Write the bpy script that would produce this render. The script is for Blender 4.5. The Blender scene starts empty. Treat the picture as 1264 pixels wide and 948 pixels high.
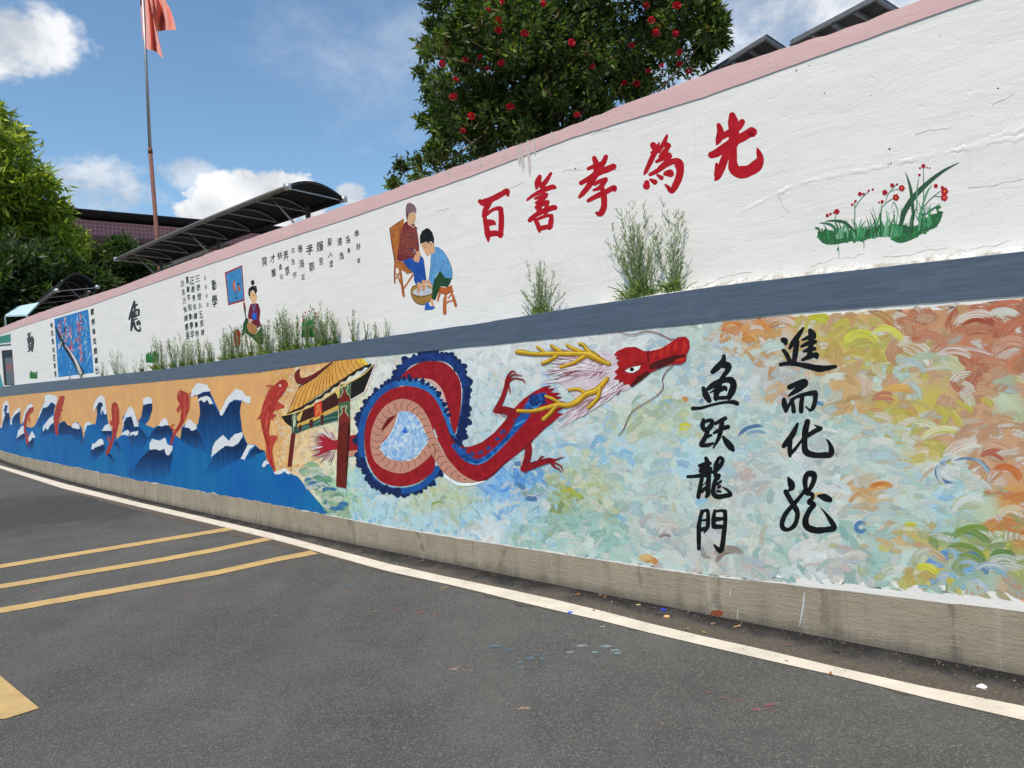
import bpy, bmesh, math, random
import numpy as np
from mathutils import Vector, Matrix, geometry, noise as mnoise
random.seed(7); rng = np.random.default_rng(11)
SC = bpy.context.scene
COL = SC.collection

# ------------------------------------------------------------------ camera
F, CX, CY, EYE = 880.0, 632.0, 474.0, 1.55
ROLL, PITCH = -0.065, math.atan(-15/880.0)
_f = np.array([0, math.cos(PITCH), math.sin(PITCH)]); _r = np.array([1., 0, 0]); _u = np.cross(_r, _f)
_c, _s = math.cos(ROLL), math.sin(ROLL)
CR = _c*_r + _s*_u; CU = _c*_u - _s*_r; CF = _f
cam_d = bpy.data.cameras.new('camera'); cam = bpy.data.objects.new('camera', cam_d); COL.objects.link(cam)
cam_d.sensor_width = 36; cam_d.lens = 36*F/1264.0; cam_d.clip_start = 0.05; cam_d.clip_end = 3000
M = Matrix((tuple(CR)+(0,), tuple(CU)+(0,), tuple(-CF)+(0,), (0, 0, 0, 1))).transposed()
M.translation = (0, 0, EYE); cam.matrix_world = M
SC.camera = cam

# ------------------------------------------------------------------ light
SUN_EL, SUN_AZ = 63.0, 204.0       # azimuth measured clockwise from +Y (compass style), direction the sun stands in
SKY_STR = 0.13
SC.view_settings.view_transform = 'Standard'; SC.view_settings.look = 'None'
SC.view_settings.exposure = 0.2; SC.view_settings.gamma = 1.0
sun_d = bpy.data.lights.new('sun', 'SUN'); sun_d.energy = 4.3; sun_d.angle = math.radians(0.53); sun_d.color = (1, 0.91, 0.79)
sun = bpy.data.objects.new('sun', sun_d); COL.objects.link(sun)
_a, _e = math.radians(SUN_AZ), math.radians(SUN_EL)
sdir = Vector((math.sin(_a)*math.cos(_e), math.cos(_a)*math.cos(_e), math.sin(_e)))
sun.rotation_euler = sdir.to_track_quat('Z', 'Y').to_euler(); sun.location = (0, 0, 30)

def ray(x, y): return F*CF + CR*(x-CX) - CU*(y-CY)
def project(p):
    q = np.asarray(p, float) - np.array([0, 0, EYE]); z = q @ CF
    return CX + F*(q @ CR)/z, CY - F*(q @ CU)/z

world = bpy.data.worlds.new('World'); SC.world = world; world.use_nodes = True
def build_world():
    nt = world.node_tree; N = nt.nodes; L = nt.links; N.clear()
    out = N.new('ShaderNodeOutputWorld'); bg = N.new('ShaderNodeBackground'); bg.inputs[1].default_value = SKY_STR
    sky = N.new('ShaderNodeTexSky'); sky.sky_type = 'NISHITA'; sky.sun_disc = False
    sky.sun_elevation = _e; sky.sun_rotation = _a; sky.air_density = 1.0; sky.dust_density = 0.6; sky.ozone_density = 1.6
    tc = N.new('ShaderNodeTexCoord'); sep = N.new('ShaderNodeSeparateXYZ'); L.new(tc.outputs['Generated'], sep.inputs[0])
    def mth(op, a, b=None, c=None):
        n = N.new('ShaderNodeMath'); n.operation = op
        for i, v in enumerate((a, b, c)):
            if v is None: continue
            if isinstance(v, (int, float)): n.inputs[i].default_value = v
            else: L.new(v, n.inputs[i])
        return n.outputs[0]
    az = mth('ARCTAN2', sep.outputs[0], sep.outputs[1]); el = mth('ARCSINE', sep.outputs[2])
    def nz(scale, det, rough, dist=0.0):
        mp = N.new('ShaderNodeMapping'); mp.inputs['Scale'].default_value = (1, 1, 1.5); L.new(tc.outputs['Generated'], mp.inputs[0])
        n = N.new('ShaderNodeTexNoise'); n.inputs['Scale'].default_value = scale; n.inputs['Detail'].default_value = det
        n.inputs['Roughness'].default_value = rough; n.inputs['Distortion'].default_value = dist
        L.new(mp.outputs[0], n.inputs['Vector']); return n.outputs[0]
    n1 = nz(9, 9, .6, .3); n2 = nz(28, 6, .6); n3 = nz(3.2, 7, .55, .4); n4 = nz(75, 5, .65)
    puff = mth('ADD', mth('MULTIPLY', mth('SUBTRACT', n1, .5), 5.0), mth('ADD', mth('MULTIPLY', mth('SUBTRACT', n2, .5), 3.2), mth('MULTIPLY', mth('SUBTRACT', n4, .5), 1.6)))
    def smooth(x, a, b):
        n = N.new('ShaderNodeMapRange'); n.interpolation_type = 'SMOOTHSTEP'; n.inputs[1].default_value = a; n.inputs[2].default_value = b
        L.new(x, n.inputs[0]); return n.outputs[0]
    masks = []
    # (photo x, y, half width, half height, amount of puff, softness, opacity)
    for (px, py, rx, ry, pk, soft, op) in [(12, 46, 104, 64, .42, .8, .95), (112, 232, 100, 44, .45, .95, .72), (232, 214, 42, 24, .34, .8, .6),
            (325, 246, 92, 40, .34, .32, 1.0), (258, 262, 46, 20, .25, .4, 1.0), (432, 240, 24, 16, .3, .6, .85),
            (1010, 10, 340, 170, .30, 1.5, .97), (900, -60, 220, 140, .3, 1.5, .8), (480, 60, 200, 150, .35, 2.4, .42)]:
        d0 = ray(px, py); d0 = d0/np.linalg.norm(d0); d1 = ray(px+rx, py); d1 = d1/np.linalg.norm(d1); d2 = ray(px, py-ry); d2 = d2/np.linalg.norm(d2)
        a0 = math.atan2(d0[0], d0[1]); e0 = math.asin(d0[2])
        ra = abs(math.atan2(d1[0], d1[1]) - a0); re = abs(math.asin(d2[2]) - e0)
        da = mth('DIVIDE', mth('SUBTRACT', az, a0), ra); de = mth('DIVIDE', mth('SUBTRACT', el, e0), re)
        rr = mth('ADD', mth('MULTIPLY', da, da), mth('MULTIPLY', de, de))
        v = mth('ADD', mth('SUBTRACT', 1.0, rr), mth('MULTIPLY', puff, pk))
        masks.append(mth('MULTIPLY', smooth(v, 0.0, soft), op))
    # scattered clouds for the rest of the sky (behind and beside the camera)
    yaw_out = smooth(mth('ABSOLUTE', az), .95, 1.5)
    masks.append(mth('MULTIPLY', mth('MULTIPLY', smooth(n3, .5, .68), yaw_out), .8))
    m = masks[0]
    for k in masks[1:]: m = mth('MAXIMUM', m, k)
    fade = smooth(el, -.02, .06); m = mth('MULTIPLY', m, fade)
    cc = N.new('ShaderNodeMix'); cc.data_type = 'RGBA'
    L.new(smooth(n1, .33, .62), cc.inputs[0]); cc.inputs[6].default_value = (3.9, 4.2, 4.6, 1); cc.inputs[7].default_value = (6.7, 6.75, 6.8, 1)
    tint = N.new('ShaderNodeMix'); tint.data_type = 'RGBA'; tint.blend_type = 'MULTIPLY'; tint.inputs[0].default_value = 1
    L.new(sky.outputs[0], tint.inputs[6]); tint.inputs[7].default_value = SKY_TINT
    mx = N.new('ShaderNodeMix'); mx.data_type = 'RGBA'; L.new(m, mx.inputs[0]); L.new(tint.outputs[2], mx.inputs[6]); L.new(cc.outputs[2], mx.inputs[7])
    L.new(mx.outputs[2], bg.inputs[0]); L.new(bg.outputs[0], out.inputs[0])
SKY_TINT = (.92, 1.08, 1.10, 1)
build_world()

# ------------------------------------------------------------------ helpers
def lin(h):
    h = h.lstrip('#'); c = [int(h[i:i+2], 16)/255 for i in (0, 2, 4)]
    return tuple(v/12.92 if v <= .04045 else ((v+.055)/1.055)**2.4 for v in c)
PK = 1.0
LS = .25e-3      # thickness of one level of paint
def alb(h, k=None):
    c = lin(h); k = PK if k is None else k
    return tuple(min(.86, v*k) for v in c)
def tag(o, label=None, cat=None, group=None, kind=None):
    if label: o['label'] = label
    if cat: o['category'] = cat
    if group: o['group'] = group
    if kind: o['kind'] = kind
    return o
def empty(name, loc=(0, 0, 0), rz=0, label=None, cat=None, group=None):
    o = bpy.data.objects.new(name, None); COL.objects.link(o); o.location = loc; o.rotation_euler = (0, 0, rz)
    o.empty_display_size = .1
    return tag(o, label, cat, group)
def mk(name, V, Fc, mat, parent=None, uv=None, col=None, smooth=False, kind=None):
    me = bpy.data.meshes.new(name)
    if isinstance(V, np.ndarray) and isinstance(Fc, np.ndarray):
        me.vertices.add(len(V)); me.vertices.foreach_set('co', V.astype(np.float32).ravel())
        k = Fc.shape[1]; me.loops.add(Fc.size); me.loops.foreach_set('vertex_index', Fc.astype(np.int32).ravel())
        me.polygons.add(len(Fc)); me.polygons.foreach_set('loop_start', np.arange(0, Fc.size, k, dtype=np.int32))
        me.polygons.foreach_set('loop_total', np.full(len(Fc), k, dtype=np.int32)); me.update(calc_edges=True)
    else:
        me.from_pydata([tuple(map(float, v)) for v in V], [], [tuple(map(int, q)) for q in Fc]); me.update()
    if uv is not None:
        ul = me.uv_layers.new(name='UVMap'); idx = np.empty(len(me.loops), dtype=np.int32); me.loops.foreach_get('vertex_index', idx)
        ul.data.foreach_set('uv', np.asarray(uv, dtype=np.float32)[idx].ravel())
    if col is not None:
        ca = me.color_attributes.new('Col', 'FLOAT_COLOR', 'POINT'); c = np.asarray(col, dtype=np.float32)
        if c.shape[1] == 3: c = np.c_[c, np.ones(len(c))]
        ca.data.foreach_set('color', c.astype(np.float32).ravel())
    if smooth: me.polygons.foreach_set('use_smooth', np.ones(len(me.polygons), dtype=bool))
    if mat is not None: me.materials.append(mat)
    o = bpy.data.objects.new(name, me); COL.objects.link(o)
    if parent is not None: o.parent = parent
    if kind: o['kind'] = kind
    return o
class MB:
    """collects simple solids into one mesh"""
    def __init__(s): s.V = []; s.F = []
    def add(s, V, Fc):
        b = len(s.V); s.V += [tuple(v) for v in V]; s.F += [tuple(i+b for i in f) for f in Fc]; return s
    def box8(s, P):  # bottom 4 then top 4
        return s.add(P, [(0, 3, 2, 1), (4, 5, 6, 7), (0, 1, 5, 4), (1, 2, 6, 5), (2, 3, 7, 6), (3, 0, 4, 7)])
    def tube(s, pts, r, n=8, cap=True):
        pts = [Vector(p) for p in pts]; rs = r if isinstance(r, (list, tuple)) else [r]*len(pts); V = []; Fc = []
        for i, p in enumerate(pts):
            t = (pts[min(i+1, len(pts)-1)] - pts[max(i-1, 0)]).normalized()
            a = t.orthogonal().normalized() if abs(t.z) < .9 else Vector((1, 0, 0)).cross(t).normalized()
            if abs(t.z) < .9: a = Vector((0, 0, 1)).cross(t).normalized()
            b = t.cross(a)
            for k in range(n):
                an = 2*math.pi*k/n; V.append(p + (a*math.cos(an)+b*math.sin(an))*rs[i])
        for i in range(len(pts)-1):
            for k in range(n): Fc.append((i*n+k, i*n+(k+1) % n, (i+1)*n+(k+1) % n, (i+1)*n+k))
        if cap: Fc.append(tuple(range(n-1, -1, -1))); Fc.append(tuple((len(pts)-1)*n+k for k in range(n)))
        return s.add(V, Fc)
    def bar(s, a, b, w, h):
        a = Vector(a); b = Vector(b); t = (b-a).normalized(); x = Vector((0, 0, 1)).cross(t)
        x = x.normalized() if x.length > .05 else Vector((1, 0, 0)); y = t.cross(x).normalized()
        P = [p + x*sx*w/2 + y*sy*h/2 for p in (a, b) for sx, sy in ((-1, -1), (1, -1), (1, 1), (-1, 1))]
        return s.box8(P)
    def build(s, name, mat, parent=None, smooth=False, kind=None): return mk(name, s.V, s.F, mat, parent, smooth=smooth, kind=kind)

# ---- materials
def newmat(name):
    m = bpy.data.materials.new(name); m.use_nodes = True; nt = m.node_tree; nt.nodes.clear()
    o = nt.nodes.new('ShaderNodeOutputMaterial'); b = nt.nodes.new('ShaderNodeBsdfPrincipled'); nt.links.new(b.outputs[0], o.inputs[0])
    return m, nt, b
class NG:
    def __init__(s, nt): s.nt = nt; s.N = nt.nodes; s.L = nt.links
    def coord(s, kind='Object', scale=(1, 1, 1), rot=(0, 0, 0)):
        tc = s.N.new('ShaderNodeTexCoord'); mp = s.N.new('ShaderNodeMapping'); mp.inputs['Scale'].default_value = scale; mp.inputs['Rotation'].default_value = rot
        s.L.new(tc.outputs[kind], mp.inputs[0]); return mp.outputs[0]
    def noise(s, vec, scale, det=4, rough=.55, dist=0, color=False):
        n = s.N.new('ShaderNodeTexNoise'); n.inputs['Scale'].default_value = scale; n.inputs['Detail'].default_value = det
        n.inputs['Roughness'].default_value = rough; n.inputs['Distortion'].default_value = dist; s.L.new(vec, n.inputs['Vector'])
        return n.outputs[1 if color else 0]
    def vor(s, vec, scale, feature='F1', out=0):
        n = s.N.new('ShaderNodeTexVoronoi'); n.inputs['Scale'].default_value = scale; n.feature = feature; s.L.new(vec, n.inputs['Vector']); return n.outputs[out]
    def rng(s, x, a, b, c=0., d=1., smooth=False):
        n = s.N.new('ShaderNodeMapRange'); n.inputs[1].default_value = a; n.inputs[2].default_value = b; n.inputs[3].default_value = c; n.inputs[4].default_value = d
        if smooth: n.interpolation_type = 'SMOOTHSTEP'
        s.L.new(x, n.inputs[0]); return n.outputs[0]
    def m(s, op, a, b=None):
        n = s.N.new('ShaderNodeMath'); n.operation = op
        for i, v in enumerate((a, b)):
            if v is None: continue
            if isinstance(v, (int, float)): n.inputs[i].default_value = v
            else: s.L.new(v, n.inputs[i])
        return n.outputs[0]
    def mix(s, f, a, b, mode='MIX'):
        n = s.N.new('ShaderNodeMix'); n.data_type = 'RGBA'; n.blend_type = mode
        for i, v in ((0, f), (6, a), (7, b)):
            if isinstance(v, (int, float)): n.inputs[i].default_value = v
            elif isinstance(v, tuple): n.inputs[i].default_value = v if len(v) == 4 else v+(1,)
            else: s.L.new(v, n.inputs[i])
        return n.outputs[2]
    def bump(s, b, h, strength=.3, dist=.01, normal=None):
        n = s.N.new('ShaderNodeBump'); n.inputs['Strength'].default_value = strength; n.inputs['Distance'].default_value = dist
        s.L.new(h, n.inputs['Height'])
        if normal is not None: s.L.new(normal, n.inputs['Normal'])
        s.L.new(n.outputs[0], b.inputs['Normal']); return n.outputs[0]
    def attr(s, name='Col'):
        n = s.N.new('ShaderNodeAttribute'); n.attribute_name = name; return n.outputs[0]
_pc = {}
def paint_mat(h, var=.12, rough=.6, other=None, streak=(1, 1, 1), k=None):
    key = (h, var, rough, other, streak, k)
    if key in _pc: return _pc[key]
    m, nt, b = newmat('paint_'+h.strip('#')); g = NG(nt); c = alb(h, k)
    v = g.coord('UV', streak)
    n = g.noise(v, 14, 5, .65); n2 = g.noise(v, 90, 3, .6)
    lo = tuple(x*(1-var*1.6) for x in c) if other is None else alb(other, k); hi = tuple(min(.88, x*(1+var)+.006) for x in c)
    col = g.mix(g.rng(n, .3, .7), lo, hi)
    col = g.mix(g.m('MULTIPLY', g.rng(n2, .62, .75), .25), col, tuple(min(.85, x*1.5+.03) for x in c))
    g.L.new(col, b.inputs['Base Color']); b.inputs['Roughness'].default_value = rough; b.inputs['Specular IOR Level'].default_value = .14
    g.bump(b, g.m('ADD', n, g.m('MULTIPLY', n2, .4)), .35, .004)
    _pc[key] = m; return m
def vcol_mat(name, rough=.6, bump=.4, scale=120, spec=None):
    m, nt, b = newmat(name); g = NG(nt); v = g.coord('UV'); n = g.noise(v, scale, 4, .65)
    c = g.attr(); col = g.mix(g.rng(n, .25, .75), g.mix(1.0, c, (.86, .86, .86), 'MULTIPLY'), c)
    g.L.new(col, b.inputs['Base Color']); b.inputs['Roughness'].default_value = rough; g.bump(b, n, bump, .003)
    if spec is not None: b.inputs['Specular IOR Level'].default_value = spec
    return m
def plain(name, c, rough=.6, metal=0., nscale=20, var=.15, bump=.1, coord='Object'):
    m, nt, b = newmat(name); g = NG(nt); v = g.coord(coord); n = g.noise(v, nscale, 5, .6)
    lo = tuple(x*(1-var) for x in c); hi = tuple(min(.9, x*(1+var)) for x in c)
    g.L.new(g.mix(g.rng(n, .3, .7), lo, hi), b.inputs['Base Color']); b.inputs['Roughness'].default_value = rough; b.inputs['Metallic'].default_value = metal
    if bump: g.bump(b, n, bump, .01)
    return m

# ------------------------------------------------------------------ wall plan curve (from the foot of the wall on level ground)
BASE = [(0, 569), (96, 593), (162, 609), (205, 620), (319, 648), (400, 668), (480, 686), (549, 703), (655, 725), (723, 741), (860, 759), (960, 770), (1070, 787), (1264, 812)]
def ground(x, y, z=0.0):
    d = ray(x, y); t = (z-EYE)/d[2]; return np.array([0, 0, EYE]) + d*t
_P = np.array([ground(*p)[:2] for p in BASE]); _A = _P[-1]; _D = (_P[0]-_A)/np.linalg.norm(_P[0]-_A); _Nn = np.array([-_D[1], _D[0]])
if _Nn @ (np.array([0, 0])-_A) < 0: _Nn = -_Nn
_uu, _vv = (_P-_A) @ _D, (_P-_A) @ _Nn
_cf = np.polyfit(_uu, _vv, 2); UMAX = _uu.max()
def _plan(s):
    s = np.asarray(s, float); sc = np.clip(s, -1.5, UMAX+1)
    v = np.polyval(_cf, sc) + np.polyval(np.polyder(_cf), sc)*(s-sc); return v
_us = np.linspace(-12, 70, 8201); _pts = _A + _us[:, None]*_D + _plan(_us)[:, None]*_Nn
_tg = np.gradient(_pts, axis=0); _tg /= np.linalg.norm(_tg, axis=1)[:, None]; _nm = np.c_[-_tg[:, 1], _tg[:, 0]]
if _nm[4000] @ _Nn < 0: _nm = -_nm
def S(u, z, off=0.0):
    u = np.asarray(u, float); off = np.asarray(off, float)
    x = np.interp(u, _us, _pts[:, 0]) + np.interp(u, _us, _nm[:, 0])*off
    y = np.interp(u, _us, _pts[:, 1]) + np.interp(u, _us, _nm[:, 1])*off
    return np.stack([x, y, np.broadcast_to(np.asarray(z, float), x.shape)], -1)
_wc = {}
def W(x, y, off=0.0):
    """photo pixel -> (u, z) on the vertical wall surface at that offset (positive: towards the road)"""
    if off not in _wc:
        q = _pts + _nm*off; az = np.arctan2(q[:, 0], q[:, 1]); ok = q[:, 1] > .2; o = np.argsort(az[ok]); _wc[off] = (az[ok][o], _us[ok][o])
    az, us = _wc[off]; x = np.asarray(x, float); y = np.asarray(y, float)
    d = F*CF[None] + CR[None]*(x.ravel()[:, None]-CX) - CU[None]*(y.ravel()[:, None]-CY)
    u = np.interp(np.arctan2(d[:, 0], d[:, 1]), az, us); p = S(u, 0, off)
    hd = np.hypot(p[:, 0], p[:, 1]); z = EYE + d[:, 2]/np.hypot(d[:, 0], d[:, 1])*hd
    return u.reshape(x.shape), z.reshape(x.shape)
UP = -.10        # the upper wall stands 10 cm back from the lower one
def level_line(pts, off=0.0, deg=4):
    a = np.array(pts, float); u, z = W(a[:, 0], a[:, 1], off); o = np.argsort(u); u = u[o]; z = z[o]
    return lambda q: np.interp(q, u, z)
L_BT = level_line([(0, 477.5), (130, 463.7), (200, 456), (480, 415), (600, 398), (706, 380), (880, 354), (980, 342), (1264, 310.4)])
L_BB = level_line([(0, 489.7), (200, 470), (320, 459), (420, 444), (600, 426), (700, 416), (880, 396.6), (980, 386), (1264, 364)])
L_PL = level_line([(0, 556), (95, 577), (162, 591), (320, 619), (480, 651), (640, 676), (822, 704), (880, 712), (960, 720), (1264, 755)])
L_TOP = level_line([(0, 405), (70, 378.6), (145, 355), (287, 302), (450, 245), (466.6, 240), (683, 163), (860, 95), (920, 74), (1029, 40), (1138, 0)], UP)
L_PK = level_line([(0, 413), (109, 378), (310, 309), (429, 270), (516, 240), (580, 218), (706, 170), (869, 120), (1205, 0)], UP)
GRID = .1

def catmull(P, closed=False, n=5):
    P = np.asarray(P, float); m = len(P)
    if m < 3: return P
    out = []
    rngi = range(m) if closed else range(m-1)
    for i in rngi:
        if closed: p0, p1, p2, p3 = P[(i-1) % m], P[i], P[(i+1) % m], P[(i+2) % m]
        else: p0, p1, p2, p3 = P[max(i-1, 0)], P[i], P[i+1], P[min(i+2, m-1)]
        for t in np.linspace(0, 1, n, endpoint=False):
            out.append(.5*((2*p1)+(-p0+p2)*t+(2*p0-5*p1+4*p2-p3)*t*t+(-p0+3*p1-3*p2+p3)*t**3))
    if not closed: out.append(P[-1])
    return np.array(out)
def crop(x0, y0, s):
    def f(pts):
        a = np.array(pts, float); a[:, 0] = x0 + a[:, 0]/s; a[:, 1] = y0 + a[:, 1]/s
        if a.shape[1] > 2: a[:, 2] /= s
        return a
    return f
def ribbon(pts, n=5, rag=0.0):
    """variable width brush stroke (x, y, full width) -> outline polygon with round ends"""
    P = catmull(pts, False, n) if len(pts) > 2 else np.asarray(pts, float)
    if len(P) == 2: P = np.array([P[0]*(1-t)+P[1]*t for t in np.linspace(0, 1, 4)])
    x, y, w = P[:, 0], P[:, 1], np.maximum(P[:, 2], .05)/2
    dx = np.gradient(x); dy = np.gradient(y); l = np.hypot(dx, dy)+1e-9; nx, ny = -dy/l, dx/l
    if rag: w = w*(1+rag*np.array([mnoise.noise((a*.13, b*.13, 3.)) for a, b in zip(x, y)]))
    Lf = np.c_[x+nx*w, y+ny*w]; Rt = np.c_[x-nx*w, y-ny*w]
    V = []; Fc = []
    for i in range(len(P)): V += [Lf[i], Rt[i]]
    for i in range(len(P)-1): Fc.append((2*i, 2*i+1, 2*i+3, 2*i+2))
    for e in (0, len(P)-1):
        if w[e] < .12: continue
        a0 = math.atan2(ny[e], nx[e]); sgn = 1 if e == 0 else -1; b = len(V); V.append((x[e], y[e])); K = 6
        for k in range(K+1):
            an = a0 + sgn*math.pi*k/K; V.append((x[e]+math.cos(an)*w[e], y[e]+math.sin(an)*w[e]))
        for k in range(K): Fc.append((b, b+1+k, b+2+k))
    return np.array(V), Fc
def poly(pts, smooth=0, rough=0.0, seed=0):
    P = np.asarray(pts, float)[:, :2]
    if smooth: P = catmull(P, True, smooth)
    if rough:
        Q = []
        for i in range(len(P)):
            a, b = P[i], P[(i+1) % len(P)]; k = max(1, int(np.hypot(*(b-a))/1.5))
            for j in range(k): Q.append(a+(b-a)*j/k)
        P = np.array(Q); P = P + rough*np.array([[mnoise.noise((p[0]*.6, p[1]*.6, seed)), mnoise.noise((p[0]*.6, p[1]*.6, seed+9))] for p in P])
    tri = geometry.tessellate_polygon([[Vector((p[0], p[1], 0)) for p in P]])
    return P, [tuple(t) for t in tri]
def ell(x, y, rx, ry=None, n=12, rot=0):
    ry = rx if ry is None else ry; c, s_ = math.cos(rot), math.sin(rot)
    return [(x+rx*math.cos(a)*c-ry*math.sin(a)*s_, y+rx*math.cos(a)*s_+ry*math.sin(a)*c) for a in np.linspace(0, 2*math.pi, n, endpoint=False)]
_lv = [0]
def wall_paint(name, parent, shapes, mat, level, off=0.0, step=2e-5, kind=None, cut=True, cols=None):
    """shapes: list of (verts in photo px, faces); laid as a thin coat on the wall, level in mm"""
    V = []; Fc = []; O = []; C = []
    for i, (v, f) in enumerate(shapes):
        b = len(V); V += [tuple(p[:2]) for p in v]; Fc += [tuple(k+b for k in q) for q in f]; O += [level*LS + (i % 40)*step*.4]*len(v)
        if cols is not None: C += [cols[i]]*len(v) if isinstance(cols[i], tuple) else [tuple(c) for c in cols[i]]
    a = np.array(V); u, z = W(a[:, 0], a[:, 1], off); O = np.array(O)
    if cut and (u.max()-u.min()) > GRID:
        bm = bmesh.new(); cl = bm.verts.layers.float_color.new('Col') if cols is not None else None; vs = [bm.verts.new((u[i], z[i], O[i])) for i in range(len(u))]
        if cl:
            for i, v_ in enumerate(vs): v_[cl] = tuple(C[i])+(1,)
        for q in Fc:
            try: bm.faces.new([vs[k] for k in q])
            except ValueError: pass
        for g in np.arange(math.floor(u.min()/GRID)*GRID, u.max(), GRID):
            bmesh.ops.bisect_plane(bm, geom=bm.verts[:]+bm.edges[:]+bm.faces[:], dist=1e-6, plane_co=(g, 0, 0), plane_no=(1, 0, 0))
        bm.verts.index_update(); cc = np.array([v.co[:] for v in bm.verts]); C = [tuple(v[cl])[:3] for v in bm.verts] if cl else []; Fc = [tuple(v.index for v in f.verts) for f in bm.faces]; bm.free()
        u, z, O = cc[:, 0], cc[:, 1], cc[:, 2]
    P = S(u, z, off+O)
    return mk(name, P, Fc, mat, parent, uv=np.c_[u, z], col=C if C else None, kind=kind)
# ------------------------------------------------------------------ ground and road
def asphalt():
    m, nt, b = newmat('asphalt'); g = NG(nt); v = g.coord('Object')
    big = g.noise(v, .35, 4, .6); mid = g.noise(v, 2.2, 5, .65); fine = g.noise(v, 95, 3, .7); vo = g.vor(v, 130); vo2 = g.vor(v, 170, out=1)
    c = g.mix(g.rng(mid, .3, .7), (.062, .062, .060), (.088, .088, .084))
    c = g.mix(g.rng(big, .38, .62), g.mix(1.0, c, (.76, .76, .76), 'MULTIPLY'), c)
    sp = g.N.new('ShaderNodeSeparateColor'); g.L.new(vo2, sp.inputs[0])
    c = g.mix(g.m('MULTIPLY', g.rng(sp.outputs[0], .72, .99), .5), c, (.22, .215, .20))
    c = g.mix(g.m('MULTIPLY', g.rng(sp.outputs[1], .7, .95), .55), c, (.028, .028, .027))
    c = g.mix(g.m('MULTIPLY', g.rng(fine, .55, .8), .5), c, (.16, .155, .145))
    # scuffs left by tyres and dusty patches
    st = g.noise(g.coord('Object', (1.1, .16, 1), (0, 0, .75)), 1.4, 4, .6)
    c = g.mix(g.m('MULTIPLY', g.rng(st, .48, .74), .4), c, (.125, .122, .112))
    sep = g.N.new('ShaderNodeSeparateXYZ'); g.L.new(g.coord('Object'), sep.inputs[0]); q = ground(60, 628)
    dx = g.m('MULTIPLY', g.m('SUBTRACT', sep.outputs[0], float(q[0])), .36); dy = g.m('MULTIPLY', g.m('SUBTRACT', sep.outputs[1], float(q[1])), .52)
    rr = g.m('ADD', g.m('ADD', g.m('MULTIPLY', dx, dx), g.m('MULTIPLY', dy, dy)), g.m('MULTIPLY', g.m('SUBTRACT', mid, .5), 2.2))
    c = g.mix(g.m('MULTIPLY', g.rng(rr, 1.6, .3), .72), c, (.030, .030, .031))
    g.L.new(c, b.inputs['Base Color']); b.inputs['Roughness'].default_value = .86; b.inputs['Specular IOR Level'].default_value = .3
    g.bump(b, g.m('ADD', vo, g.m('MULTIPLY', fine, .6)), .7, .004); return m
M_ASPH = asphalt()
gv = [(-400, -400), (400, -400), (400, 600), (-400, 600)]
soil = plain('soil', (.17, .14, .10), .95, nscale=.5, var=.3)
mk('ground', [(x, y, -.06) for x, y in gv], [(0, 1, 2, 3)], soil, kind='structure')
# the road: a sheet from the foot of the wall to its far kerb, following the wall's curve
def strip_flat(name, us, o0, o1, z, mat, kind='structure', parent=None, rows=1, wob=0):
    V = []; UV = []
    for j in range(rows+1):
        o = np.broadcast_to(np.asarray(o0, float), us.shape)*(1-j/rows) + np.broadcast_to(np.asarray(o1, float), us.shape)*j/rows
        V.append(S(us, z, o)); UV.append(np.c_[us, o])
    n = len(us); Fc = [(j*n+i, j*n+i+1, (j+1)*n+i+1, (j+1)*n+i) for j in range(rows) for i in range(n-1)]
    return mk(name, np.concatenate(V), Fc, mat, parent, uv=np.concatenate(UV), kind=kind)
us_r = np.arange(-12, 68, .5)
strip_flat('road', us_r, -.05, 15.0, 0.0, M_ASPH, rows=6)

def road_strip(name, top, bot, mat, z=.004, ext=None, parent=None, **kw):
    """painted line given by its two edges in the photo, laid on the road"""
    top = np.array(top, float); bot = np.array(bot, float); T = np.array([ground(*p, z) for p in top]); B = np.array([ground(*p, z) for p in bot])
    def par(Q, n):
        d = np.r_[0, np.cumsum(np.linalg.norm(np.diff(Q, axis=0), axis=1))]; t = np.linspace(0, d[-1], n); return np.c_[[np.interp(t, d, Q[:, k]) for k in range(3)]].T
    n = 60; T = par(T, n); B = par(B, n)
    if ext:
        for s, i, j in ((ext[0], 0, 1), (ext[1], -1, -2)):
            if s:
                e1 = T[i]+(T[i]-T[j])/np.linalg.norm(T[i]-T[j])*s; e2 = B[i]+(B[i]-B[j])/np.linalg.norm(B[i]-B[j])*s
                T = np.r_[[e1], T] if i == 0 else np.r_[T, [e1]]; B = np.r_[[e2], B] if i == 0 else np.r_[B, [e2]]
    n = len(T); rr = np.random.default_rng(len(name))
    w = rr.normal(0, .0035, (n, 1)); wd = (T-B)/np.linalg.norm(T-B, axis=1)[:, None]; T = T+wd*w; B = B+wd*rr.normal(0, .0035, (n, 1))
    V = np.r_[T, B]; Fc = [(i, i+1, n+i+1, n+i) for i in range(n-1)]
    return mk(name, V, Fc, mat, parent, uv=V[:, :2], **kw)
def roadpaint(name, c, dirt=(.25, .24, .22), worn=.55):
    m, nt, b = newmat(name); g = NG(nt); v = g.coord('UV'); n = g.noise(v, 5, 6, .7); f = g.noise(v, 110, 3, .7)
    col = g.mix(g.rng(n, .35, .72), c, tuple(x*.78 for x in c)); wear = g.m('ADD', f, g.m('MULTIPLY', g.m('SUBTRACT', n, .5), .5)); col = g.mix(g.m('MULTIPLY', g.rng(wear, worn-.02, worn+.13), .8), col, dirt)
    g.L.new(col, b.inputs['Base Color']); b.inputs['Roughness'].default_value = .7; g.bump(b, f, .5, .003); return m
M_WLINE = roadpaint('road_white', (.60, .545, .46), worn=.6); M_YLINE = roadpaint('road_yellow', (.47, .32, .125), dirt=(.2, .17, .12), worn=.57)
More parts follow.
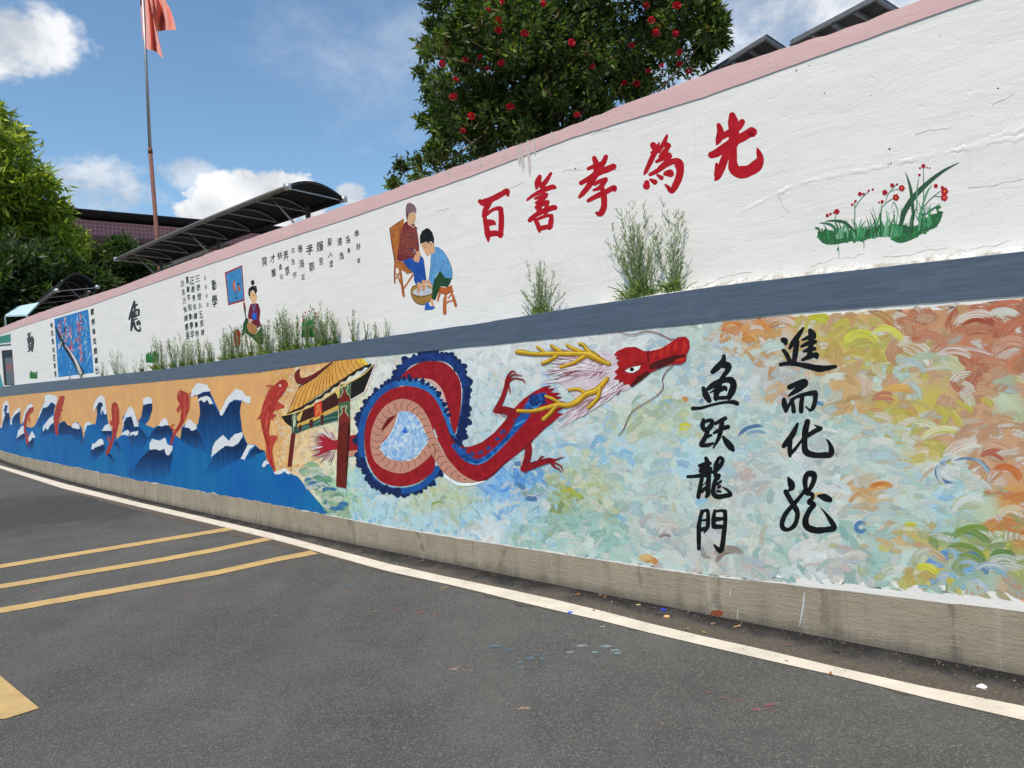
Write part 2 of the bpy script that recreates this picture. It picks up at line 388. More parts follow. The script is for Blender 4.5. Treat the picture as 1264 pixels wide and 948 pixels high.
road_strip('road_edge_line', [(0, 574.4), (83.5, 598), (167, 619), (266, 641.6), (342, 659.5), (480, 696), (560, 713.5), (658.5, 734), (746, 754.5), (822, 775), (880, 788), (960, 805), (1038, 824), (1196, 860), (1264, 871)],
           [(0, 578), (76, 602.5), (159.5, 622.7), (266, 648), (342, 667), (480, 705.4), (560, 722.5), (647, 744), (746, 767), (822, 786), (880, 799.5), (960, 817.6), (1050, 838), (1196, 875), (1264, 889)], M_WLINE, ext=(30, 4), kind='structure')
bars = [([(281, 651), (0, 696.7)], [(288.6, 654), (0, 701.4)]), ([(326.6, 663.3), (266, 676), (190, 690), (0, 721.2)], [(336, 666), (266, 681), (190, 695), (0, 726.6)]),
        ([(383.6, 679.6), (342, 687.5), (266, 704), (0, 750)], [(393, 683.4), (342, 693), (266, 710), (0, 757)])]
for t_, b_ in bars: road_strip('yellow_bar', t_, b_, M_YLINE, z=.0045, ext=(0, 2.2), kind='structure')
Q = np.array([ground(*p, .0045) for p in [(0, 834), (48.5, 874), (7, 887), (-60, 890), (-60, 800)]])
mk('yellow_block', Q, [tuple(range(5))], M_YLINE, uv=Q[:, :2], kind='structure')

# dusty gutter strip between the white line and the wall
def gutter():
    m, nt, b = newmat('gutter_dirt'); g = NG(nt); v = g.coord('UV'); sx = g.N.new('ShaderNodeSeparateXYZ'); g.L.new(v, sx.inputs[0])
    n = g.noise(v, 3.2, 6, .68, .4); f = g.noise(v, 60, 4, .75); vo = g.vor(v, 120)
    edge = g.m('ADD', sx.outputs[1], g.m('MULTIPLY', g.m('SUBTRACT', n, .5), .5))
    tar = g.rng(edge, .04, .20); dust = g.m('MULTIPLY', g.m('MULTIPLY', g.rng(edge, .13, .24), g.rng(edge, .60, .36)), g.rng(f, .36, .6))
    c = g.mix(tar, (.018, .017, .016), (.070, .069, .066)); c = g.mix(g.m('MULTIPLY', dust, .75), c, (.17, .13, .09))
    c = g.mix(g.m('MULTIPLY', g.rng(f, .62, .72), .5), c, (.20, .17, .13)); g.L.new(c, b.inputs['Base Color']); b.inputs['Roughness'].default_value = .92
    b.inputs['Specular IOR Level'].default_value = .25
    g.bump(b, g.m('ADD', f, g.m('MULTIPLY', vo, .6)), 1.0, .012); return m
M_GUT = gutter()
us_g = np.arange(-3, 30, .06); lim = np.array([.43+.06*mnoise.noise((u*1.3, 0, 0))+.07*mnoise.noise((u*7, 1, 0)) for u in us_g])
strip_flat('gutter', us_g, -.02, lim, .0022, M_GUT, rows=4)

# ------------------------------------------------------------------ walls
def concrete():
    m, nt, b = newmat('concrete'); g = NG(nt); v = g.coord('UV'); vs = g.coord('UV', (1, .13, 1)); vh = g.coord('UV', (.12, 1, 1))
    a = g.noise(v, 2.4, 6, .65); st = g.noise(vs, 7, 6, .72, .6); f = g.noise(v, 70, 4, .7); h = g.noise(vh, 60, 3, .6)
    c = g.mix(g.rng(a, .3, .7), (.225, .185, .13), (.33, .28, .205)); c = g.mix(g.m('MULTIPLY', g.rng(st, .54, .70), .45), c, (.14, .10, .065))
    blt = g.noise(v, 5.5, 7, .75, .6); c = g.mix(g.m('MULTIPLY', g.rng(blt, .56, .70), .55), c, (.11, .085, .06)); c = g.mix(g.m('MULTIPLY', g.rng(h, .35, .7), .35), c, (.36, .32, .25))
    jt = g.vor(g.coord('UV', (1, .25, 1)), .9, 'DISTANCE_TO_EDGE'); wb = g.noise(v, 9, 5, .7); c = g.mix(g.m('MULTIPLY', g.rng(g.m('ADD', jt, g.m('MULTIPLY', g.m('SUBTRACT', wb, .5), .10)), .010, .002), .4), c, (.08, .065, .05))
    c = g.mix(g.m('MULTIPLY', g.rng(st, .42, .28), .5), c, (.47, .45, .42)); c = g.mix(g.m('MULTIPLY', g.rng(f, .55, .8), .4), c, (.15, .13, .11))
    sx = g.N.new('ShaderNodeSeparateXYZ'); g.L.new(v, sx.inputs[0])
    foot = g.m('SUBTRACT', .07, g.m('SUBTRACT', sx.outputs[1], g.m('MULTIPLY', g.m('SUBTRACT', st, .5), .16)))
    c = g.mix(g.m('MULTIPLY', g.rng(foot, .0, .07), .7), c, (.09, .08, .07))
    g.L.new(c, b.inputs['Base Color']); b.inputs['Roughness'].default_value = .9
    g.bump(b, g.m('ADD', g.m('ADD', f, g.m('MULTIPLY', h, .7)), g.m('MULTIPLY', st, .5)), .6, .006); return m
def plaster(name, base, tint=None, pits=.0):
    m, nt, b = newmat(name); g = NG(nt); v = g.coord('UV'); vv = g.coord('UV', (1, .05, 1)); vh = g.coord('UV', (.28, 1, 1)); vd = g.coord('UV', (1, .22, 1))
    lump = g.noise(v, 1.6, 3, .5, .2); trow = g.noise(vh, 6, 6, .66, .5); stri = g.noise(vv, 38, 3, .6); f = g.noise(v, 55, 5, .7); mask = g.noise(v, .8, 3, .5)
    fade = g.m('MULTIPLY', g.rng(mask, .48, .6), 1.0)
    c = g.mix(g.rng(trow, .3, .72), tuple(x*.94 for x in base), base); c = g.mix(g.m('MULTIPLY', g.rng(lump, .55, .75), .5), c, tuple(x*.90 for x in base))
    c = g.mix(g.m('MULTIPLY', g.m('MULTIPLY', g.rng(stri, .58, .72), fade), .22), c, tuple(x*.62 for x in base))
    drip = g.noise(vd, 2.1, 6, .7, .2); c = g.mix(g.m('MULTIPLY', g.rng(drip, .64, .78), .35), c, tuple(x*.68 for x in base))
    if pits: c = g.mix(g.m('MULTIPLY', g.rng(f, .63, .70), pits), c, tuple(x*.35 for x in base))
    if tint: c = g.mix(g.rng(g.noise(v, 4, 5, .7), .5, .7, 0, .5), c, tint)
    g.L.new(c, b.inputs['Base Color']); b.inputs['Roughness'].default_value = .75
    sz = g.N.new('ShaderNodeSeparateXYZ'); g.L.new(v, sz.inputs[0]); thin = g.noise(g.coord('UV', (1, .045, 1)), 9, 5, .75, .15)
    up_ = g.m('MULTIPLY', g.rng(thin, .60, .74), g.m('MULTIPLY', g.rng(g.noise(v, .9, 2, .5), .46, .6), g.rng(sz.outputs[1], 2.6, 3.4)))
    c = g.mix(g.m('MULTIPLY', up_, .22), c, tuple(x*.5 for x in base))
    blot = g.noise(v, 2.7, 8, .74, .5); c = g.mix(g.m('MULTIPLY', g.rng(blot, .60, .70), .20), c, tuple(x*.55 for x in base))
    dot = g.noise(v, 17, 3, .55); c = g.mix(g.m('MULTIPLY', g.rng(dot, .735, .755), .6), c, tuple(x*.22 for x in base))
    spk = g.rng(g.noise(v, 24, 2, .5), .68, .74)
    h = g.m('ADD', g.m('MULTIPLY', lump, 5.0), g.m('ADD', g.m('MULTIPLY', trow, 2.6), g.m('ADD', g.m('MULTIPLY', f, .45), g.m('MULTIPLY', spk, .5))))
    h = g.m('ADD', h, g.m('MULTIPLY', g.m('MULTIPLY', stri, fade), .6))
    g.bump(b, h, .34, .006); return m
M_CONC = concrete(); M_WHITE = plaster('white_plaster', (.725, .705, .672)); M_PINK = plaster('pink_plaster', (.61, .40, .39), pits=.55); M_PRIM = plaster('mural_primer', (.73, .71, .67))
def bandm():
    m, nt, b = newmat('slate_blue_paint'); g = NG(nt); v = g.coord('UV', (.1, 1, 1)); u = g.coord('UV'); s_ = g.noise(v, 26, 5, .65); n = g.noise(u, 3, 5, .6); f = g.noise(u, 45, 4, .7)
    c = g.mix(g.rng(s_, .3, .7), (.056, .078, .118), (.076, .104, .152)); c = g.mix(g.m('MULTIPLY', g.rng(n, .58, .72), .35), c, (.12, .145, .175))
    c = g.mix(g.m('MULTIPLY', g.rng(f, .66, .72), .3), c, (.30, .32, .33))
    g.L.new(c, b.inputs['Base Color']); b.inputs['Roughness'].default_value = .5; g.bump(b, g.m('ADD', s_, g.m('MULTIPLY', n, 2.0)), .5, .006); return m
M_BAND = bandm()

def wallsheet(name, us, zs, off, mat, parent, **kw):
    """zs: list of arrays (bottom to top), off: matching list"""
    V = []; UV = []; n = len(us); z_, o_ = 0, 0
    for z, o in zip(zs, off):
        z = np.broadcast_to(np.asarray(z, float), us.shape); V.append(S(us, z, o)); UV.append(np.c_[us, z + (0 if len(UV) == 0 else 0)])
    V = np.concatenate(V); r = len(zs); Fc = [(j*n+i, j*n+i+1, (j+1)*n+i+1, (j+1)*n+i) for j in range(r-1) for i in range(n-1)]
    return mk(name, V, Fc, mat, parent, uv=np.concatenate(UV), **kw)
us_w = np.round(np.arange(-8, 48.01, .2), 3)
lower = empty('retaining_wall', tuple(S(5., 0., 0.)), label='long low wall covered by the painted dragon and wave mural', cat='wall')
upper = empty('boundary_wall', tuple(S(5., 0., UP)), label='tall white plastered wall with pink top behind the slate ledge', cat='wall')
for e_ in (lower, upper): e_.location = (0, 0, 0)
bt, bb, pl = L_BT(us_w), L_BB(us_w), L_PL(us_w)
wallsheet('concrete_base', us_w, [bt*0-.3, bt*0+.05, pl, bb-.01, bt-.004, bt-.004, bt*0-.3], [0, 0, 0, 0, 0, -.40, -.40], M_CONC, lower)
us_b2 = np.arange(-8, 48.01, .05); bb2 = L_BB(us_b2)+np.array([.004*mnoise.noise((u*3, 9, 0))+.003*mnoise.noise((u*19, 9, 0)) for u in us_b2]); bt2 = L_BT(us_b2)+np.array([.003*mnoise.noise((u*4, 2, 0))+.004*min(0, mnoise.noise((u*13, 2, 0))) for u in us_b2])
wallsheet('slate_band', us_b2, [bb2, (bb2+bt2)/2, bt2-.002, bt2+.001, bt2+.001], [.006, .006, .006, .002, UP-.02], M_BAND, lower)
(lambda *a: None)('slate_band', us_w, [bb, (bb+bt)/2, bt-.002, bt+.001, bt+.001], [.006, .006, .006, .002, UP-.02], M_BAND, lower)
us_f = np.arange(-4, 47.9, .04)
rag = np.array([.010*mnoise.noise((u*5, 0, 0))+.010*mnoise.noise((u*23, 3, 0)) for u in us_f])
# straight under the dragon, ragged under the waves
u400 = float(W(400, 640)[0]); plr = L_PL(us_f) + rag*np.where(us_f > u400, 1.6, .35)
wallsheet('mural_primer', us_f, [plr, L_BB(us_f)-.0005], [.0003, .0003], M_PRIM, lower)

wt, wk = L_TOP(us_w), L_PK(us_w)
us_t = np.arange(-8, 48, .05)
bite = np.array([.008*mnoise.noise((u*2.3, 5, 0))+.007*mnoise.noise((u*11, 7, 0)) for u in us_t])
wt_f = L_TOP(us_t) + bite
wallsheet('plaster_face', us_w, [bt-.02, bt+.3, (bt+wk)/2, wk, wt-.03, wt-.03, bt*0], [UP]*5+[UP-.24]*2, M_WHITE, upper)
wallsheet('pink_coping', us_t, [L_PK(us_t)+.3*bite, (L_PK(us_t)+wt_f)/2, wt_f-.004, wt_f, wt_f, L_PK(us_t)], [UP+.005, UP+.005, UP+.004, UP-.004, UP-.25, UP-.25], M_PINK, upper)
# crumbling mortar fillet where the white wall meets the ledge
def fillet(u0, u1, name='mortar_fillet'):
    us = np.arange(u0, u1, .006); rows = 9; V = []; UV = []; C = []
    for j in range(rows):
        t = j/(rows-1); h = []
        for u in us:
            a = mnoise.noise((u*6, 2, 0)); w = min(1, (u-u0)*3)*min(1, (u1-u)*2); hh = (.030+.026*a)*w; n1 = mnoise.noise((u*42, t*6, 0)); n2 = mnoise.noise((u*120, t*14, 4))
            h.append((hh*t + (.006*n1+.004*n2)*w*(t > 0), .088*(1-t)+(.012*n1+.006*n2)*w*(1-t*.6)*.8+.001))
        h = np.array(h); V.append(S(us, L_BT(us)+.002+np.maximum(h[:, 0], -.0), UP+np.clip(h[:, 1], .0008, .095)))
        UV.append(np.c_[us, L_BT(us)+h[:, 0]])
    V = np.concatenate(V); n = len(us); Fc = np.array([(j*n+i, j*n+i+1, (j+1)*n+i+1, (j+1)*n+i) for j in range(rows-1) for i in range(n-1)])
    return mk(name, V, Fc, M_MORT, upper, uv=np.concatenate(UV))
def mortar():
    m, nt, b = newmat('old_mortar'); g = NG(nt); v = g.coord('UV'); n = g.noise(v, 9, 6, .7); f = g.noise(v, 60, 5, .75)
    c = g.mix(g.rng(n, .42, .56), (.66, .67, .66), (.36, .34, .30)); c = g.mix(g.m('MULTIPLY', g.rng(f, .56, .62), .8), c, (.10, .09, .08))
    g.L.new(c, b.inputs['Base Color']); b.inputs['Roughness'].default_value = .95; g.bump(b, f, 1, .01); return m
M_MORT = mortar()
fillet(-1.5, float(W(740, 380, UP)[0]))
# raised seam in the plaster running up to the right
def seam(pts, name='plaster_seam', amp=1.0):
    P = catmull(crop(960, 120, 3.645)(pts), False, 40); u, z = W(P[:, 0], P[:, 1], UP); V = []; UV = []; n = len(u); rows = 7
    for j in range(rows):
        t = (j/(rows-1)-.5)*2
        w = np.array([.016+.014*mnoise.noise((x*9, 1, 0)) for x in u]); hgt = np.array([max(0, .004+.014*mnoise.noise((x*13, 2, 0))+.004*mnoise.noise((x*60, t*3, 0))) for x in u])*amp
        e = np.minimum(1, np.minimum(np.arange(n), np.arange(n)[::-1])/15.)
        zz = z + t*w + np.array([.010*mnoise.noise((x*25, 6, 0))+.005*mnoise.noise((x*80, 8, 0)) for x in u]); V.append(S(u, zz, UP+.0002+hgt*e*(1-abs(t)**1.5) - (.0006 if abs(t) == 1 else 0))); UV.append(np.c_[u, zz])
    V = np.concatenate(V); Fc = [(j*n+i, j*n+i+1, (j+1)*n+i+1, (j+1)*n+i) for j in range(rows-1) for i in range(n-1)]
    return mk(name, V, Fc, M_WHITE, upper, uv=np.concatenate(UV), smooth=True)
seam([(-170, 520), (-60, 460), (0, 432), (90, 392), (180, 368), (330, 338), (480, 312), (560, 290), (660, 270)], amp=.22)
seam([(480, 300), (640, 275), (760, 245), (880, 225), (960, 200), (1040, 190), (1108, 180), (1300, 150)], amp=.22)
seam([(880, 222), (950, 190), (1010, 170), (1108, 140), (1300, 100)], amp=.2)
# ground behind the wall
yard = plain('yard_paving', (.30, .28, .25), .9, nscale=2)
YZ = 1.75
us_y = np.arange(-12, 60, 2.)
strip_flat('yard', us_y, -.38, -70.0, YZ, yard, rows=4)
# ------------------------------------------------------------------ paintings on the lower wall
K1 = crop(460, 230, 5.575); K2 = crop(580, 180, 6.32); K3 = crop(780, 130, 7.022); K4 = crop(840, 430, 7.022); K5 = crop(840, 560, 7.022)
K6 = crop(950, 395, 7.021); K7 = crop(950, 510, 5.926); K8 = crop(0, 470, 7.293); K9 = crop(120, 460, 6.321); K10 = crop(220, 460, 6.321)
K11 = crop(300, 420, 4.988); K12 = crop(430, 420, 4.741); K13 = crop(540, 430, 5.267); K14 = crop(630, 395, 5.496); K15 = crop(210, 320, 7.9)
K16 = crop(0, 370, 7.9); K17 = crop(980, 180, 4.31); ID = crop(0, 0, 1)
def R(K, *lists, n=5): return [ribbon(K(l), n) for l in lists]
def G(K, *lists, s=0, rough=0): return [poly(K(l), s, rough) for l in lists]
def sub(name, par, shapes, h, lvl, off=0., **kw):
    m = h if not isinstance(h, str) else paint_mat(h)
    return wall_paint(name, par, shapes, m, lvl, off, **kw)

# sand coloured sky of the wave painting
def sandmat():
    m, nt, b = newmat('sand_paint'); g = NG(nt); v = g.coord('UV'); n = g.noise(v, 2.6, 5, .6, .6); n2 = g.noise(v, 9, 5, .65, .5); f = g.noise(v, 60, 3, .6)
    c = g.mix(g.rng(n, .35, .7), alb('#c79258'), alb('#dba565')); c = g.mix(g.m('MULTIPLY', g.rng(n2, .5, .7), .5), c, alb('#cf9a3f')); c = g.mix(g.m('MULTIPLY', g.rng(n, .52, .3), .35), c, alb('#d9a27c'))
    g.L.new(c, b.inputs['Base Color']); b.inputs['Roughness'].default_value = .65; g.bump(b, g.m('ADD', n2, g.m('MULTIPLY', f, .4)), .35, .004); return m
M_SAND = sandmat()
u_sand = float(W(372, 540)[0]); us_s = np.arange(u_sand, 47.8, .1)
wallsheet('sand_background', us_s, [L_PL(us_s)+.02, L_BB(us_s)-.006+.004*np.sin(us_s*37)], [.0005, .0005], M_SAND, lower)

# ---- brush strokes: every stroke is a bundle of bristle tracks with its own colour
PALS = {
 'cream': ['#e3cfa9', '#e6d6bd', '#d9c7a0', '#e8c39b', '#d4d0b8', '#efe0cc', '#c9c6a6', '#b9cdbb'],
 'peach': ['#e0ab7c', '#e6bb92', '#ddb58e', '#e8c9a4', '#d9a06e'],
 'green': ['#8fb38c', '#6fa37e', '#a6bf9a', '#5f9474', '#b9c9ab', '#9bc0b8'],
 'pale': ['#b2c6cd', '#bfcfd2', '#a3bcc8', '#c9d4d0', '#93b2c4', '#b4c4bb', '#cfd3c3', '#a9c2c6', '#8fb0c6'],
 'white': ['#cdd6d5', '#c3cfd2', '#dde0da', '#b5c6cb'],
 'sky': ['#7fb0dc', '#9cc3e2', '#6aa0d4', '#b3cfe0', '#89b4cf', '#c2d4d8', '#a7bfb0'],
 'blue': ['#4f8fd0', '#6aa3d8', '#3a79c2', '#86b3da', '#9fc1d6'],
 'olive': ['#a3b08c', '#b3b98f', '#93a68c', '#c2c294', '#a8bdb0', '#8fb0b4'],
 'aqua': ['#a3c0bc', '#b3cac6', '#93b6b4', '#bccbc0', '#a9bdb8', '#8fb0b8', '#c6cfc6', '#b0c0ba', '#9bb7c2', '#c2c0b4'],
 'teal': ['#7fa8a4', '#93b5ae', '#6f9c9f', '#a6bfb4', '#8fae9f'],
 'grey': ['#a9b0b4', '#b7bbb9', '#94a3ac', '#c0bdb4', '#a3b3b8', '#b59f96'],
 'orange': ['#d88a3e', '#dfa04a', '#cf7c3a', '#e0b45c', '#d89a6a', '#d6762e'],
 'yellow': ['#d6c84a', '#c9c93a', '#d9b84f', '#bfc25a', '#d8d06a', '#c2a85a'],
 'gold': ['#d6a558', '#d9b26a', '#cfa878', '#e0bf86', '#c9b884', '#d88f52'],
 'red': ['#c06a48', '#c9784e', '#b5543a', '#d0876a', '#cf9070', '#c25a34', '#c98b62'],
 'terra': ['#cf9c78', '#d6a584', '#c98e66', '#d9b396', '#c4a083', '#d98f66', '#c9a878'],
 'lgreen': ['#8fa650', '#7a9c4a', '#a8b04a', '#6f9a62', '#9fb27a', '#c9c93a'],
 'sand': ['#cf9a5e', '#d4a268', '#c99255', '#d9ac78', '#cfa070'],
 'mauve': ['#c2a8ac', '#b59aa2', '#cdb8b4', '#a58a92']}
PALS = {k: [tuple(min(.80, (a*.86+b*.14)*.92) if k in ('red', 'terra', 'orange', 'gold', 'yellow', 'lgreen') else min(.80, a*1.30) for a, b in zip(alb(c), alb('#c6bfa8'))) for c in v] for k, v in PALS.items()}
PALS['sand'] = [tuple(min(.8, x*.90) for x in c) for c in PALS['sand']]
def satur(c, k): m_ = sum(c)/3; return tuple(max(.01, m_+(x-m_)*k) for x in c)
PALS = {k: [satur((c[0]*.95, c[1]*.92, c[2]*.90), 1.06) for c in v] for k, v in PALS.items()}
ANCH = [(320, 480, 'sand'), (335, 540, 'sand'), (345, 500, 'sand'), (350, 470, 'sand'), (340, 580, 'sand'), (355, 455, 'sand'), (362, 530, 'peach'), (368, 570, 'peach'), (390, 450, 'sand'), (380, 470, 'peach'), (380, 560, 'peach'), (385, 610, 'cream'), (400, 500, 'cream'), (420, 560, 'cream'), (410, 600, 'green'), (425, 618, 'green'), (410, 630, 'green'), (440, 640, 'sky'), (400, 580, 'cream'),
 (450, 480, 'cream'), (440, 600, 'sky'), (455, 470, 'white'), (470, 500, 'pale'), (480, 630, 'sky'), (530, 640, 'sky'), (520, 620, 'olive'), (505, 540, 'sky'), (500, 570, 'white'), (560, 620, 'olive'),
 (580, 640, 'sky'), (620, 600, 'blue'), (655, 600, 'blue'), (640, 640, 'sky'), (660, 665, 'teal'), (600, 660, 'white'), (610, 480, 'pale'), (640, 430, 'white'), (600, 440, 'white'), (590, 520, 'pale'), (640, 530, 'pale'),
 (700, 420, 'white'), (760, 415, 'white'), (870, 405, 'aqua'), (700, 540, 'pale'), (690, 560, 'sky'), (700, 590, 'olive'), (675, 630, 'sky'), (700, 645, 'teal'), (690, 625, 'lgreen'), (740, 600, 'olive'), (750, 660, 'teal'), (720, 680, 'aqua'),
 (760, 560, 'sky'), (790, 590, 'aqua'), (790, 520, 'olive'), (820, 500, 'olive'), (830, 560, 'aqua'), (780, 480, 'white'), (830, 470, 'pale'), (850, 620, 'aqua'), (820, 660, 'grey'), (840, 690, 'aqua'), (800, 690, 'aqua'), (870, 680, 'grey'), (825, 655, 'grey'), (1090, 570, 'aqua'), (1010, 640, 'aqua'), (1020, 520, 'aqua'), (980, 560, 'white'), (1090, 650, 'aqua'), (1040, 610, 'white'),
 (900, 440, 'pale'), (910, 480, 'pale'), (880, 540, 'aqua'), (920, 520, 'aqua'), (850, 570, 'sky'), (930, 600, 'grey'), (940, 640, 'aqua'), (910, 660, 'aqua'), (930, 700, 'grey'), (960, 690, 'teal'), (1000, 690, 'white'),
 (905, 403, 'orange'), (930, 408, 'orange'), (925, 422, 'gold'), (955, 400, 'orange'), (985, 405, 'yellow'), (975, 425, 'gold'), (1005, 395, 'yellow'), (1015, 450, 'gold'), (950, 440, 'aqua'), (960, 470, 'grey'), (1000, 480, 'aqua'), (960, 540, 'aqua'),
 (1020, 570, 'grey'), (960, 580, 'aqua'), (1000, 600, 'aqua'), (1050, 500, 'gold'), (1040, 540, 'aqua'), (1060, 580, 'aqua'), (1070, 610, 'gold'), (1050, 640, 'aqua'), (1030, 660, 'teal'), (1060, 420, 'yellow'), (1080, 440, 'yellow'), (1100, 450, 'yellow'), (1060, 385, 'gold'),
 (1055, 470, 'gold'), (1090, 500, 'gold'), (1095, 470, 'aqua'), (1080, 540, 'aqua'), (1130, 520, 'yellow'), (1160, 500, 'yellow'), (1150, 555, 'yellow'), (1120, 400, 'red'), (1100, 385, 'terra'), (1150, 420, 'terra'), (1140, 470, 'terra'), (1150, 450, 'olive'),
 (1200, 390, 'red'), (1250, 380, 'red'), (1240, 420, 'red'), (1200, 440, 'red'), (1260, 450, 'red'), (1220, 480, 'terra'), (1200, 500, 'terra'), (1255, 500, 'olive'), (1180, 540, 'terra'), (1230, 540, 'terra'), (1260, 560, 'terra'), (1220, 580, 'terra'), (1255, 620, 'orange'),
 (1170, 575, 'white'), (1130, 590, 'aqua'), (1180, 600, 'aqua'), (1150, 560, 'yellow'), (1170, 615, 'sky'), (1110, 620, 'aqua'), (1130, 640, 'aqua'), (1120, 655, 'yellow'), (1160, 640, 'teal'), (1200, 640, 'olive'), (1110, 665, 'gold'), (1150, 670, 'lgreen'), (1190, 680, 'lgreen'), (1230, 670, 'lgreen'),
 (1250, 700, 'lgreen'), (1140, 710, 'yellow'), (1180, 705, 'blue'), (1210, 700, 'lgreen'), (1255, 660, 'orange'), (1080, 700, 'teal'), (1040, 700, 'grey'), (1110, 700, 'aqua'), (1240, 728, 'terra'), (1230, 715, 'teal'), (1300, 400, 'red'), (1330, 560, 'terra'), (1320, 700, 'lgreen'), (1420, 500, 'red'), (1450, 650, 'yellow')]
_ax = np.array([[a[0], a[1]] for a in ANCH], float)
def field(px, py, sig=900):
    d = ((_ax[:, 0]-px)**2+(_ax[:, 1]-py)**2); w = 1/(d+150)**2.0; return w/w.sum()
_mean = np.array([np.mean(PALS[a[2]], axis=0) for a in ANCH])
def pick(px, py, blend=.5):
    w = field(px, py); i = min(np.searchsorted(np.cumsum(w), random.random()), len(ANCH)-1); c = np.array(random.choice(PALS[ANCH[i][2]]))
    return c*(1-blend) + (w @ _mean)*blend
M_STROKE = vcol_mat('brush_strokes', .65, .5, 150, .14)
def ragged(u, z, px):
    """distance the paint stops short of the plinth and of the ledge"""
    lo = .004 + (.030+.05*max(0, min(1, (px-960)/200))+.035*mnoise.noise((u*3, 1, 2))+.02*mnoise.noise((u*17, 1, 2)) if px > 930 else .008+.010*mnoise.noise((u*6, 1, 2)))
    hi = .004 + (max(0, min(1, (px-880)/200))*(.035+.02*mnoise.noise((u*4, 0, 5))))
    return max(lo, .003), hi
def underpaint(u0, u1):
    us = np.arange(u0, u1, .03); rows = 46; V = []; C = []; UV = []
    lo, hi = L_PL(us), L_BB(us); px = project_many(S(us, (lo+hi)/2))[:, 0]
    rg = np.array([ragged(u, 0, p) for u, p in zip(us, px)])
    for j in range(rows+1):
        z = lo+rg[:, 0] + (hi-rg[:, 1]-lo-rg[:, 0])*j/rows; P = S(us, z); q = project_many(P); cc = []
        for (x, y), u, zz in zip(q, us, z):
            nx = mnoise.noise((u*5, zz*5, 1))*30; ny = mnoise.noise((u*5, zz*5, 7))*30; cc.append(field(x+nx, y+ny) @ _mean)
        cc = np.array(cc)*(1+.10*np.array([mnoise.noise((u*13, zz*16, 3)) for u, zz in zip(us, z)]))[:, None]
        V.append(S(us, z, .0007)); C.append(cc); UV.append(np.c_[us, z])
    n = len(us); Fc = np.array([(j*n+i, j*n+i+1, (j+1)*n+i+1, (j+1)*n+i) for j in range(rows) for i in range(n-1)])
    return mk('underpaint', np.concatenate(V), Fc, M_STROKE, lower, uv=np.concatenate(UV), col=np.clip(np.concatenate(C), .01, .8))
def project_many(P):
    q = P - np.array([0, 0, EYE]); z = q @ CF; return np.c_[CX+F*(q @ CR)/z, CY-F*(q @ CU)/z]
def bristle_mat():
    m = bpy.data.materials.new('bristle_paint'); m.use_nodes = True; nt = m.node_tree; nt.nodes.clear(); g = NG(nt)
    o = nt.nodes.new('ShaderNodeOutputMaterial'); b = nt.nodes.new('ShaderNodeBsdfPrincipled'); t = nt.nodes.new('ShaderNodeBsdfTransparent'); x = nt.nodes.new('ShaderNodeMixShader')
    v = g.coord('UV'); s_ = g.N.new('ShaderNodeSeparateXYZ'); g.L.new(v, s_.inputs[0]); L_, v_ = s_.outputs[0], s_.outputs[1]
    # U: metres along the stroke plus a seed; V: seed + across; end distance is kept in the alpha of the colour attribute
    at = g.N.new('ShaderNodeAttribute'); at.attribute_name = 'Col'; c1 = at.outputs['Color']; ends = at.outputs['Alpha']; c2 = g.attr('Col2')
    sc = g.coord('UV', (7, 6, 1)); st = g.noise(sc, 1.0, 3, .6); sc2 = g.coord('UV', (9, 19, 1)); st2 = g.noise(sc2, 1.0, 2, .6)
    fr = g.N.new('ShaderNodeMath'); fr.operation = 'FRACT'; g.L.new(v_, fr.inputs[0]); vv = fr.outputs[0]; edge = g.m('MULTIPLY', g.m('MULTIPLY', vv, g.m('SUBTRACT', 1.0, vv)), 4.0)
    c = g.mix(g.rng(st, .36, .60), c1, c2); c = g.mix(g.m('MULTIPLY', g.rng(st2, .54, .68), .5), c, g.mix(.6, c, (.72, .72, .66))); c = g.mix(g.m('MULTIPLY', g.rng(st2, .47, .34), .5), c, g.mix(1.0, c, (.62, .60, .58), 'MULTIPLY'))
    al = g.m('ADD', g.m('MULTIPLY', ends, 1.7), g.m('MULTIPLY', edge, .75)); al = g.m('ADD', al, g.m('MULTIPLY', g.m('SUBTRACT', st, .5), 3.2)); al = g.m('ADD', al, g.m('MULTIPLY', g.m('SUBTRACT', st2, .5), 2.6))
    a2 = g.m('MULTIPLY', g.rng(al, .55, 1.55, 0, 1, True), .80)
    g.L.new(c, b.inputs['Base Color']); b.inputs['Roughness'].default_value = .6; b.inputs['Specular IOR Level'].default_value = .2
    g.bump(b, g.m('ADD', st, g.m('MULTIPLY', st2, .8)), .5, .0025)
    g.L.new(a2, x.inputs[0]); g.L.new(t.outputs[0], x.inputs[1]); g.L.new(b.outputs[0], x.inputs[2]); g.L.new(x.outputs[0], o.inputs[0]); return m
M_BRIS = bristle_mat(); SC.cycles.transparent_max_bounces = 32
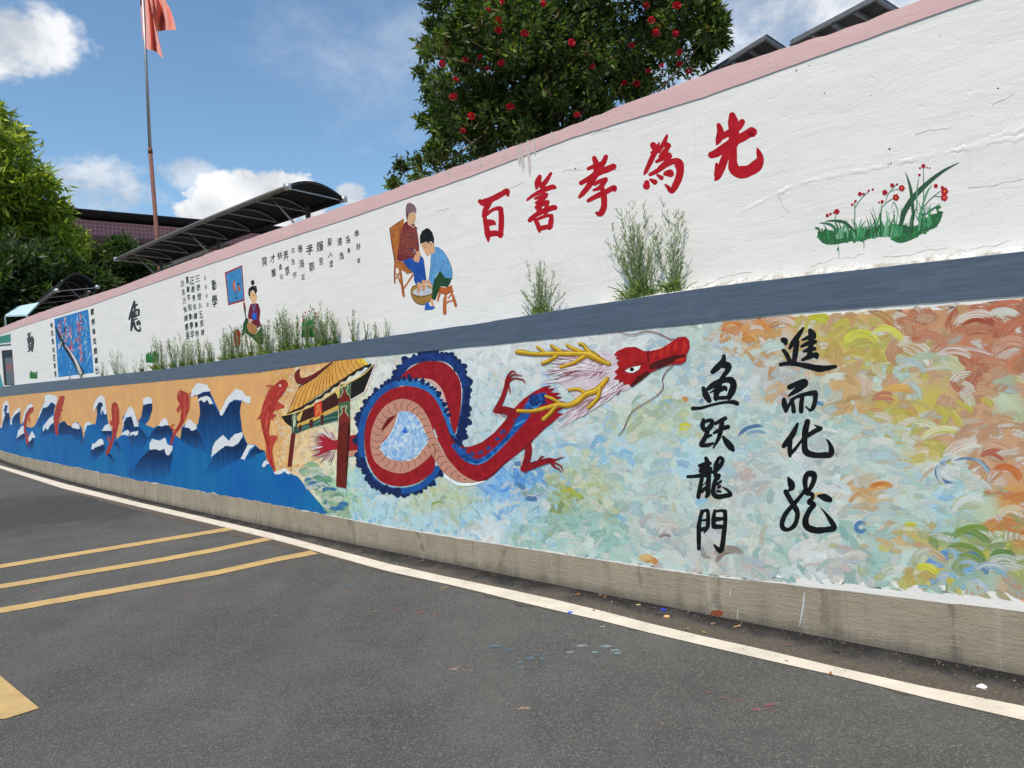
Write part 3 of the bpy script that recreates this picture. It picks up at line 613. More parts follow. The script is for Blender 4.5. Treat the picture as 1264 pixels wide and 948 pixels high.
class Bris:
    def __init__(s): s.V = []; s.C = []; s.C2 = []; s.U = []; s.F = []; s.n = 0
    def add(s, X, Z, off, c1, c2, lo, hi):
        """X, Z: (ns, 3) rails: inner, middle, outer"""
        ns = len(X); L_ = np.r_[0, np.cumsum(np.hypot(np.diff(X[:, 1]), np.diff(Z[:, 1])))]; e = np.minimum(L_, L_[-1]-L_)/max(.02, L_[-1]*.30); e = np.clip(e, 0, 1); sd = random.random()*50; si = random.randrange(200)
        for r in range(3):
            s.V.append(np.c_[X[:, r], np.clip(Z[:, r], lo, hi), np.full(ns, off)]); s.C.append(np.c_[np.tile(c1, (ns, 1)), e]); s.C2.append(np.c_[np.tile(c2, (ns, 1)), np.ones(ns)]); s.U.append(np.c_[L_*1.0+sd, np.full(ns, si+(.01, .5, .99)[r])])
        for r in range(2):
            for i in range(ns-1): s.F.append((s.n+r*ns+i, s.n+r*ns+i+1, s.n+(r+1)*ns+i+1, s.n+(r+1)*ns+i))
        s.n += 3*ns
    def build(s, name, par=None, base=0.0):
        V = np.concatenate(s.V); o = mk(name, S(V[:, 0], V[:, 1], V[:, 2]+base), np.array(s.F), M_BRIS, par or lower, uv=np.concatenate(s.U), col=np.concatenate(s.C), kind='stuff')
        ca = o.data.color_attributes.new('Col2', 'FLOAT_COLOR', 'POINT'); ca.data.foreach_set('color', np.concatenate(s.C2).astype(np.float32).ravel()); return o
def strokes(n, u0, u1, name, lvl, size=1.0, seed=3, narrow=1.0, span=2.2, contrast=1.0, blend=.5, thick=.6):
    random.seed(seed); B = Bris()
    for i in range(n):
        u = random.uniform(u0, u1); lo = float(L_PL(u)); hi = float(L_BB(u)); z = lo + (hi-lo)*random.random()
        px, py = project_many(S(np.array([u]), np.array([z])))[0]; rg = ragged(u, z, px); right = px > 640
        c = pick(px, py, blend)*random.uniform(1-.10*contrast, 1+.08*contrast); alt = pick(px, py, .15)*random.uniform(.85, 1.1)
        if random.random() < .17: alt = np.array(alb('#dcdcd2'))*random.uniform(.85, 1.05)
        r = (random.uniform(.05, .15) if right else random.uniform(.04, .10))*size; w = (random.uniform(.028, .085) if right else random.uniform(.022, .055))*size*narrow
        mid = random.gauss(math.pi/2, .75); sp_ = random.uniform(.6, span); sg = random.choice((-1, 1)); ecc = random.uniform(.45, 1.0); rot = random.gauss(0, .5); cr_, sr_ = math.cos(rot), math.sin(rot)
        th = mid + sg*np.linspace(-.5, .5, 9)*sp_; rr = np.array([r-w/2, r, r+w/2])[None, :]; x = np.cos(th)[:, None]*rr; y = np.sin(th)[:, None]*rr*ecc
        B.add(u-(x*cr_-y*sr_), z-r*.6*ecc+(x*sr_+y*cr_), (lvl+thick*i/n)*1e-3, np.clip(c, .01, .8), np.clip(alt, .01, .8), lo+rg[0]*.6, hi-rg[1]*.6)
    return B.build(name)
uL = float(W(345, 600)[0])
underpaint(-3.5, uL+.1)
strokes(4200, -3.3, uL, 'brush_strokes', .8, 1.08, seed=3, span=1.7, blend=.4, contrast=1.2, thick=.3)
strokes(3000, -3.3, uL, 'fine_brush_strokes', 1.15, .66, seed=5, span=1.8, blend=.35, contrast=1.2, thick=.25)
def swirl(marks, base=0.0, nm='broad_swirls'):
    B = Bris(); random.seed(31)
    for j, (px, py, r, a0, a1, wd, cols_) in enumerate(marks):
        for k in range(2):
            c1, c2 = [np.array(alb(random.choice(cols_)))*random.uniform(.85, 1.1) for _ in (0, 1)]
            if random.random() < .35: c2 = np.array(alb('#dcdcd2'))
            s0, s1 = a0+random.uniform(-.3, .25), a1+random.uniform(-.35, .3); th = np.linspace(s0, s1, 14); e = random.uniform(.6, .95); rr = np.array([r-wd, r-wd/2, r])[None, :]*(1 if k else random.uniform(.75, 1.05))
            ro = random.uniform(-.35, .35); x = np.cos(th)[:, None]*rr; y = np.sin(th)[:, None]*rr*e; X = px+x*math.cos(ro)+y*math.sin(ro)+random.uniform(-3, 3); Y = py-(y*math.cos(ro)-x*math.sin(ro))+random.uniform(-3, 3)
            u, z = W(X, Y); lo, hi = float(L_PL(u[0, 0]))+.01, float(L_BB(u[0, 0]))-.015; B.add(np.asarray(u), np.asarray(z), .00142+j*2e-6+k*1e-6, np.clip(c1, .01, .8), np.clip(c2, .01, .8), lo, hi)
    return B.build(nm, None, base)
gy = ['#8a8680', '#a39a90', '#7a6a5c', '#b5b0a6', '#93a0a0']; og = ['#cf7a34', '#d8923f', '#c96a2c', '#dcae5a', '#e0b878']; yw = ['#d2cc2e', '#c4c024', '#dcd75a', '#b8b840']; rd = ['#b5522e', '#c06a44', '#c9886a', '#a8452a', '#d0a088']; bl_ = ['#4a7fae', '#6f9cba', '#3a6a9c', '#9fbcc8']; gr_ = ['#7a9a3a', '#8fae52', '#688a44', '#a9b84a', '#5a8a5a']; pa = ['#dfe0d8', '#c9d2cc', '#b5c6c4', '#d6d8cc']
swirl([(826, 658, 17, .1, 3.0, 10, gy), (822, 664, 9, .2, 3.3, 5, gy), (898, 692, 22, .5, 2.9, 9, gy), (876, 680, 12, 3.0, 5.0, 6, gy), (800, 697, 13, .4, 2.7, 9, og), (905, 408, 16, .7, 2.9, 9, og), (932, 410, 18, .3, 2.6, 9, og), (965, 408, 24, .6, 2.8, 9, og), (926, 424, 11, 0, 3.1, 10, og), (1010, 402, 22, .4, 2.6, 9, yw),
       (1062, 432, 26, .7, 2.6, 12, yw), (1090, 420, 24, .3, 2.4, 10, yw), (1050, 385, 30, .6, 2.6, 9, rd), (1110, 388, 34, .5, 2.6, 10, rd), (1160, 382, 26, .5, 2.6, 10, gy), (1245, 392, 42, .5, 2.9, 16, rd), (1240, 396, 24, .5, 2.9, 10, pa), (1205, 412, 34, .7, 2.7, 13, rd), (1140, 432, 30, .6, 2.5, 12, rd), (1180, 452, 32, .8, 2.6, 12, rd), (1250, 440, 30, .8, 3.0, 14, rd),
       (1120, 462, 24, .2, 2.5, 8, pa), (1140, 540, 30, .4, 2.6, 10, yw), (1165, 560, 40, .9, 2.4, 8, yw), (1110, 500, 30, .8, 2.7, 9, og), (1090, 500, 22, .5, 2.5, 7, rd), (1180, 580, 24, 1.6, 4.6, 6, bl_), (1190, 590, 34, .1, 1.8, 4, bl_), (1165, 575, 5, 0, 6, 5, bl_), (1060, 650, 9, 0, 6, 6, bl_), (1150, 632, 26, .4, 2.8, 8, pa), (1200, 632, 26, .4, 2.8, 8, pa), (1120, 655, 12, .2, 2.6, 9, yw), (1158, 672, 20, .6, 2.8, 10, gr_), (1200, 668, 30, .5, 2.5, 12, gr_),
       (1190, 705, 30, .1, 1.9, 9, bl_), (1186, 702, 36, .2, 2.0, 6, gr_), (1142, 712, 20, .5, 2.8, 10, yw), (1236, 702, 26, .5, 2.6, 12, gr_), (1222, 716, 30, .6, 2.2, 7, bl_), (1020, 545, 20, .7, 2.4, 5, pa), (935, 545, 26, .8, 2.3, 6, bl_), (960, 590, 30, .7, 2.4, 6, pa), (700, 612, 12, .6, 2.4, 7, yw), (708, 618, 17, .4, 2.2, 6, gr_), (652, 596, 14, 3.4, 5.2, 8, bl_), (660, 605, 20, 3.6, 5.1, 8, bl_), (640, 580, 12, .4, 2.4, 7, bl_), (585, 655, 14, .5, 2.6, 7, pa), (540, 630, 12, .5, 2.6, 6, gr_), (770, 585, 16, .5, 2.6, 7, bl_), (848, 497, 9, 1.2, 2.8, 6, og), (865, 492, 6, 5.0, 6.6, 4, bl_), (1008, 500, 9, 0, 3, 6, bl_), (845, 530, 8, .2, 3, 5, yw), (1012, 620, 12, .5, 2.6, 5, og), (1088, 562, 26, .6, 2.6, 8, pa), (1085, 610, 20, .6, 2.6, 8, og), (1055, 702, 24, .7, 2.4, 8, gy), (1240, 590, 22, .3, 2.9, 11, og), (1225, 572, 26, .7, 2.2, 9, rd), (1250, 640, 20, .3, 2.9, 11, og)])
LV = 7.0

# ---- waves
waves = empty('wave_painting'); waves.parent = lower
x_ = np.linspace(-40, 407, 60); u_b = W(np.full(60, 0)+x_, np.interp(x_, [-40, 0, 95, 162, 320, 407], [548, 556, 577, 591, 619, 636]))
us_b = u_b[0]; zb = L_PL(us_b) + np.array([.010*mnoise.noise((u*5, 0, 0))+.010*mnoise.noise((u*23, 3, 0)) for u in us_b])*1.6+.004
pb = np.array([project(p) for p in S(us_b, zb)])
sil = np.concatenate([ID([(-40, 515)]), K8([(0, 430), (15, 390), (25, 330), (20, 260), (35, 200), (65, 180), (80, 210), (85, 300), (95, 355), (110, 330), (130, 275), (180, 235), (185, 300), (178, 370), (195, 400), (205, 350), (215, 290), (260, 210), (285, 200),
    (262, 250), (240, 320), (240, 410), (280, 425), (310, 410), (340, 350), (365, 260), (400, 190), (400, 140), (430, 120), (480, 135), (515, 140), (515, 180), (490, 260), (480, 380), (520, 400), (545, 375), (580, 360), (610, 400), (645, 410), (665, 375), (700, 375), (735, 420), (750, 500), (757, 520), (765, 440), (760, 400), (790, 365), (830, 390), (860, 390), (875, 300), (870, 240), (840, 270), (850, 200), (885, 140), (920, 130), (945, 160), (955, 250)]),
    K9([(75, 300), (85, 395), (110, 440), (150, 470), (150, 520), (185, 490), (210, 410), (200, 350), (225, 310), (260, 258), (290, 300), (325, 410), (345, 350), (360, 250), (360, 200), (410, 188), (430, 210), (430, 290), (405, 370), (375, 405), (440, 430), (480, 410), (530, 350), (555, 385), (560, 410), (580, 440), (600, 480), (650, 515), (660, 430), (720, 360), (775, 410), (790, 400), (805, 300), (790, 200)]),
    K10([(150, 175), (105, 190), (110, 130), (150, 80), (230, 95), (245, 140), (330, 325), (340, 300), (380, 200), (450, 125), (500, 140), (530, 180), (500, 215), (478, 260), (490, 370), (500, 460), (540, 555), (600, 560), (640, 600), (680, 620), (690, 685), (720, 700), (750, 780), (800, 770), (830, 755), (880, 795)]), K11([(290, 820), (340, 840), (375, 885), (420, 940)])])
wp = np.concatenate([sil[:, :2], pb[::-1]])
def wavemat(name, a, b_, c3, streak=(1, .25, 1), rot=0):
    m, nt, b = newmat(name); g = NG(nt); v = g.coord('UV', streak, (0, 0, rot)); u = g.coord('UV'); n = g.noise(v, 5, 6, .65, .4); n2 = g.noise(u, 1.1, 3, .5); f = g.noise(u, 80, 3, .6)
    c = g.mix(g.rng(n, .35, .65), alb(a), alb(b_)); c = g.mix(g.m('MULTIPLY', g.rng(n2, .4, .62), .7), c, alb(c3)); g.L.new(c, b.inputs['Base Color']); b.inputs['Roughness'].default_value = .6; b.inputs['Specular IOR Level'].default_value = .12
    g.bump(b, g.m('ADD', n, g.m('MULTIPLY', f, .4)), .4, .004); return m
M_SEA = wavemat('sea_blue_paint', '#156a9c', '#0f5c98', '#0b529c'); M_NAVY = wavemat('navy_paint', '#061d40', '#0b2c58', '#082450', (1, .3, 1), .5)
wall_paint('sea', waves, [poly(wp)], M_SEA, LV)
tx = np.linspace(235, 400, 30)
navy = [K8(l) for l in [[(10, 430), (40, 310), (50, 290), (75, 290), (90, 340), (60, 440), (50, 455)], [(105, 400), (130, 310), (175, 280), (185, 390), (195, 400), (150, 430)], [(200, 395), (215, 330), (250, 250), (295, 240), (250, 330), (225, 400)],
    [(320, 410), (350, 350), (380, 260), (440, 230), (480, 195), (495, 230), (470, 300), (400, 370), (350, 430)], [(365, 520), (380, 440), (430, 445), (480, 385), (505, 480), (430, 480)], [(520, 490), (540, 390), (580, 360), (610, 400), (740, 440), (757, 590), (690, 530), (640, 480), (570, 490)],
    [(860, 390), (880, 300), (870, 235), (890, 195), (925, 190), (905, 310), (960, 290), (975, 380), (900, 430)], [(915, 455), (1005, 450), (1010, 520), (940, 510)], [(820, 730), (820, 625), (890, 590), (935, 570), (950, 620), (890, 690)], [(130, 550), (155, 515), (195, 485), (225, 480), (225, 540)],
    [(235, 600), (245, 570), (310, 515), (300, 590), (275, 640)], [(960, 650), (985, 655), (1020, 730), (1000, 720)], [(35, 290), (40, 250), (60, 215), (72, 225), (55, 270), (50, 300)], [(405, 245), (415, 190), (435, 185), (460, 155), (430, 235)]]] + \
    [K9(l) for l in [[(215, 440), (210, 390), (245, 345), (270, 345), (290, 420), (325, 420), (370, 470), (400, 510), (350, 615), (270, 560), (240, 500)], [(320, 385), (345, 340), (360, 250), (430, 240), (430, 290), (405, 370), (375, 405), (345, 410)],
    [(385, 530), (430, 460), (480, 415), (560, 410), (590, 450), (580, 560), (540, 505), (430, 515)], [(250, 800), (330, 680), (410, 600), (460, 595), (525, 590), (550, 640), (590, 600), (580, 700), (565, 800), (480, 840), (380, 830)],
    [(650, 520), (660, 430), (715, 430), (740, 455), (775, 440), (860, 560), (885, 640), (800, 600), (700, 560)], [(130, 560), (150, 530), (170, 570), (200, 585), (180, 605)], [(85, 630), (110, 640), (145, 700), (130, 705)]]] + \
    [K10(l) for l in [[(150, 420), (170, 330), (170, 235), (150, 175), (245, 140), (275, 245), (335, 335), (370, 290), (420, 215), (495, 225), (480, 300), (500, 460), (440, 480), (395, 530), (350, 485), (290, 540), (255, 650), (200, 560)],
    [(200, 800), (260, 680), (300, 630), (370, 570), (430, 575), (500, 495), (540, 560), (500, 670), (420, 700), (330, 760)], [(520, 680), (600, 575), (640, 600), (685, 612), (600, 640), (545, 690)]]]
def gradwave():
    m, nt, b = newmat('graded_wave_paint'); g = NG(nt); n = g.noise(g.coord('UV', (1, .16, 1), (0, 0, .45)), 9, 6, .7, .4); c = g.attr()
    sp_ = g.N.new('ShaderNodeSeparateColor'); g.L.new(c, sp_.inputs[0]); t = g.m('ADD', sp_.outputs[0], g.m('MULTIPLY', g.m('SUBTRACT', n, .5), .9))
    c1 = g.mix(g.rng(t, .25, .62), alb('#0a2850'), alb('#104478')); c2 = g.mix(g.rng(t, .60, 1.02), c1, alb('#0f5c98'))
    g.L.new(c2, b.inputs['Base Color']); b.inputs['Roughness'].default_value = .6; b.inputs['Specular IOR Level'].default_value = .12; g.bump(b, n, .3, .004); return m
np_ = [poly(l, 0, .5, i) for i, l in enumerate(navy)]
def gr(P): t = (P[:, 1]-P[:, 1].min())/max(1, np.ptp(P[:, 1])); return [(x, x, x) for x in t]
wall_paint('dark_wave', waves, np_, gradwave(), LV+1.0, step=3e-5, cols=[gr(p[0]) for p in np_])
# feathered brush drags below the dark crests
random.seed(21); fe = []
for l in navy:
    a = l[:, :2]; cx, cy = a.mean(0); sz = np.ptp(a[:, 1])
    for k in range(int(4+sz*.12)):
        p = a[random.randrange(len(a))]
        q = cx + (p[0]-cx)*random.uniform(.0, .95); r_ = cy + (p[1]-cy)*random.uniform(.2, 1.0) + (sz*.12 if p[1] > cy else 0)
        ln = random.uniform(.12, .38)*sz; dx = random.uniform(-.45, -.05)*ln; w = random.uniform(.4, 1.5)*(.5+cx/300)
        if p[1] > cy: fe.append(((ribbon(np.array([(q, r_-ln*.5, .2), (q+dx*.5, r_, w), (q+dx, r_+ln*.5, .15)]), 4)), random.choice(['#08224a', '#0b2c5a', '#103f74', '#0c366c', '#15507f'])))
wall_paint('wave_shading', waves, [f_[0] for f_ in fe], vcol_mat('wave_strokes', .55), LV+2.2, cols=[alb(f_[1]) for f_ in fe])
caps = [K8(l) for l in [[(20, 330), (20, 260), (35, 200), (65, 180), (80, 210), (82, 290), (60, 290), (70, 225), (50, 215), (35, 260), (45, 310), (30, 360), (15, 420), (5, 420), (20, 370)], [(95, 390), (95, 355), (130, 275), (180, 235), (185, 265), (160, 290), (130, 310), (110, 345), (108, 395)],
    [(200, 380), (215, 290), (260, 210), (290, 205), (300, 235), (265, 245), (230, 300), (210, 380)], [(340, 360), (365, 260), (400, 200), (405, 140), (430, 120), (515, 140), (515, 180), (500, 220), (480, 195), (455, 195), (430, 235), (405, 240), (385, 245), (360, 310)],
    [(385, 450), (390, 410), (440, 345), (480, 310), (485, 370), (470, 385), (450, 400), (430, 445), (410, 420), (395, 455)], [(150, 515), (165, 450), (200, 405), (215, 410), (218, 470), (195, 480), (180, 490), (160, 510)], [(235, 545), (270, 490), (290, 450), (318, 500), (315, 515), (295, 510), (270, 540), (245, 570)],
    [(645, 420), (655, 385), (680, 375), (715, 395), (718, 435), (690, 435)], [(760, 470), (760, 400), (790, 365), (830, 380), (825, 395), (785, 400), (768, 450)], [(835, 280), (850, 200), (885, 140), (920, 130), (945, 160), (955, 240), (965, 300), (940, 300), (925, 260), (905, 310), (915, 240), (930, 225), (920, 195), (890, 195), (870, 235), (850, 270)],
    [(915, 450), (950, 400), (990, 385), (1005, 450), (960, 450)], [(822, 615), (835, 565), (860, 560), (900, 520), (930, 530), (935, 570), (890, 590), (855, 600), (840, 620)]]] + \
    [K9(l) for l in [[(190, 470), (205, 370), (225, 310), (260, 258), (290, 300), (325, 420), (290, 420), (270, 345), (245, 345), (225, 350), (208, 390)], [(185, 490), (200, 465), (240, 445), (255, 470), (245, 495), (215, 485)], [(255, 495), (265, 465), (320, 455), (320, 480), (300, 495), (280, 480)],
    [(360, 250), (360, 200), (410, 188), (430, 210), (430, 240), (400, 240), (375, 250)], [(478, 415), (500, 375), (530, 350), (555, 385), (560, 410), (525, 410), (510, 420)],
    [(410, 600), (410, 555), (430, 515), (460, 525), (490, 530), (530, 505), (550, 560), (590, 575), (585, 610), (560, 645), (540, 640), (525, 590), (490, 610), (460, 595), (430, 600)], [(680, 425), (700, 380), (720, 360), (775, 410), (775, 440), (740, 455), (715, 430)]]] + \
    [K10(l) for l in [[(100, 195), (110, 130), (150, 80), (230, 95), (250, 145), (200, 150), (160, 170), (130, 175)], [(150, 225), (170, 195), (220, 180), (250, 195), (275, 245), (245, 245), (230, 210), (205, 235), (185, 215)],
    [(330, 335), (325, 310), (380, 200), (450, 125), (500, 140), (530, 180), (570, 190), (565, 240), (540, 240), (500, 215), (440, 210), (400, 235), (370, 290), (345, 335)], [(260, 660), (270, 580), (290, 540), (350, 485), (395, 530), (440, 480), (500, 465), (505, 495), (470, 550), (430, 575), (370, 570), (330, 600), (290, 630)],
    [(490, 670), (545, 560), (600, 565), (560, 600), (520, 680)], [(655, 725), (670, 690), (695, 685), (720, 705), (690, 715), (670, 740)], [(745, 775), (800, 760), (835, 745), (885, 780), (860, 795), (830, 770), (800, 790), (760, 795)]]]
for i, l in enumerate(caps): wall_paint('foam_cap', waves, [poly(l, 0, .75, i)], paint_mat('#cfd3d6', .05), LV+3.4+.05*i)

r5 = random.Random(5)
swirl([(r5.uniform(374, 432), 0, r5.uniform(7, 15), .2, 2.9, r5.uniform(5, 9), r5.choice([['#5f9a78', '#7fae8a', '#3f8a86'], ['#2f78a8', '#4f90b4'], ['#a9bfa0', '#8fb38c'], ['#5f9a78', '#9fb8a0']])) for _ in range(0)] + [(x, y, rr, .2, 2.9, wd, cc) for x, y, rr, wd, cc in [(378+i*1.5+r5.uniform(-5, 7), 583+i*1.75+r5.uniform(-6, 8), r5.uniform(6, 12), r5.uniform(4, 8), r5.choice([['#5f9a78', '#7fae8a', '#3f8a86'], ['#1c6a9c', '#2f78a8'], ['#a9bfa0', '#8fb38c'], ['#4f8a68', '#9fb8a0']])) for i in list(range(31))*2]], .0006, 'blended_edge')
# ---- carp
fm = '#a5291f'
def carp(body, fins, strokes_, lab, K, light=(), eye=None):
    e = empty('carp_painting'); e.parent = lower; e['label'] = lab
    sub('body', e, G(K, body, s=3), paint_mat(fm, .2, .5, '#86201c'), LV+5.6)
    if fins or strokes_: sub('fins', e, G(K, *fins, s=2)+R(K, *strokes_), '#b03a2c', LV+6.6)
    if light: sub('scales', e, R(K, *light), '#cf6a4c', LV+7.6)
    if eye:
        sub('eye', e, G(K, ell(eye[0], eye[1], eye[2]*.8, eye[2])), '#e8d8c8', LV+8.6); sub('pupil', e, G(K, ell(eye[0]-1, eye[1], eye[2]*.4)), '#201010', LV+9)
b1 = [(855, 75), (852, 110), (820, 170), (780, 215), (755, 290), (730, 330), (715, 400), (710, 480), (725, 500), (740, 540), (735, 620), (760, 770), (740, 750), (690, 660), (685, 560), (660, 460), (645, 380), (650, 300), (680, 200), (730, 120), (790, 65), (825, 52)]
sp = []
for t in np.linspace(0, 1, 15):
    x = 738-95*t+18*math.sin(t*3); y = 105+245*t; sp.append([(x+6, y, 12), (x-16, y-4+10*t, 8), (x-30-8*math.sin(t*7), y+4+12*t, 2)])
random.seed(4)
carp(b1, [[(770, 225), (820, 250), (830, 270), (790, 282), (765, 295), (750, 262)], [(735, 318), (770, 330), (745, 350), (737, 372), (720, 350)], [(700, 495), (780, 495), (745, 560), (735, 600), (715, 545)]],
     sp+[[(690, 105, 8), (715, 98, 10), (738, 112, 12)], [(790, 62, 2), (778, 40, 3), (768, 32, 1)], [(820, 52, 3), (815, 38, 3), (800, 35, 1)]], 'largest red carp leaping beside the painted gate', K10,
     [[(x, y, 1.5), (x+4, y+6, 4), (x-2, y+14, 1.5)] for x, y in [(700+random.uniform(-30, 30)-.25*(yy-200)*.5, yy) for yy in range(170, 470, 9)]] + [[(780, 190, 3), (790, 150, 4), (815, 130, 2)], [(690, 560, 3), (700, 620, 5), (715, 690, 3)], [(720, 520, 2), (722, 600, 4), (745, 720, 2)], [(700, 300, 3), (690, 380, 5), (695, 450, 2)], [(730, 510, 2), (755, 505, 3), (772, 500, 1)]], (797, 100, 11))
carp([(650, 138), (690, 150), (715, 190), (715, 280), (690, 360), (650, 430), (612, 480), (583, 560), (573, 550), (590, 480), (620, 430), (650, 370), (655, 300), (650, 250), (625, 210), (630, 160)], [[(650, 240), (620, 285), (635, 312), (655, 270)], [(655, 320), (648, 350), (662, 345)]],
     [[(615, 455, 10), (588, 440, 14), (580, 415, 12), (605, 405, 6)]] + [[(700+8*math.sin(t*3), 160+170*t, 10), (722, 165+160*t, 5), (735-20*t, 150+170*t, 1.5)] for t in np.linspace(0, .8, 8)] + [[(655, 135, 3), (650, 115, 2)], [(630, 165, 3), (612, 150, 1)]], 'red carp leaping over the middle crest', K9,
     [[(675, y, 3), (690, y+12, 4), (672, y+24, 2)] for y in range(170, 350, 22)], (645, 165, 5))
carp([(120, 240), (145, 232), (165, 260), (170, 340), (165, 420), (135, 520), (90, 630), (65, 630), (85, 580), (115, 500), (120, 420), (115, 340), (112, 280)], [[(115, 368), (98, 390), (104, 412), (122, 400)]],
     [[(95, 540, 10), (88, 510, 14), (95, 498, 8)]] + [[(168, y, 6), (180, y-4, 2)] for y in range(290, 410, 18)], 'straight red carp standing on its tail in the waves', K9, [[(140, y, 3), (150, y+10, 4), (138, y+20, 2)] for y in range(270, 430, 24)])
carp([(555, 140), (583, 140), (575, 190), (555, 260), (535, 340), (525, 400), (525, 480), (505, 485), (490, 400), (485, 340), (500, 260), (525, 180)], [[(548, 235), (568, 262), (550, 275)]], [[(535, 150, 6), (545, 140, 8), (560, 142, 6)], [(545, 290, 4), (552, 330, 5), (530, 390, 4)]], 'slim red carp against a tall curling wave', K8)
carp([(300, 235), (300, 270), (265, 310), (245, 370), (235, 430), (245, 500), (260, 560), (240, 570), (230, 500), (215, 440), (220, 370), (240, 290), (270, 250)], [[(262, 320), (275, 350), (262, 380)]], [[(262, 340, 5), (268, 370, 6), (262, 395, 3)], [(262, 470, 8), (250, 500, 8), (258, 545, 3)]], 'leftmost red carp bent over two foam caps', K8)

# ---- gate (paifang)
gate = empty('gate_painting'); gate.parent = lower; gate['label'] = 'painted gate with yellow roof and red pillars'
MAR = '#5e1814'
sub('underside', gate, G(K11, [(812, 142), (790, 200), (745, 315), (665, 362), (665, 258), (720, 220), (770, 175)], [(235, 467), (330, 452), (332, 530), (300, 535), (262, 505)]), '#17140f', LV+6)
sub('beam', gate, G(K11, [(330, 452), (440, 400), (500, 370), (600, 300), (600, 385), (585, 400), (500, 440), (420, 490), (330, 518)]), '#3a1512', LV+6.4)
sub('green_panel', gate, G(K11, [(330, 540), (460, 490), (585, 430), (585, 495), (500, 512), (400, 545), (330, 575)]), '#27493d', LV+6.8)
sub('panel_trim', gate, R(K11, [(335, 552, 5), (380, 535, 7), (430, 520, 5)], [(440, 515, 5), (490, 490, 8), (580, 470, 5)], [(335, 572, 4), (400, 543, 5), (500, 515, 5), (585, 492, 4)]), '#4f8475', LV+7.2)
sub('yellow_beam', gate, G(K11, [(330, 517), (450, 468), (590, 398), (590, 420), (450, 492), (330, 537)]), '#c9a24c', LV+7.6)
sub('post', gate, G(K11, [(410, 492), (432, 483), (432, 535), (410, 538)], [(478, 465), (498, 455), (498, 520), (480, 520)], [(345, 525), (362, 520), (362, 560), (345, 565)]), '#4a1a16', LV+7.9)
sub('bracket', gate, G(K11, [(330, 470), (372, 430), (365, 455), (350, 500), (335, 490)], [(560, 310), (598, 290), (600, 340), (585, 360), (580, 335)]), '#d0b464', LV+8)
sub('pillar', gate, G(K11, [(298, 575), (325, 572), (300, 778), (275, 778)]), MAR, LV+8.2)
sub('pillar_line', gate, R(K11, [(298, 778, 3), (297, 806, 2)]), '#201512', LV+8.2)
sub('pillar_cap', gate, G(K11, [(300, 460), (335, 455), (335, 570), (302, 572)]), '#2d4a38', LV+8.5)
sub('pillar_trim', gate, R(K11, [(306, 480, 3), (318, 450, 4), (330, 478, 3)], [(306, 480, 3), (312, 500, 3), (310, 565, 3)], [(318, 470, 9), (320, 500, 12), (318, 530, 9)]), '#b9c2a0', LV+8.8)
sub('pillar', gate, G(K11, [(590, 370), (660, 360), (662, 560), (652, 700), (637, 912), (575, 900), (580, 700), (592, 480)]), paint_mat('#64190f', .15, .5, '#521410'), LV+9)
sub('pillar_shade', gate, G(K11, [(655, 380), (662, 560), (652, 700), (637, 912), (640, 700), (648, 560)]), '#3c110d', LV+9.3)
sub('pillar_cap', gate, G(K11, [(600, 275), (662, 258), (664, 350), (592, 375)], [(590, 382), (660, 368), (662, 485), (642, 492), (590, 500)]), '#46603f', LV+9.4)
sub('pillar_peak', gate, G(K11, [(626, 285), (634, 320), (655, 342), (664, 372), (590, 386), (594, 358), (612, 325)], [(622, 400), (634, 440), (655, 470), (660, 505), (592, 512), (596, 470), (612, 440)]), '#74201a', LV+9.7)
sub('pillar_trim', gate, R(K11, [(596, 355, 3), (616, 322, 4), (612, 300, 4), (612, 285, 5), (622, 278, 5), (632, 288, 3)], [(632, 288, 3), (642, 276, 5), (652, 285, 5), (640, 312, 4), (660, 345, 3)], [(594, 470, 3), (614, 440, 4), (606, 418, 5), (612, 405, 5), (622, 414, 3)], [(622, 414, 3), (634, 402, 5), (640, 415, 5), (632, 438, 4), (655, 470, 3)]), '#b7c39a', LV+10)
sub('tiled_roof', gate, G(K11, [(545, 135), (600, 125), (680, 117), (740, 112), (775, 148), (700, 182), (640, 222), (560, 272), (500, 312), (430, 362), (340, 422), (272, 448), (320, 370), (345, 290), (440, 235), (520, 160)]), paint_mat('#cf9d4e', .12, .6, '#c58a3a'), LV+9.8)
sub('roof_highlight', gate, G(K11, [(700, 122), (740, 112), (775, 148), (745, 155)]), '#e0c040', LV+10.1)
rl = []
tp = catmull(np.array([(345, 290), (440, 235), (520, 165), (560, 130), (640, 121), (740, 113)], float), False, 8); btm = catmull(np.array([(275, 445), (350, 415), (430, 362), (500, 312), (560, 272), (640, 222), (700, 182), (765, 150)], float), False, 8)
for t in np.linspace(.03, .97, 18):
    a = tp[int(t*(len(tp)-1))]; b = btm[int(t*(len(btm)-1))]; m_ = (a+b)/2+np.array([-6, 4]); rl.append([(a[0], a[1], 3), (m_[0], m_[1], 3.4), (b[0], b[1], 4)])
sub('tile_line', gate, R(K11, *rl), '#7a4a1c', LV+10.3)
ev = [(x, y+4*math.sin(i*1.7), 13+4*math.sin(i*1.7)) for i, (x, y) in enumerate(catmull(np.array([(275, 455), (380, 405), (480, 345), (560, 285), (640, 228), (720, 178), (788, 150)], float), False, 6))]
sub('eaves', gate, R(K11, ev, n=2), '#1c120c', LV+10.6); sub('eaves_trim', gate, R(K11, [(236, 467, 3), (330, 442, 7), (450, 392, 8), (540, 332, 8), (640, 268, 8), (740, 212, 8), (812, 143, 3)]), '#d9b86a', LV+10.9)
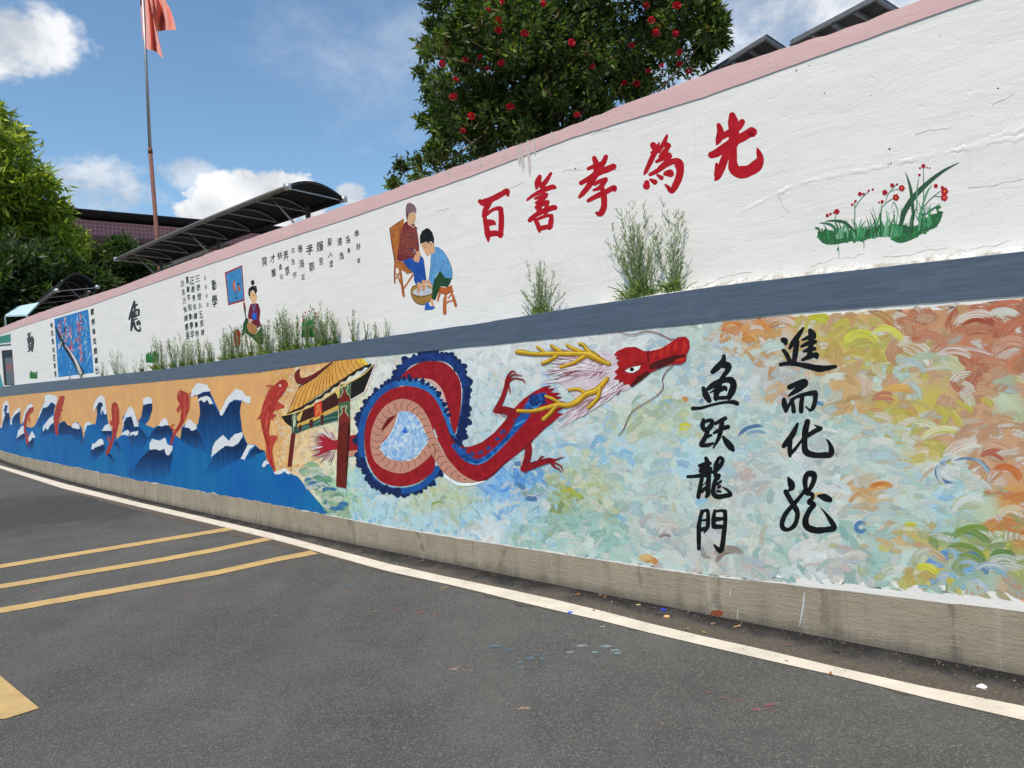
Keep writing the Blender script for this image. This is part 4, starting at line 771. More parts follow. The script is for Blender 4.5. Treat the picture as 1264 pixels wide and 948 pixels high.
sub('ridge_curl', gate, R(K11, [(352, 176, 4), (337, 200, 26), (338, 228, 38), (352, 250, 40), (400, 240, 30), (460, 205, 22), (545, 140, 10)]), paint_mat('#6a1c14'), LV+11); sub('ridge_line', gate, R(K11, [(345, 288, 7), (440, 232, 7), (500, 180, 6), (550, 135, 5)]), '#1a120e', LV+11.2)
sub('name_board', gate, G(K11, [(440, 392), (487, 372), (490, 455), (442, 475)]), '#c8322a', LV+11.3)
sub('board_writing', gate, R(K11, [(452, 405, 4), (468, 398, 4), (478, 394, 3)], [(455, 415, 4), (475, 407, 4)], [(464, 400, 4), (462, 430, 4)], [(452, 432, 4), (478, 420, 4)], [(455, 440, 4), (455, 465, 4)], [(455, 442, 3), (465, 438, 4), (465, 452, 3)], [(470, 435, 4), (480, 432, 4), (480, 458, 4)]), '#d9a04a', LV+11.6)
sub('pale_outline', gate, R(K11, [(815, 142, 2), (792, 210, 7), (750, 318, 7), (668, 368, 5)], [(815, 135, 4), (848, 95, 3)]), '#e6cdd0', LV+5.5)

# ---- dragon
drag = empty('dragon_painting'); drag.parent = lower; drag['label'] = 'painted red dragon with blue mane and tan belly'
RED = paint_mat('#93101c', .14, .5, '#7c0d18'); TAN = paint_mat('#b98470', .08, .6); BLU = '#123572'; LBL = '#2568a0'; DRK = '#0d2250'
D0 = LV+7
random.seed(9)
sub('white_edge', drag, R(K12, [(525, 740, 8), (570, 795, 16), (640, 838, 18), (720, 842, 16), (800, 825, 8)], [(190, 610, 10), (240, 560, 14), (300, 425, 10)]), '#dfe3e2', D0-1.5)
# tail and its tuft
sub('tail', drag, G(K12, [(-10, 562), (75, 546), (80, 640), (-10, 652)]), RED, D0); sub('tail_belly', drag, G(K12, [(-10, 650), (75, 638), (80, 668), (8, 680), (-10, 680)]), TAN, D0+.2)
tuft = [[(585, 640+random.uniform(-26, 26), 18), (520+random.uniform(-15, 15), 640+(a_)*.55, 13), (585-random.uniform(90, 160), 640+a_, 2)] for a_ in np.linspace(-70, 75, 16)]
hair = []
for a_ in np.linspace(-1.25, 1.3, 60):
    r0, r1 = random.uniform(40, 90), random.uniform(130, 205); x0, y0 = 585, 645; hair.append([(x0-math.cos(a_)*r0, y0+math.sin(a_)*r0*.8, 3), (x0-math.cos(a_)*(r0+r1)/2, y0+math.sin(a_)*(r0+r1)/2*.72, 4.5), (x0-math.cos(a_)*r1+random.uniform(-6, 6), y0+math.sin(a_)*r1*.7+random.uniform(-6, 6), 1)])
hc = [random.choice(['#c9a9ac', '#b98a90', '#8e5a62', '#dcc9c9', '#7a4a56', '#e6dada']) for _ in hair]
wall_paint('tail_hair', drag, [ribbon(K11(h), 4) for h in hair], vcol_mat('hair_paint', .6), D0-1, cols=[alb(c) for c in hc])
sub('tail_tuft', drag, R(K11, *tuft, n=4), '#9c1a2a', D0)
# upper loop behind
def blobs(K, path, rad, side, jit=.3, step=1.25, seed=1, elong=1.35):
    rnd = random.Random(seed); P = catmull(np.array(path, float), False, 8); d = np.r_[0, np.cumsum(np.hypot(*np.diff(P, axis=0).T))]; out = []
    t = 0
    while t < d[-1]:
        x, y = np.interp(t, d, P[:, 0]), np.interp(t, d, P[:, 1]); x2, y2 = np.interp(t+3, d, P[:, 0]), np.interp(t+3, d, P[:, 1]); a = math.atan2(y2-y, x2-x); nx, ny = -math.sin(a)*side, math.cos(a)*side
        r = rad*rnd.uniform(1-jit*1.6, 1+jit*1.5); o = r*rnd.uniform(.3, .75); out.append(ell(x+nx*o, y+ny*o, r*elong*rnd.uniform(.8, 1.2), r*.8, 10, math.atan2(ny, nx)+rnd.uniform(-.5, .5))); t += r*step
    return G(K, *out)
cres = [(300, 225), (320, 165), (370, 122), (440, 104), (510, 97), (580, 107), (635, 150), (670, 210), (690, 270), (690, 340), (680, 420), (665, 500), (650, 580), (640, 630)]
ring = [(310, 243), (230, 278), (170, 325), (130, 375), (100, 430), (82, 500), (75, 570), (78, 640), (88, 710), (115, 775), (160, 830), (220, 868), (290, 880), (360, 875), (430, 850), (490, 800), (520, 750)]
sub('mane', drag, blobs(K12, cres, 20, -1, seed=2, step=1.15), DRK, D0+.2); sub('mane', drag, [ribbon(K12([(x, y, 44) for x, y in cres]), 5)], paint_mat(BLU, .25, .55, DRK), D0+.9)
sub('body_loop', drag, G(K12, [(308, 218), (350, 172), (420, 132), (500, 122), (570, 135), (625, 185), (655, 240), (663, 320), (655, 420), (640, 500), (620, 552), (600, 480), (585, 400), (570, 340), (540, 280), (490, 240), (440, 222), (380, 228), (330, 232)], s=3), RED, D0+1.3)
sub('belly_edge', drag, R(K12, [(425, 224, 5), (490, 240, 16), (535, 285, 22), (562, 345, 18), (580, 400, 10), (592, 450, 4)]), '#c9a39a', D0+1.6)
sub('loop_shade', drag, G(K12, [(585, 500), (600, 485), (628, 540), (615, 565), (598, 555)]), '#5e0d12', D0+1.8)
# ring mane, then the ring itself
sub('mane', drag, blobs(K12, ring, 19, 1, seed=3, step=1.15), DRK, D0+1.8); sub('mane', drag, [ribbon(K12([(x, y, 36) for x, y in ring]), 5)], paint_mat(BLU, .25, .55, '#1a5aa0'), D0+2.6)
sub('mane', drag, R(K12, [(300, 245, 30), (380, 250, 46), (450, 275, 46), (500, 318, 46), (540, 385, 46), (568, 455, 42), (592, 525, 40), (612, 580, 50), (645, 640, 62)]), paint_mat(LBL, .25, .55, '#1f5fa4'), D0+2.9)
sub('mane_curl', drag, blobs(K12, [(300, 235), (380, 232), (450, 252), (515, 305), (560, 380), (585, 450)], 12, -1, seed=5, step=2.2), DRK, D0+3.2)
sub('mane', drag, R(K12, [(590, 560, 30), (625, 600, 50), (650, 640, 60)]), DRK, D0+3.2)
sub('body_ring', drag, G(K12, [(330, 268), (250, 288), (190, 330), (145, 390), (112, 460), (97, 540), (97, 620), (112, 700), (138, 760), (180, 815), (240, 845), (320, 853), (400, 835), (460, 800), (500, 762), (508, 700), (480, 640), (300, 560), (480, 560), (520, 380), (500, 343), (450, 297), (400, 275)], s=3), RED, D0+3.6)
body = [(0, 440), (-70, 300), (-150, 215), (-170, 330), (-120, 420), (-60, 560), (0, 590), (60, 700), (120, 790), (200, 845), (270, 865), (320, 855), (370, 820), (440, 750), (530, 680), (600, 620), (700, 520), (740, 490), (780, 455), (815, 425), (770, 430), (835, 380), (775, 395), (830, 345), (760, 350), (815, 315), (765, 310), (800, 290), (730, 285), (765, 262), (715, 262), (738, 240), (690, 250), (630, 280), (560, 330), (490, 400), (440, 470), (370, 550), (290, 610), (210, 640), (150, 638), (120, 655), (80, 610), (30, 520)]
sub('body_front', drag, R(K12, [(400, 312, 70), (450, 336, 76), (492, 390, 80), (528, 470, 74), (562, 560, 74), (605, 640, 84), (660, 715, 100), (720, 770, 108)]) + G(K13, [(0, 590), (20, 500), (80, 620), (150, 700), (250, 760), (300, 760), (360, 720), (420, 670), (480, 610), (530, 550), (600, 470), (700, 380), (760, 390), (830, 382), (775, 415), (820, 425), (780, 455), (740, 490), (700, 520), (600, 620), (530, 680), (440, 750), (370, 820), (320, 855), (270, 865), (200, 845), (120, 790), (60, 700)]), RED, D0+4.2)
sub('body_back', drag, G(K13, [(118, 650), (150, 638), (210, 640), (290, 610), (370, 550), (440, 470), (490, 400), (560, 330), (630, 280), (690, 250), (742, 238), (715, 262), (768, 258), (735, 285), (805, 290), (765, 310), (818, 315), (762, 340), (830, 345), (775, 372), (700, 400), (600, 470), (530, 550), (480, 610), (420, 670), (360, 720), (300, 760), (250, 760), (170, 710)]), RED, D0+4.0)
sub('back_ridge', drag, R(K13, [(110, 630, 30), (150, 672, 46), (195, 710, 52), (250, 738, 40), (310, 720, 36), (370, 672, 34), (430, 612, 32), (490, 545, 36), (535, 480, 56), (575, 430, 60)], [(590, 385, 50), (640, 345, 80), (690, 308, 46), (705, 300, 20)]), paint_mat('#1c5ba6', .25, .55, DRK), D0+4.8)
curl = []
for x, y, r in [(180, 660, 24), (232, 690, 24), (288, 680, 24), (340, 650, 22), (395, 590, 16), (432, 545, 26), (515, 450, 30), (170, 700, 14), (212, 722, 14), (270, 740, 14)]:
    curl.append([(x+math.cos(a)*r*(1-a/9), y+math.sin(a)*r*(1-a/9), 11) for a in np.linspace(2.6, 8.2, 9)])
sub('mane_curl', drag, R(K13, *curl, n=3), paint_mat('#15417f', .2), D0+5.2)
sub('ridge_light', drag, R(K13, [(200, 735, 3), (260, 752, 7), (330, 722, 6), (400, 660, 5), (470, 590, 4)], [(500, 505, 5), (530, 490, 12), (560, 470, 8)], [(610, 375, 3), (640, 385, 8), (680, 350, 4)]), '#3f93c4', D0+5.4)
rb = random.Random(8); sub('mane_curl', drag, G(K13, *[ell(600+rb.random()*100, 365-rb.random()*70, rb.uniform(5, 14), None, 8) for _ in range(26)]), '#102c66', D0+5.3)
# belly
sub('belly', drag, R(K12, [(500, 610, 34), (462, 650, 62), (400, 700, 74), (320, 738, 80), (240, 722, 80), (185, 680, 75), (162, 600, 62), (178, 510, 66), (222, 432, 72), (280, 390, 76), (335, 380, 72), (395, 408, 70), (440, 470, 68), (472, 545, 62), (508, 630, 64), (550, 702, 68), (598, 762, 68), (650, 800, 50), (700, 818, 28), (745, 828, 8)], n=8), TAN, D0+5.6)
sub('inner_belly', drag, G(K12, [(186, 590), (205, 520), (240, 455), (292, 426), (282, 470), (240, 550), (190, 606)]), TAN, D0+5.8); sub('inner_red', drag, G(K12, [(192, 545), (205, 500), (235, 455), (288, 432), (262, 465), (222, 510)]), '#6a0e16', D0+6)
def waterm():
    m, nt, b = newmat('pool_paint'); g = NG(nt); v = g.coord('UV'); n = g.noise(v, 11, 6, .7, 1.2); n2 = g.noise(v, 26, 5, .7, .8)
    c = g.mix(g.rng(n, .35, .6), alb('#c6d6dc'), alb('#7ea9d2')); c = g.mix(g.rng(n2, .5, .62, 0, .7), c, alb('#4f8ac4')); c = g.mix(g.rng(n2, .45, .35, 0, .7), c, alb('#dde4e2'))
    g.L.new(c, b.inputs['Base Color']); b.inputs['Roughness'].default_value = .55; g.bump(b, n2, .5, .004); return m
wall_paint('pool', drag, G(K12, [(296, 424), (340, 416), (385, 432), (420, 475), (450, 535), (470, 590), (430, 645), (390, 685), (345, 702), (290, 704), (240, 692), (205, 660), (188, 622), (235, 565), (275, 490)], s=3), waterm(), D0+6.2)
sub('pool_edge', drag, R(K12, [(296, 424, 3), (280, 480, 4), (240, 560, 4), (192, 612, 3)], [(470, 590, 3), (430, 645, 4), (390, 690, 4), (340, 706, 3)], [(385, 430, 2), (425, 480, 4), (452, 545, 3)]), '#e3e6e4', D0+6.4)
sub('pool_spot', drag, G(K12, [(315, 535), (335, 505), (352, 540), (330, 545)]), '#2a6cc0', D0+6.5)
cen = [(462, 650), (400, 700), (320, 738), (240, 722), (185, 680), (162, 600), (178, 510), (222, 432), (280, 390), (335, 380), (395, 408), (440, 470), (472, 545), (508, 630), (550, 702), (598, 762), (650, 800), (700, 818)]
cp = catmull(np.array(cen, float), False, 10); dd = np.r_[0, np.cumsum(np.hypot(*np.diff(cp, axis=0).T))]; ln = []
for t in np.arange(20, dd[-1], 40):
    x, y = np.interp(t, dd, cp[:, 0]), np.interp(t, dd, cp[:, 1]); x2, y2 = np.interp(t+4, dd, cp[:, 0]), np.interp(t+4, dd, cp[:, 1]); a = math.atan2(y2-y, x2-x); hw = min(32, np.interp(t, dd, np.linspace(34, 34, len(dd)))) * (1 if t < dd[-1]-110 else (dd[-1]-t)/110)
    nx, ny = -math.sin(a), math.cos(a); tx_, ty_ = math.cos(a)*9, math.sin(a)*9; ln.append([(x+nx*hw*.1-tx_*1, y+ny*hw*.1-ty_*1, 3), (x+nx*hw*.6-tx_*.3, y+ny*hw*.6-ty_*.3, 3), (x+nx*hw, y+ny*hw, 2)]); ln.append([(x+nx*hw*.1-tx_, y+ny*hw*.1-ty_, 3), (x-nx*hw*.5, y-ny*hw*.5, 2.4), (x-nx*hw*.95+tx_*.5, y-ny*hw*.95+ty_*.5, 1.4)])
sub('belly_line', drag, R(K12, *ln, n=3), '#5a3a34', D0+6.8)
sub('body_line', drag, R(K12, [(505, 690, 2), (512, 640, 4), (490, 600, 3)], [(560, 440, 2), (600, 560, 4), (640, 650, 3)]), '#3a0d12', D0+6.8)
# legs
arm1 = [[(500, 425, 66), (440, 402, 52), (392, 398, 44), (372, 405, 20)], [(385, 405, 40), (408, 360, 36), (430, 310, 30), (448, 255, 30), (458, 215, 30), (470, 200, 22)], [(446, 215, 14), (462, 175, 13), (488, 148, 11), (512, 158, 5)], [(465, 200, 14), (490, 172, 12), (520, 172, 8), (552, 176, 4)], [(470, 212, 14), (500, 194, 11), (535, 198, 9), (562, 206, 9), (573, 228, 4)], [(465, 240, 12), (472, 268, 10), (478, 290, 4)]]
arm2 = [[(592, 630, 46), (594, 670, 46), (585, 720, 44), (572, 765, 44), (562, 785, 34)], [(560, 780, 40), (600, 768, 48), (645, 752, 42), (700, 735, 38), (735, 728, 36), (755, 735, 26)], [(740, 718, 14), (775, 722, 9), (800, 712, 8), (830, 706, 4)], [(745, 738, 16), (785, 752, 10), (808, 768, 10), (818, 800, 4)], [(745, 750, 16), (770, 775, 12), (790, 780, 9), (805, 802, 4)], [(660, 728, 10), (675, 708, 12), (694, 702, 6)], [(565, 780, 20), (572, 800, 12), (585, 806, 4)]]
sub('foreleg', drag, R(K13, *arm1), paint_mat('#87121a', .2, .5, '#6a1016'), D0+7); sub('foreleg', drag, R(K13, *arm2), paint_mat('#87121a', .2, .5, '#6a1016'), D0+7.2)
sub('leg_line', drag, R(K13, [(400, 420, 2), (430, 440, 4), (470, 450, 3)], [(455, 380, 2), (490, 395, 4), (500, 410, 2)], [(590, 700, 2), (580, 740, 4), (572, 770, 2)], [(640, 735, 2), (700, 722, 4), (740, 735, 2)], [(540, 665, 3), (580, 640, 5), (620, 600, 3)], [(300, 860, 3), (380, 800, 5), (470, 715, 3)]), '#3c0a10', D0+7.6)
sub('leg_light', drag, R(K13, [(545, 680, 4), (548, 730, 6), (552, 770, 4)], [(375, 425, 5), (405, 435, 9), (420, 455, 4)], [(462, 255, 3), (466, 290, 3)]), '#e0c0b0', D0+6.9)
# mane hair between head and body
hr = []
for _ in range(420):
    if random.random() < .45: s0 = (random.uniform(640, 730), random.uniform(225, 350)); e0 = (random.uniform(190, 620), random.uniform(190, 440)); 
    else: s0 = (random.uniform(700, 830), random.uniform(380, 450)); tt = random.random(); e0 = (290+tt*420+random.uniform(-30, 30), 770-tt*260+random.uniform(-110, 10))
    f0 = random.uniform(0, .55); f1 = random.uniform(.75, 1.0); p0 = [s0[k]+(e0[k]-s0[k])*f0 for k in (0, 1)]; p1 = [s0[k]+(e0[k]-s0[k])*f1 for k in (0, 1)]; mw = random.uniform(5, 14); mdx = ((p0[0]+p1[0])/2, (p0[1]+p1[1])/2+random.uniform(-10, 10))
    hr.append([(p0[0], p0[1], 2), (mdx[0], mdx[1], mw), (p1[0], p1[1], 1)])
sub('mane_ground', drag, G(K14, [(720, 250), (620, 210), (560, 240), (470, 280), (360, 330), (330, 380), (350, 430), (420, 500), (470, 580), (460, 650), (520, 640), (600, 570), (700, 500), (820, 450), (740, 330)], s=3, rough=1.5), paint_mat('#c9bcc2', .1), D0+2.6)
hcol = [random.choice(['#cbb5bf', '#b498a2', '#a37d88', '#dcd0d6', '#8e6068', '#e0dadd', '#7a4850', '#c2a4ac', '#d8ccd0', '#cdb8c0', '#e6e0e2']) for _ in hr]
wall_paint('mane_hair', drag, [ribbon(K14(h), 4) for h in hr], vcol_mat('mane_hair_paint', .6), D0+3.5, cols=[alb(c) for c in hcol], step=1e-5)
# head
hd = [(705, 238), (730, 208), (790, 184), (850, 182), (885, 198), (905, 210), (950, 210), (1020, 196), (1090, 152), (1140, 117), (1190, 112), (1216, 138), (1220, 185), (1198, 232), (1194, 275), (1160, 300), (1100, 300), (1020, 322), (950, 358), (900, 402), (828, 455), (800, 432), (775, 440), (765, 418), (735, 425), (742, 405), (700, 402), (728, 372), (708, 350), (742, 322), (722, 290), (748, 272), (715, 262), (732, 248)]
sub('head', drag, G(K14, hd), paint_mat('#a01418', .16, .5, '#88101a'), D0+8)
sub('jaw', drag, G(K14, [(945, 305), (1000, 275), (1100, 245), (1195, 232), (1185, 252), (1105, 288), (1010, 330), (950, 335)], [(828, 455), (900, 402), (950, 358), (930, 345), (870, 380), (815, 440)]), '#48100f', D0+8.3)
sub('snout_light', drag, R(K14, [(968, 262, 8), (975, 240, 22), (992, 218, 10)], [(1015, 248, 8), (1022, 225, 22), (1040, 200, 10)], [(1065, 232, 8), (1070, 200, 22), (1085, 172, 10)], [(1115, 215, 8), (1125, 180, 24), (1130, 145, 10)], [(1170, 215, 8), (1190, 180, 26), (1180, 140, 12)], [(1130, 275, 14), (1160, 268, 20), (1180, 262, 12)]), paint_mat('#b8281a', .15, .45), D0+8.5)
sub('head_line', drag, R(K14, [(940, 205, 4), (935, 240, 14), (945, 290, 6)], [(790, 315, 2), (840, 290, 5), (900, 295, 5), (940, 280, 2)], [(1100, 245, 4), (1150, 238, 5), (1195, 234, 3)]), '#5a0e10', D0+8.7)
sub('head_light', drag, R(K14, *[[(760+i*16, 285-i*1.5, 2), (768+i*16, 262-i*2, 4), (772+i*15, 232, 1)] for i in range(9)]), '#b52a20', D0+8.6)
sub('eye', drag, G(K14, [(778, 343), (820, 320), (888, 308), (875, 335), (842, 356), (805, 360)]), '#d9dcd8', D0+9); sub('pupil', drag, G(K14, ell(828, 335, 15, 14)), '#0d1318', D0+9.3)
sub('eye_line', drag, R(K14, [(778, 343, 2), (820, 320, 4), (888, 307, 3)], [(790, 352, 2), (840, 360, 4), (878, 335, 2)]), '#2a0d10', D0+9.4)
an1 = [[(672, 295, 26), (610, 268, 40), (545, 232, 56), (480, 226, 36), (380, 226, 34), (280, 226, 30), (170, 228, 25), (70, 214, 34), (45, 216, 22)], [(560, 240, 34), (520, 195, 26), (495, 165, 24), (470, 160, 16)], [(480, 212, 26), (420, 188, 24), (388, 168, 20)], [(345, 212, 22), (305, 188, 22), (280, 172, 20)], [(232, 215, 18), (205, 195, 18), (184, 180, 16)], [(315, 243, 24), (262, 275, 24), (220, 292, 22)], [(500, 245, 34), (445, 282, 24), (390, 305, 20), (342, 318, 20)]]
an2 = [[(660, 395, 26), (625, 435, 38), (585, 475, 42), (515, 500, 40), (460, 545, 40), (400, 575, 34), (330, 572, 32), (250, 592, 26), (150, 615, 22), (52, 614, 22)], [(510, 492, 26), (465, 468, 24), (400, 472, 18)], [(608, 465, 26), (592, 530, 26), (535, 590, 26)], [(335, 560, 22), (290, 532, 20), (240, 515, 16)], [(315, 580, 26), (272, 630, 24), (225, 672, 24)]]
def off_(l, dx, dy, k): return [(x+dx, y+dy, w*k) for x, y, w in l]
for an in (an1, an2):
    sub('antler', drag, R(K14, *[off_(l, 2, 3, 1.08) for l in an]), '#8a6418', D0+9.6); sub('antler_gold', drag, R(K14, *[off_(l, -1, -2, .8) for l in an]), paint_mat('#b8921c', .2, .45, '#a3781a'), D0+10.2); sub('antler_light', drag, R(K14, *[off_(l, -1, -w_, .22) for l in an for w_ in (4,)]), '#e3c445', D0+10.8)
sub('whisker', drag, R(K14, [(1115, 132, 6), (1080, 126, 6), (1020, 95, 6), (950, 76, 6), (900, 80, 6), (850, 98, 6), (800, 99, 5), (745, 80, 3), (715, 74, 2)]), '#7a1a20', D0+10); sub('whisker', drag, R(K14, [(1108, 305, 6), (1060, 350, 6), (1035, 400, 6), (1040, 450, 5), (1010, 500, 6), (930, 555, 5), (840, 610, 5), (800, 670, 5), (770, 740, 5), (735, 785, 4)]), '#6a2426', D0+10)

# ---- calligraphy
WK = 1.08
def glyph(par, lab, K, strokes_, h, lvl, off=0.):
    o = wall_paint('painted_character', par, [ribbon(K([(x, y, w*WK) for x, y, w in l]), 6, .12) for l in strokes_], paint_mat(h, .1, .45), lvl, off, cut=True, step=3e-5); o['label'] = lab; return o
CB = '#0d1013'
glyph(lower, 'black brush character meaning fish, top of the left column', K4, [[(378, 65, 30), (370, 110, 46), (325, 160, 52), (280, 203, 40)], [(370, 140, 56), (412, 150, 56), (412, 185, 46), (380, 230, 34), (335, 300, 40)], [(200, 345, 34), (222, 405, 54), (250, 452, 40)], [(240, 350, 36), (290, 315, 50), (370, 278, 44), (435, 275, 54), (460, 310, 54), (450, 365, 58), (420, 425, 44)],
      [(335, 310, 50), (315, 380, 50), (308, 435, 40)], [(258, 384, 12), (300, 360, 20), (330, 345, 30)], [(340, 360, 40), (385, 340, 34), (398, 360, 22)], [(300, 432, 30), (360, 428, 32), (430, 425, 30)], [(108, 520, 30), (180, 516, 26), (280, 488, 22), (380, 468, 22), (455, 465, 34), (492, 478, 38)]], CB, 8)
glyph(lower, 'black brush character meaning leap, second in the left column', K4, [[(200, 620, 32), (192, 670, 40), (205, 705, 34)], [(200, 640, 28), (255, 622, 32), (278, 640, 34), (255, 685, 42), (222, 705, 34)], [(240, 695, 38), (228, 740, 38), (205, 790, 40), (180, 835, 36), (235, 838, 34), (285, 822, 20)], [(225, 768, 30), (268, 752, 22)], [(308, 650, 30), (350, 625, 32), (390, 605, 34)], [(292, 732, 24), (350, 700, 34), (412, 680, 38)],
      [(362, 620, 36), (352, 700, 42), (330, 780, 32), (285, 862, 14)], [(372, 768, 26), (402, 812, 50), (440, 858, 54), (456, 880, 32)]], CB, 8)
glyph(lower, 'black brush character meaning dragon in its full form, third in the left column', K5, [[(222, 40, 34), (236, 80, 42), (232, 125, 38)], [(165, 103, 28), (215, 88, 34), (258, 82, 28)], [(175, 150, 34), (220, 130, 60), (262, 130, 32)], [(64, 198, 26), (120, 196, 28), (200, 182, 38), (262, 160, 30), (310, 150, 16)], [(190, 130, 50), (210, 170, 56), (250, 190, 36)], [(190, 190, 34), (172, 290, 36), (156, 365, 34), (158, 380, 26)], [(248, 180, 36), (240, 280, 42), (238, 350, 40), (224, 372, 26)],
      [(190, 330, 24), (215, 295, 26), (232, 330, 30)], [(200, 270, 8), (225, 245, 14)], [(345, 35, 34), (368, 50, 30), (352, 95, 34), (310, 150, 30)], [(330, 42, 28), (308, 100, 36), (302, 170, 34)], [(300, 192, 28), (338, 184, 24), (325, 215, 30)], [(312, 210, 34), (292, 270, 36), (286, 340, 40), (325, 372, 38), (400, 362, 36), (438, 352, 30), (405, 312, 20), (365, 290, 8)], [(352, 238, 20), (318, 265, 22)], [(342, 282, 26), (326, 295, 20)], [(345, 328, 22), (320, 322, 22)]], CB, 8)
glyph(lower, 'black brush character meaning gate, bottom of the left column', K5, [[(188, 500, 34), (172, 560, 34), (160, 640, 36), (160, 740, 36), (160, 822, 32)], [(190, 502, 20), (235, 492, 28), (240, 560, 34), (236, 630, 36), (208, 682, 16)], [(190, 578, 18), (232, 572, 20)], [(168, 662, 34), (228, 642, 30)], [(298, 492, 24), (288, 560, 36), (288, 632, 34)], [(298, 502, 18), (350, 492, 22), (385, 500, 32)], [(388, 500, 36), (388, 600, 36), (376, 700, 38), (365, 790, 42), (345, 842, 42), (312, 812, 28), (294, 792, 14)], [(300, 568, 40), (370, 562, 26)], [(298, 632, 40), (372, 632, 34)]], CB, 8)
glyph(lower, 'black brush character meaning advance, top of the right column', K6, [[(118, 172, 44), (134, 182, 52), (140, 200, 34)], [(122, 262, 28), (148, 298, 36), (172, 345, 36), (200, 375, 30)], [(292, 70, 20), (252, 130, 38), (205, 195, 42), (175, 242, 26)], [(240, 190, 40), (226, 270, 46), (214, 360, 38)], [(352, 90, 34), (375, 120, 52), (385, 145, 40)], [(350, 100, 30), (362, 200, 46), (345, 300, 40)], [(285, 172, 18), (340, 150, 34), (392, 130, 28)], [(275, 228, 18), (340, 200, 40), (395, 188, 34)], [(295, 272, 18), (345, 255, 40), (392, 248, 30)], [(285, 345, 24), (340, 320, 40), (405, 300, 42), (408, 325, 30)],
      [(95, 385, 32), (160, 376, 34), (250, 384, 38), (350, 404, 46), (430, 420, 54), (500, 415, 44), (572, 402, 26)]], CB, 8)
glyph(lower, 'black brush character meaning and then, second in the right column', K6, [[(172, 582, 40), (235, 555, 46), (300, 538, 52), (308, 548, 48)], [(305, 560, 46), (235, 608, 46), (168, 656, 18)], [(125, 690, 34), (132, 740, 48), (142, 788, 30)], [(150, 785, 22), (178, 720, 26), (205, 690, 24)], [(198, 700, 26), (205, 750, 36), (210, 790, 38)], [(185, 692, 22), (250, 660, 28), (330, 638, 36), (395, 630, 44)], [(398, 640, 44), (395, 700, 38), (376, 762, 36), (352, 786, 18)], [(352, 784, 20), (314, 750, 12)], [(284, 660, 34), (276, 730, 38), (274, 790, 38)]], CB, 8)
glyph(lower, 'black brush character meaning transform, third in the right column', K7, [[(205, 78, 20), (172, 150, 38), (125, 215, 40), (102, 242, 26)], [(152, 200, 32), (148, 260, 34), (150, 312, 22)], [(148, 300, 24), (190, 258, 22), (240, 190, 16)], [(278, 62, 42), (262, 130, 42), (256, 220, 40), (268, 282, 44), (330, 306, 40), (400, 306, 40), (446, 302, 40), (452, 260, 38), (434, 212, 20), (415, 190, 6)], [(372, 112, 34), (330, 132, 32), (265, 172, 30)], [(328, 86, 6), (352, 98, 18), (374, 112, 26)]], CB, 8)
glyph(lower, 'black cursive brush character for dragon, bottom of the right column', K7, [[(138, 474, 20), (158, 515, 50), (160, 545, 42), (140, 566, 14)], [(120, 575, 36), (150, 630, 36), (188, 690, 38), (205, 740, 34), (185, 815, 30), (140, 850, 28), (100, 840, 34), (92, 800, 34), (120, 732, 32), (180, 662, 30), (240, 590, 26), (268, 550, 28)], [(265, 560, 30), (260, 490, 36), (280, 445, 40), (322, 448, 44), (325, 490, 34), (300, 545, 30), (272, 585, 28)],
      [(275, 588, 28), (312, 592, 30), (312, 622, 28), (290, 650, 34), (325, 668, 34), (292, 710, 36), (264, 775, 40), (275, 830, 46), (340, 856, 44), (420, 850, 40), (472, 838, 40), (448, 785, 32), (400, 720, 14), (372, 692, 4)], [(358, 604, 20), (400, 614, 48), (440, 632, 40)]], CB, 8)
CRD = '#a80d1c'
UL = 2.0
glyph(upper, 'large red brush character meaning hundred', K2, [[(78, 432, 30), (110, 442, 52), (180, 412, 42), (250, 375, 42), (290, 352, 40), (296, 385, 22)], [(158, 430, 40), (122, 500, 42), (108, 548, 30)], [(112, 540, 28), (128, 620, 40), (140, 695, 44), (144, 745, 14)], [(125, 540, 26), (180, 498, 26), (230, 488, 34), (248, 500, 30)], [(240, 492, 38), (246, 560, 40), (244, 640, 42), (238, 700, 38)], [(145, 600, 50), (180, 600, 42), (192, 608, 26)], [(142, 692, 46), (190, 682, 42), (245, 690, 38)]], CRD, UL, UP)
glyph(upper, 'large red brush character meaning kindness', K2, [[(545, 240, 30), (530, 285, 46), (520, 330, 22)], [(632, 215, 22), (598, 270, 34), (560, 315, 40)], [(448, 422, 18), (490, 390, 26), (560, 352, 34), (640, 322, 38), (662, 325, 28)], [(570, 300, 40), (572, 380, 34), (552, 430, 34)], [(508, 412, 18), (550, 398, 30), (598, 380, 28)], [(520, 445, 24), (570, 415, 30), (600, 395, 16)], [(522, 480, 34), (570, 450, 40), (608, 438, 30)], [(548, 440, 30), (540, 520, 44)], [(605, 440, 30), (590, 520, 34)], [(468, 580, 34), (500, 550, 32), (560, 515, 38), (640, 485, 40), (664, 482, 36)],
      [(498, 560, 22), (528, 610, 36), (544, 668, 20)], [(520, 575, 22), (590, 548, 26), (640, 542, 24)], [(638, 545, 30), (632, 600, 40), (622, 640, 34)], [(542, 645, 40), (590, 635, 38), (632, 628, 36)]], CRD, UL, UP)
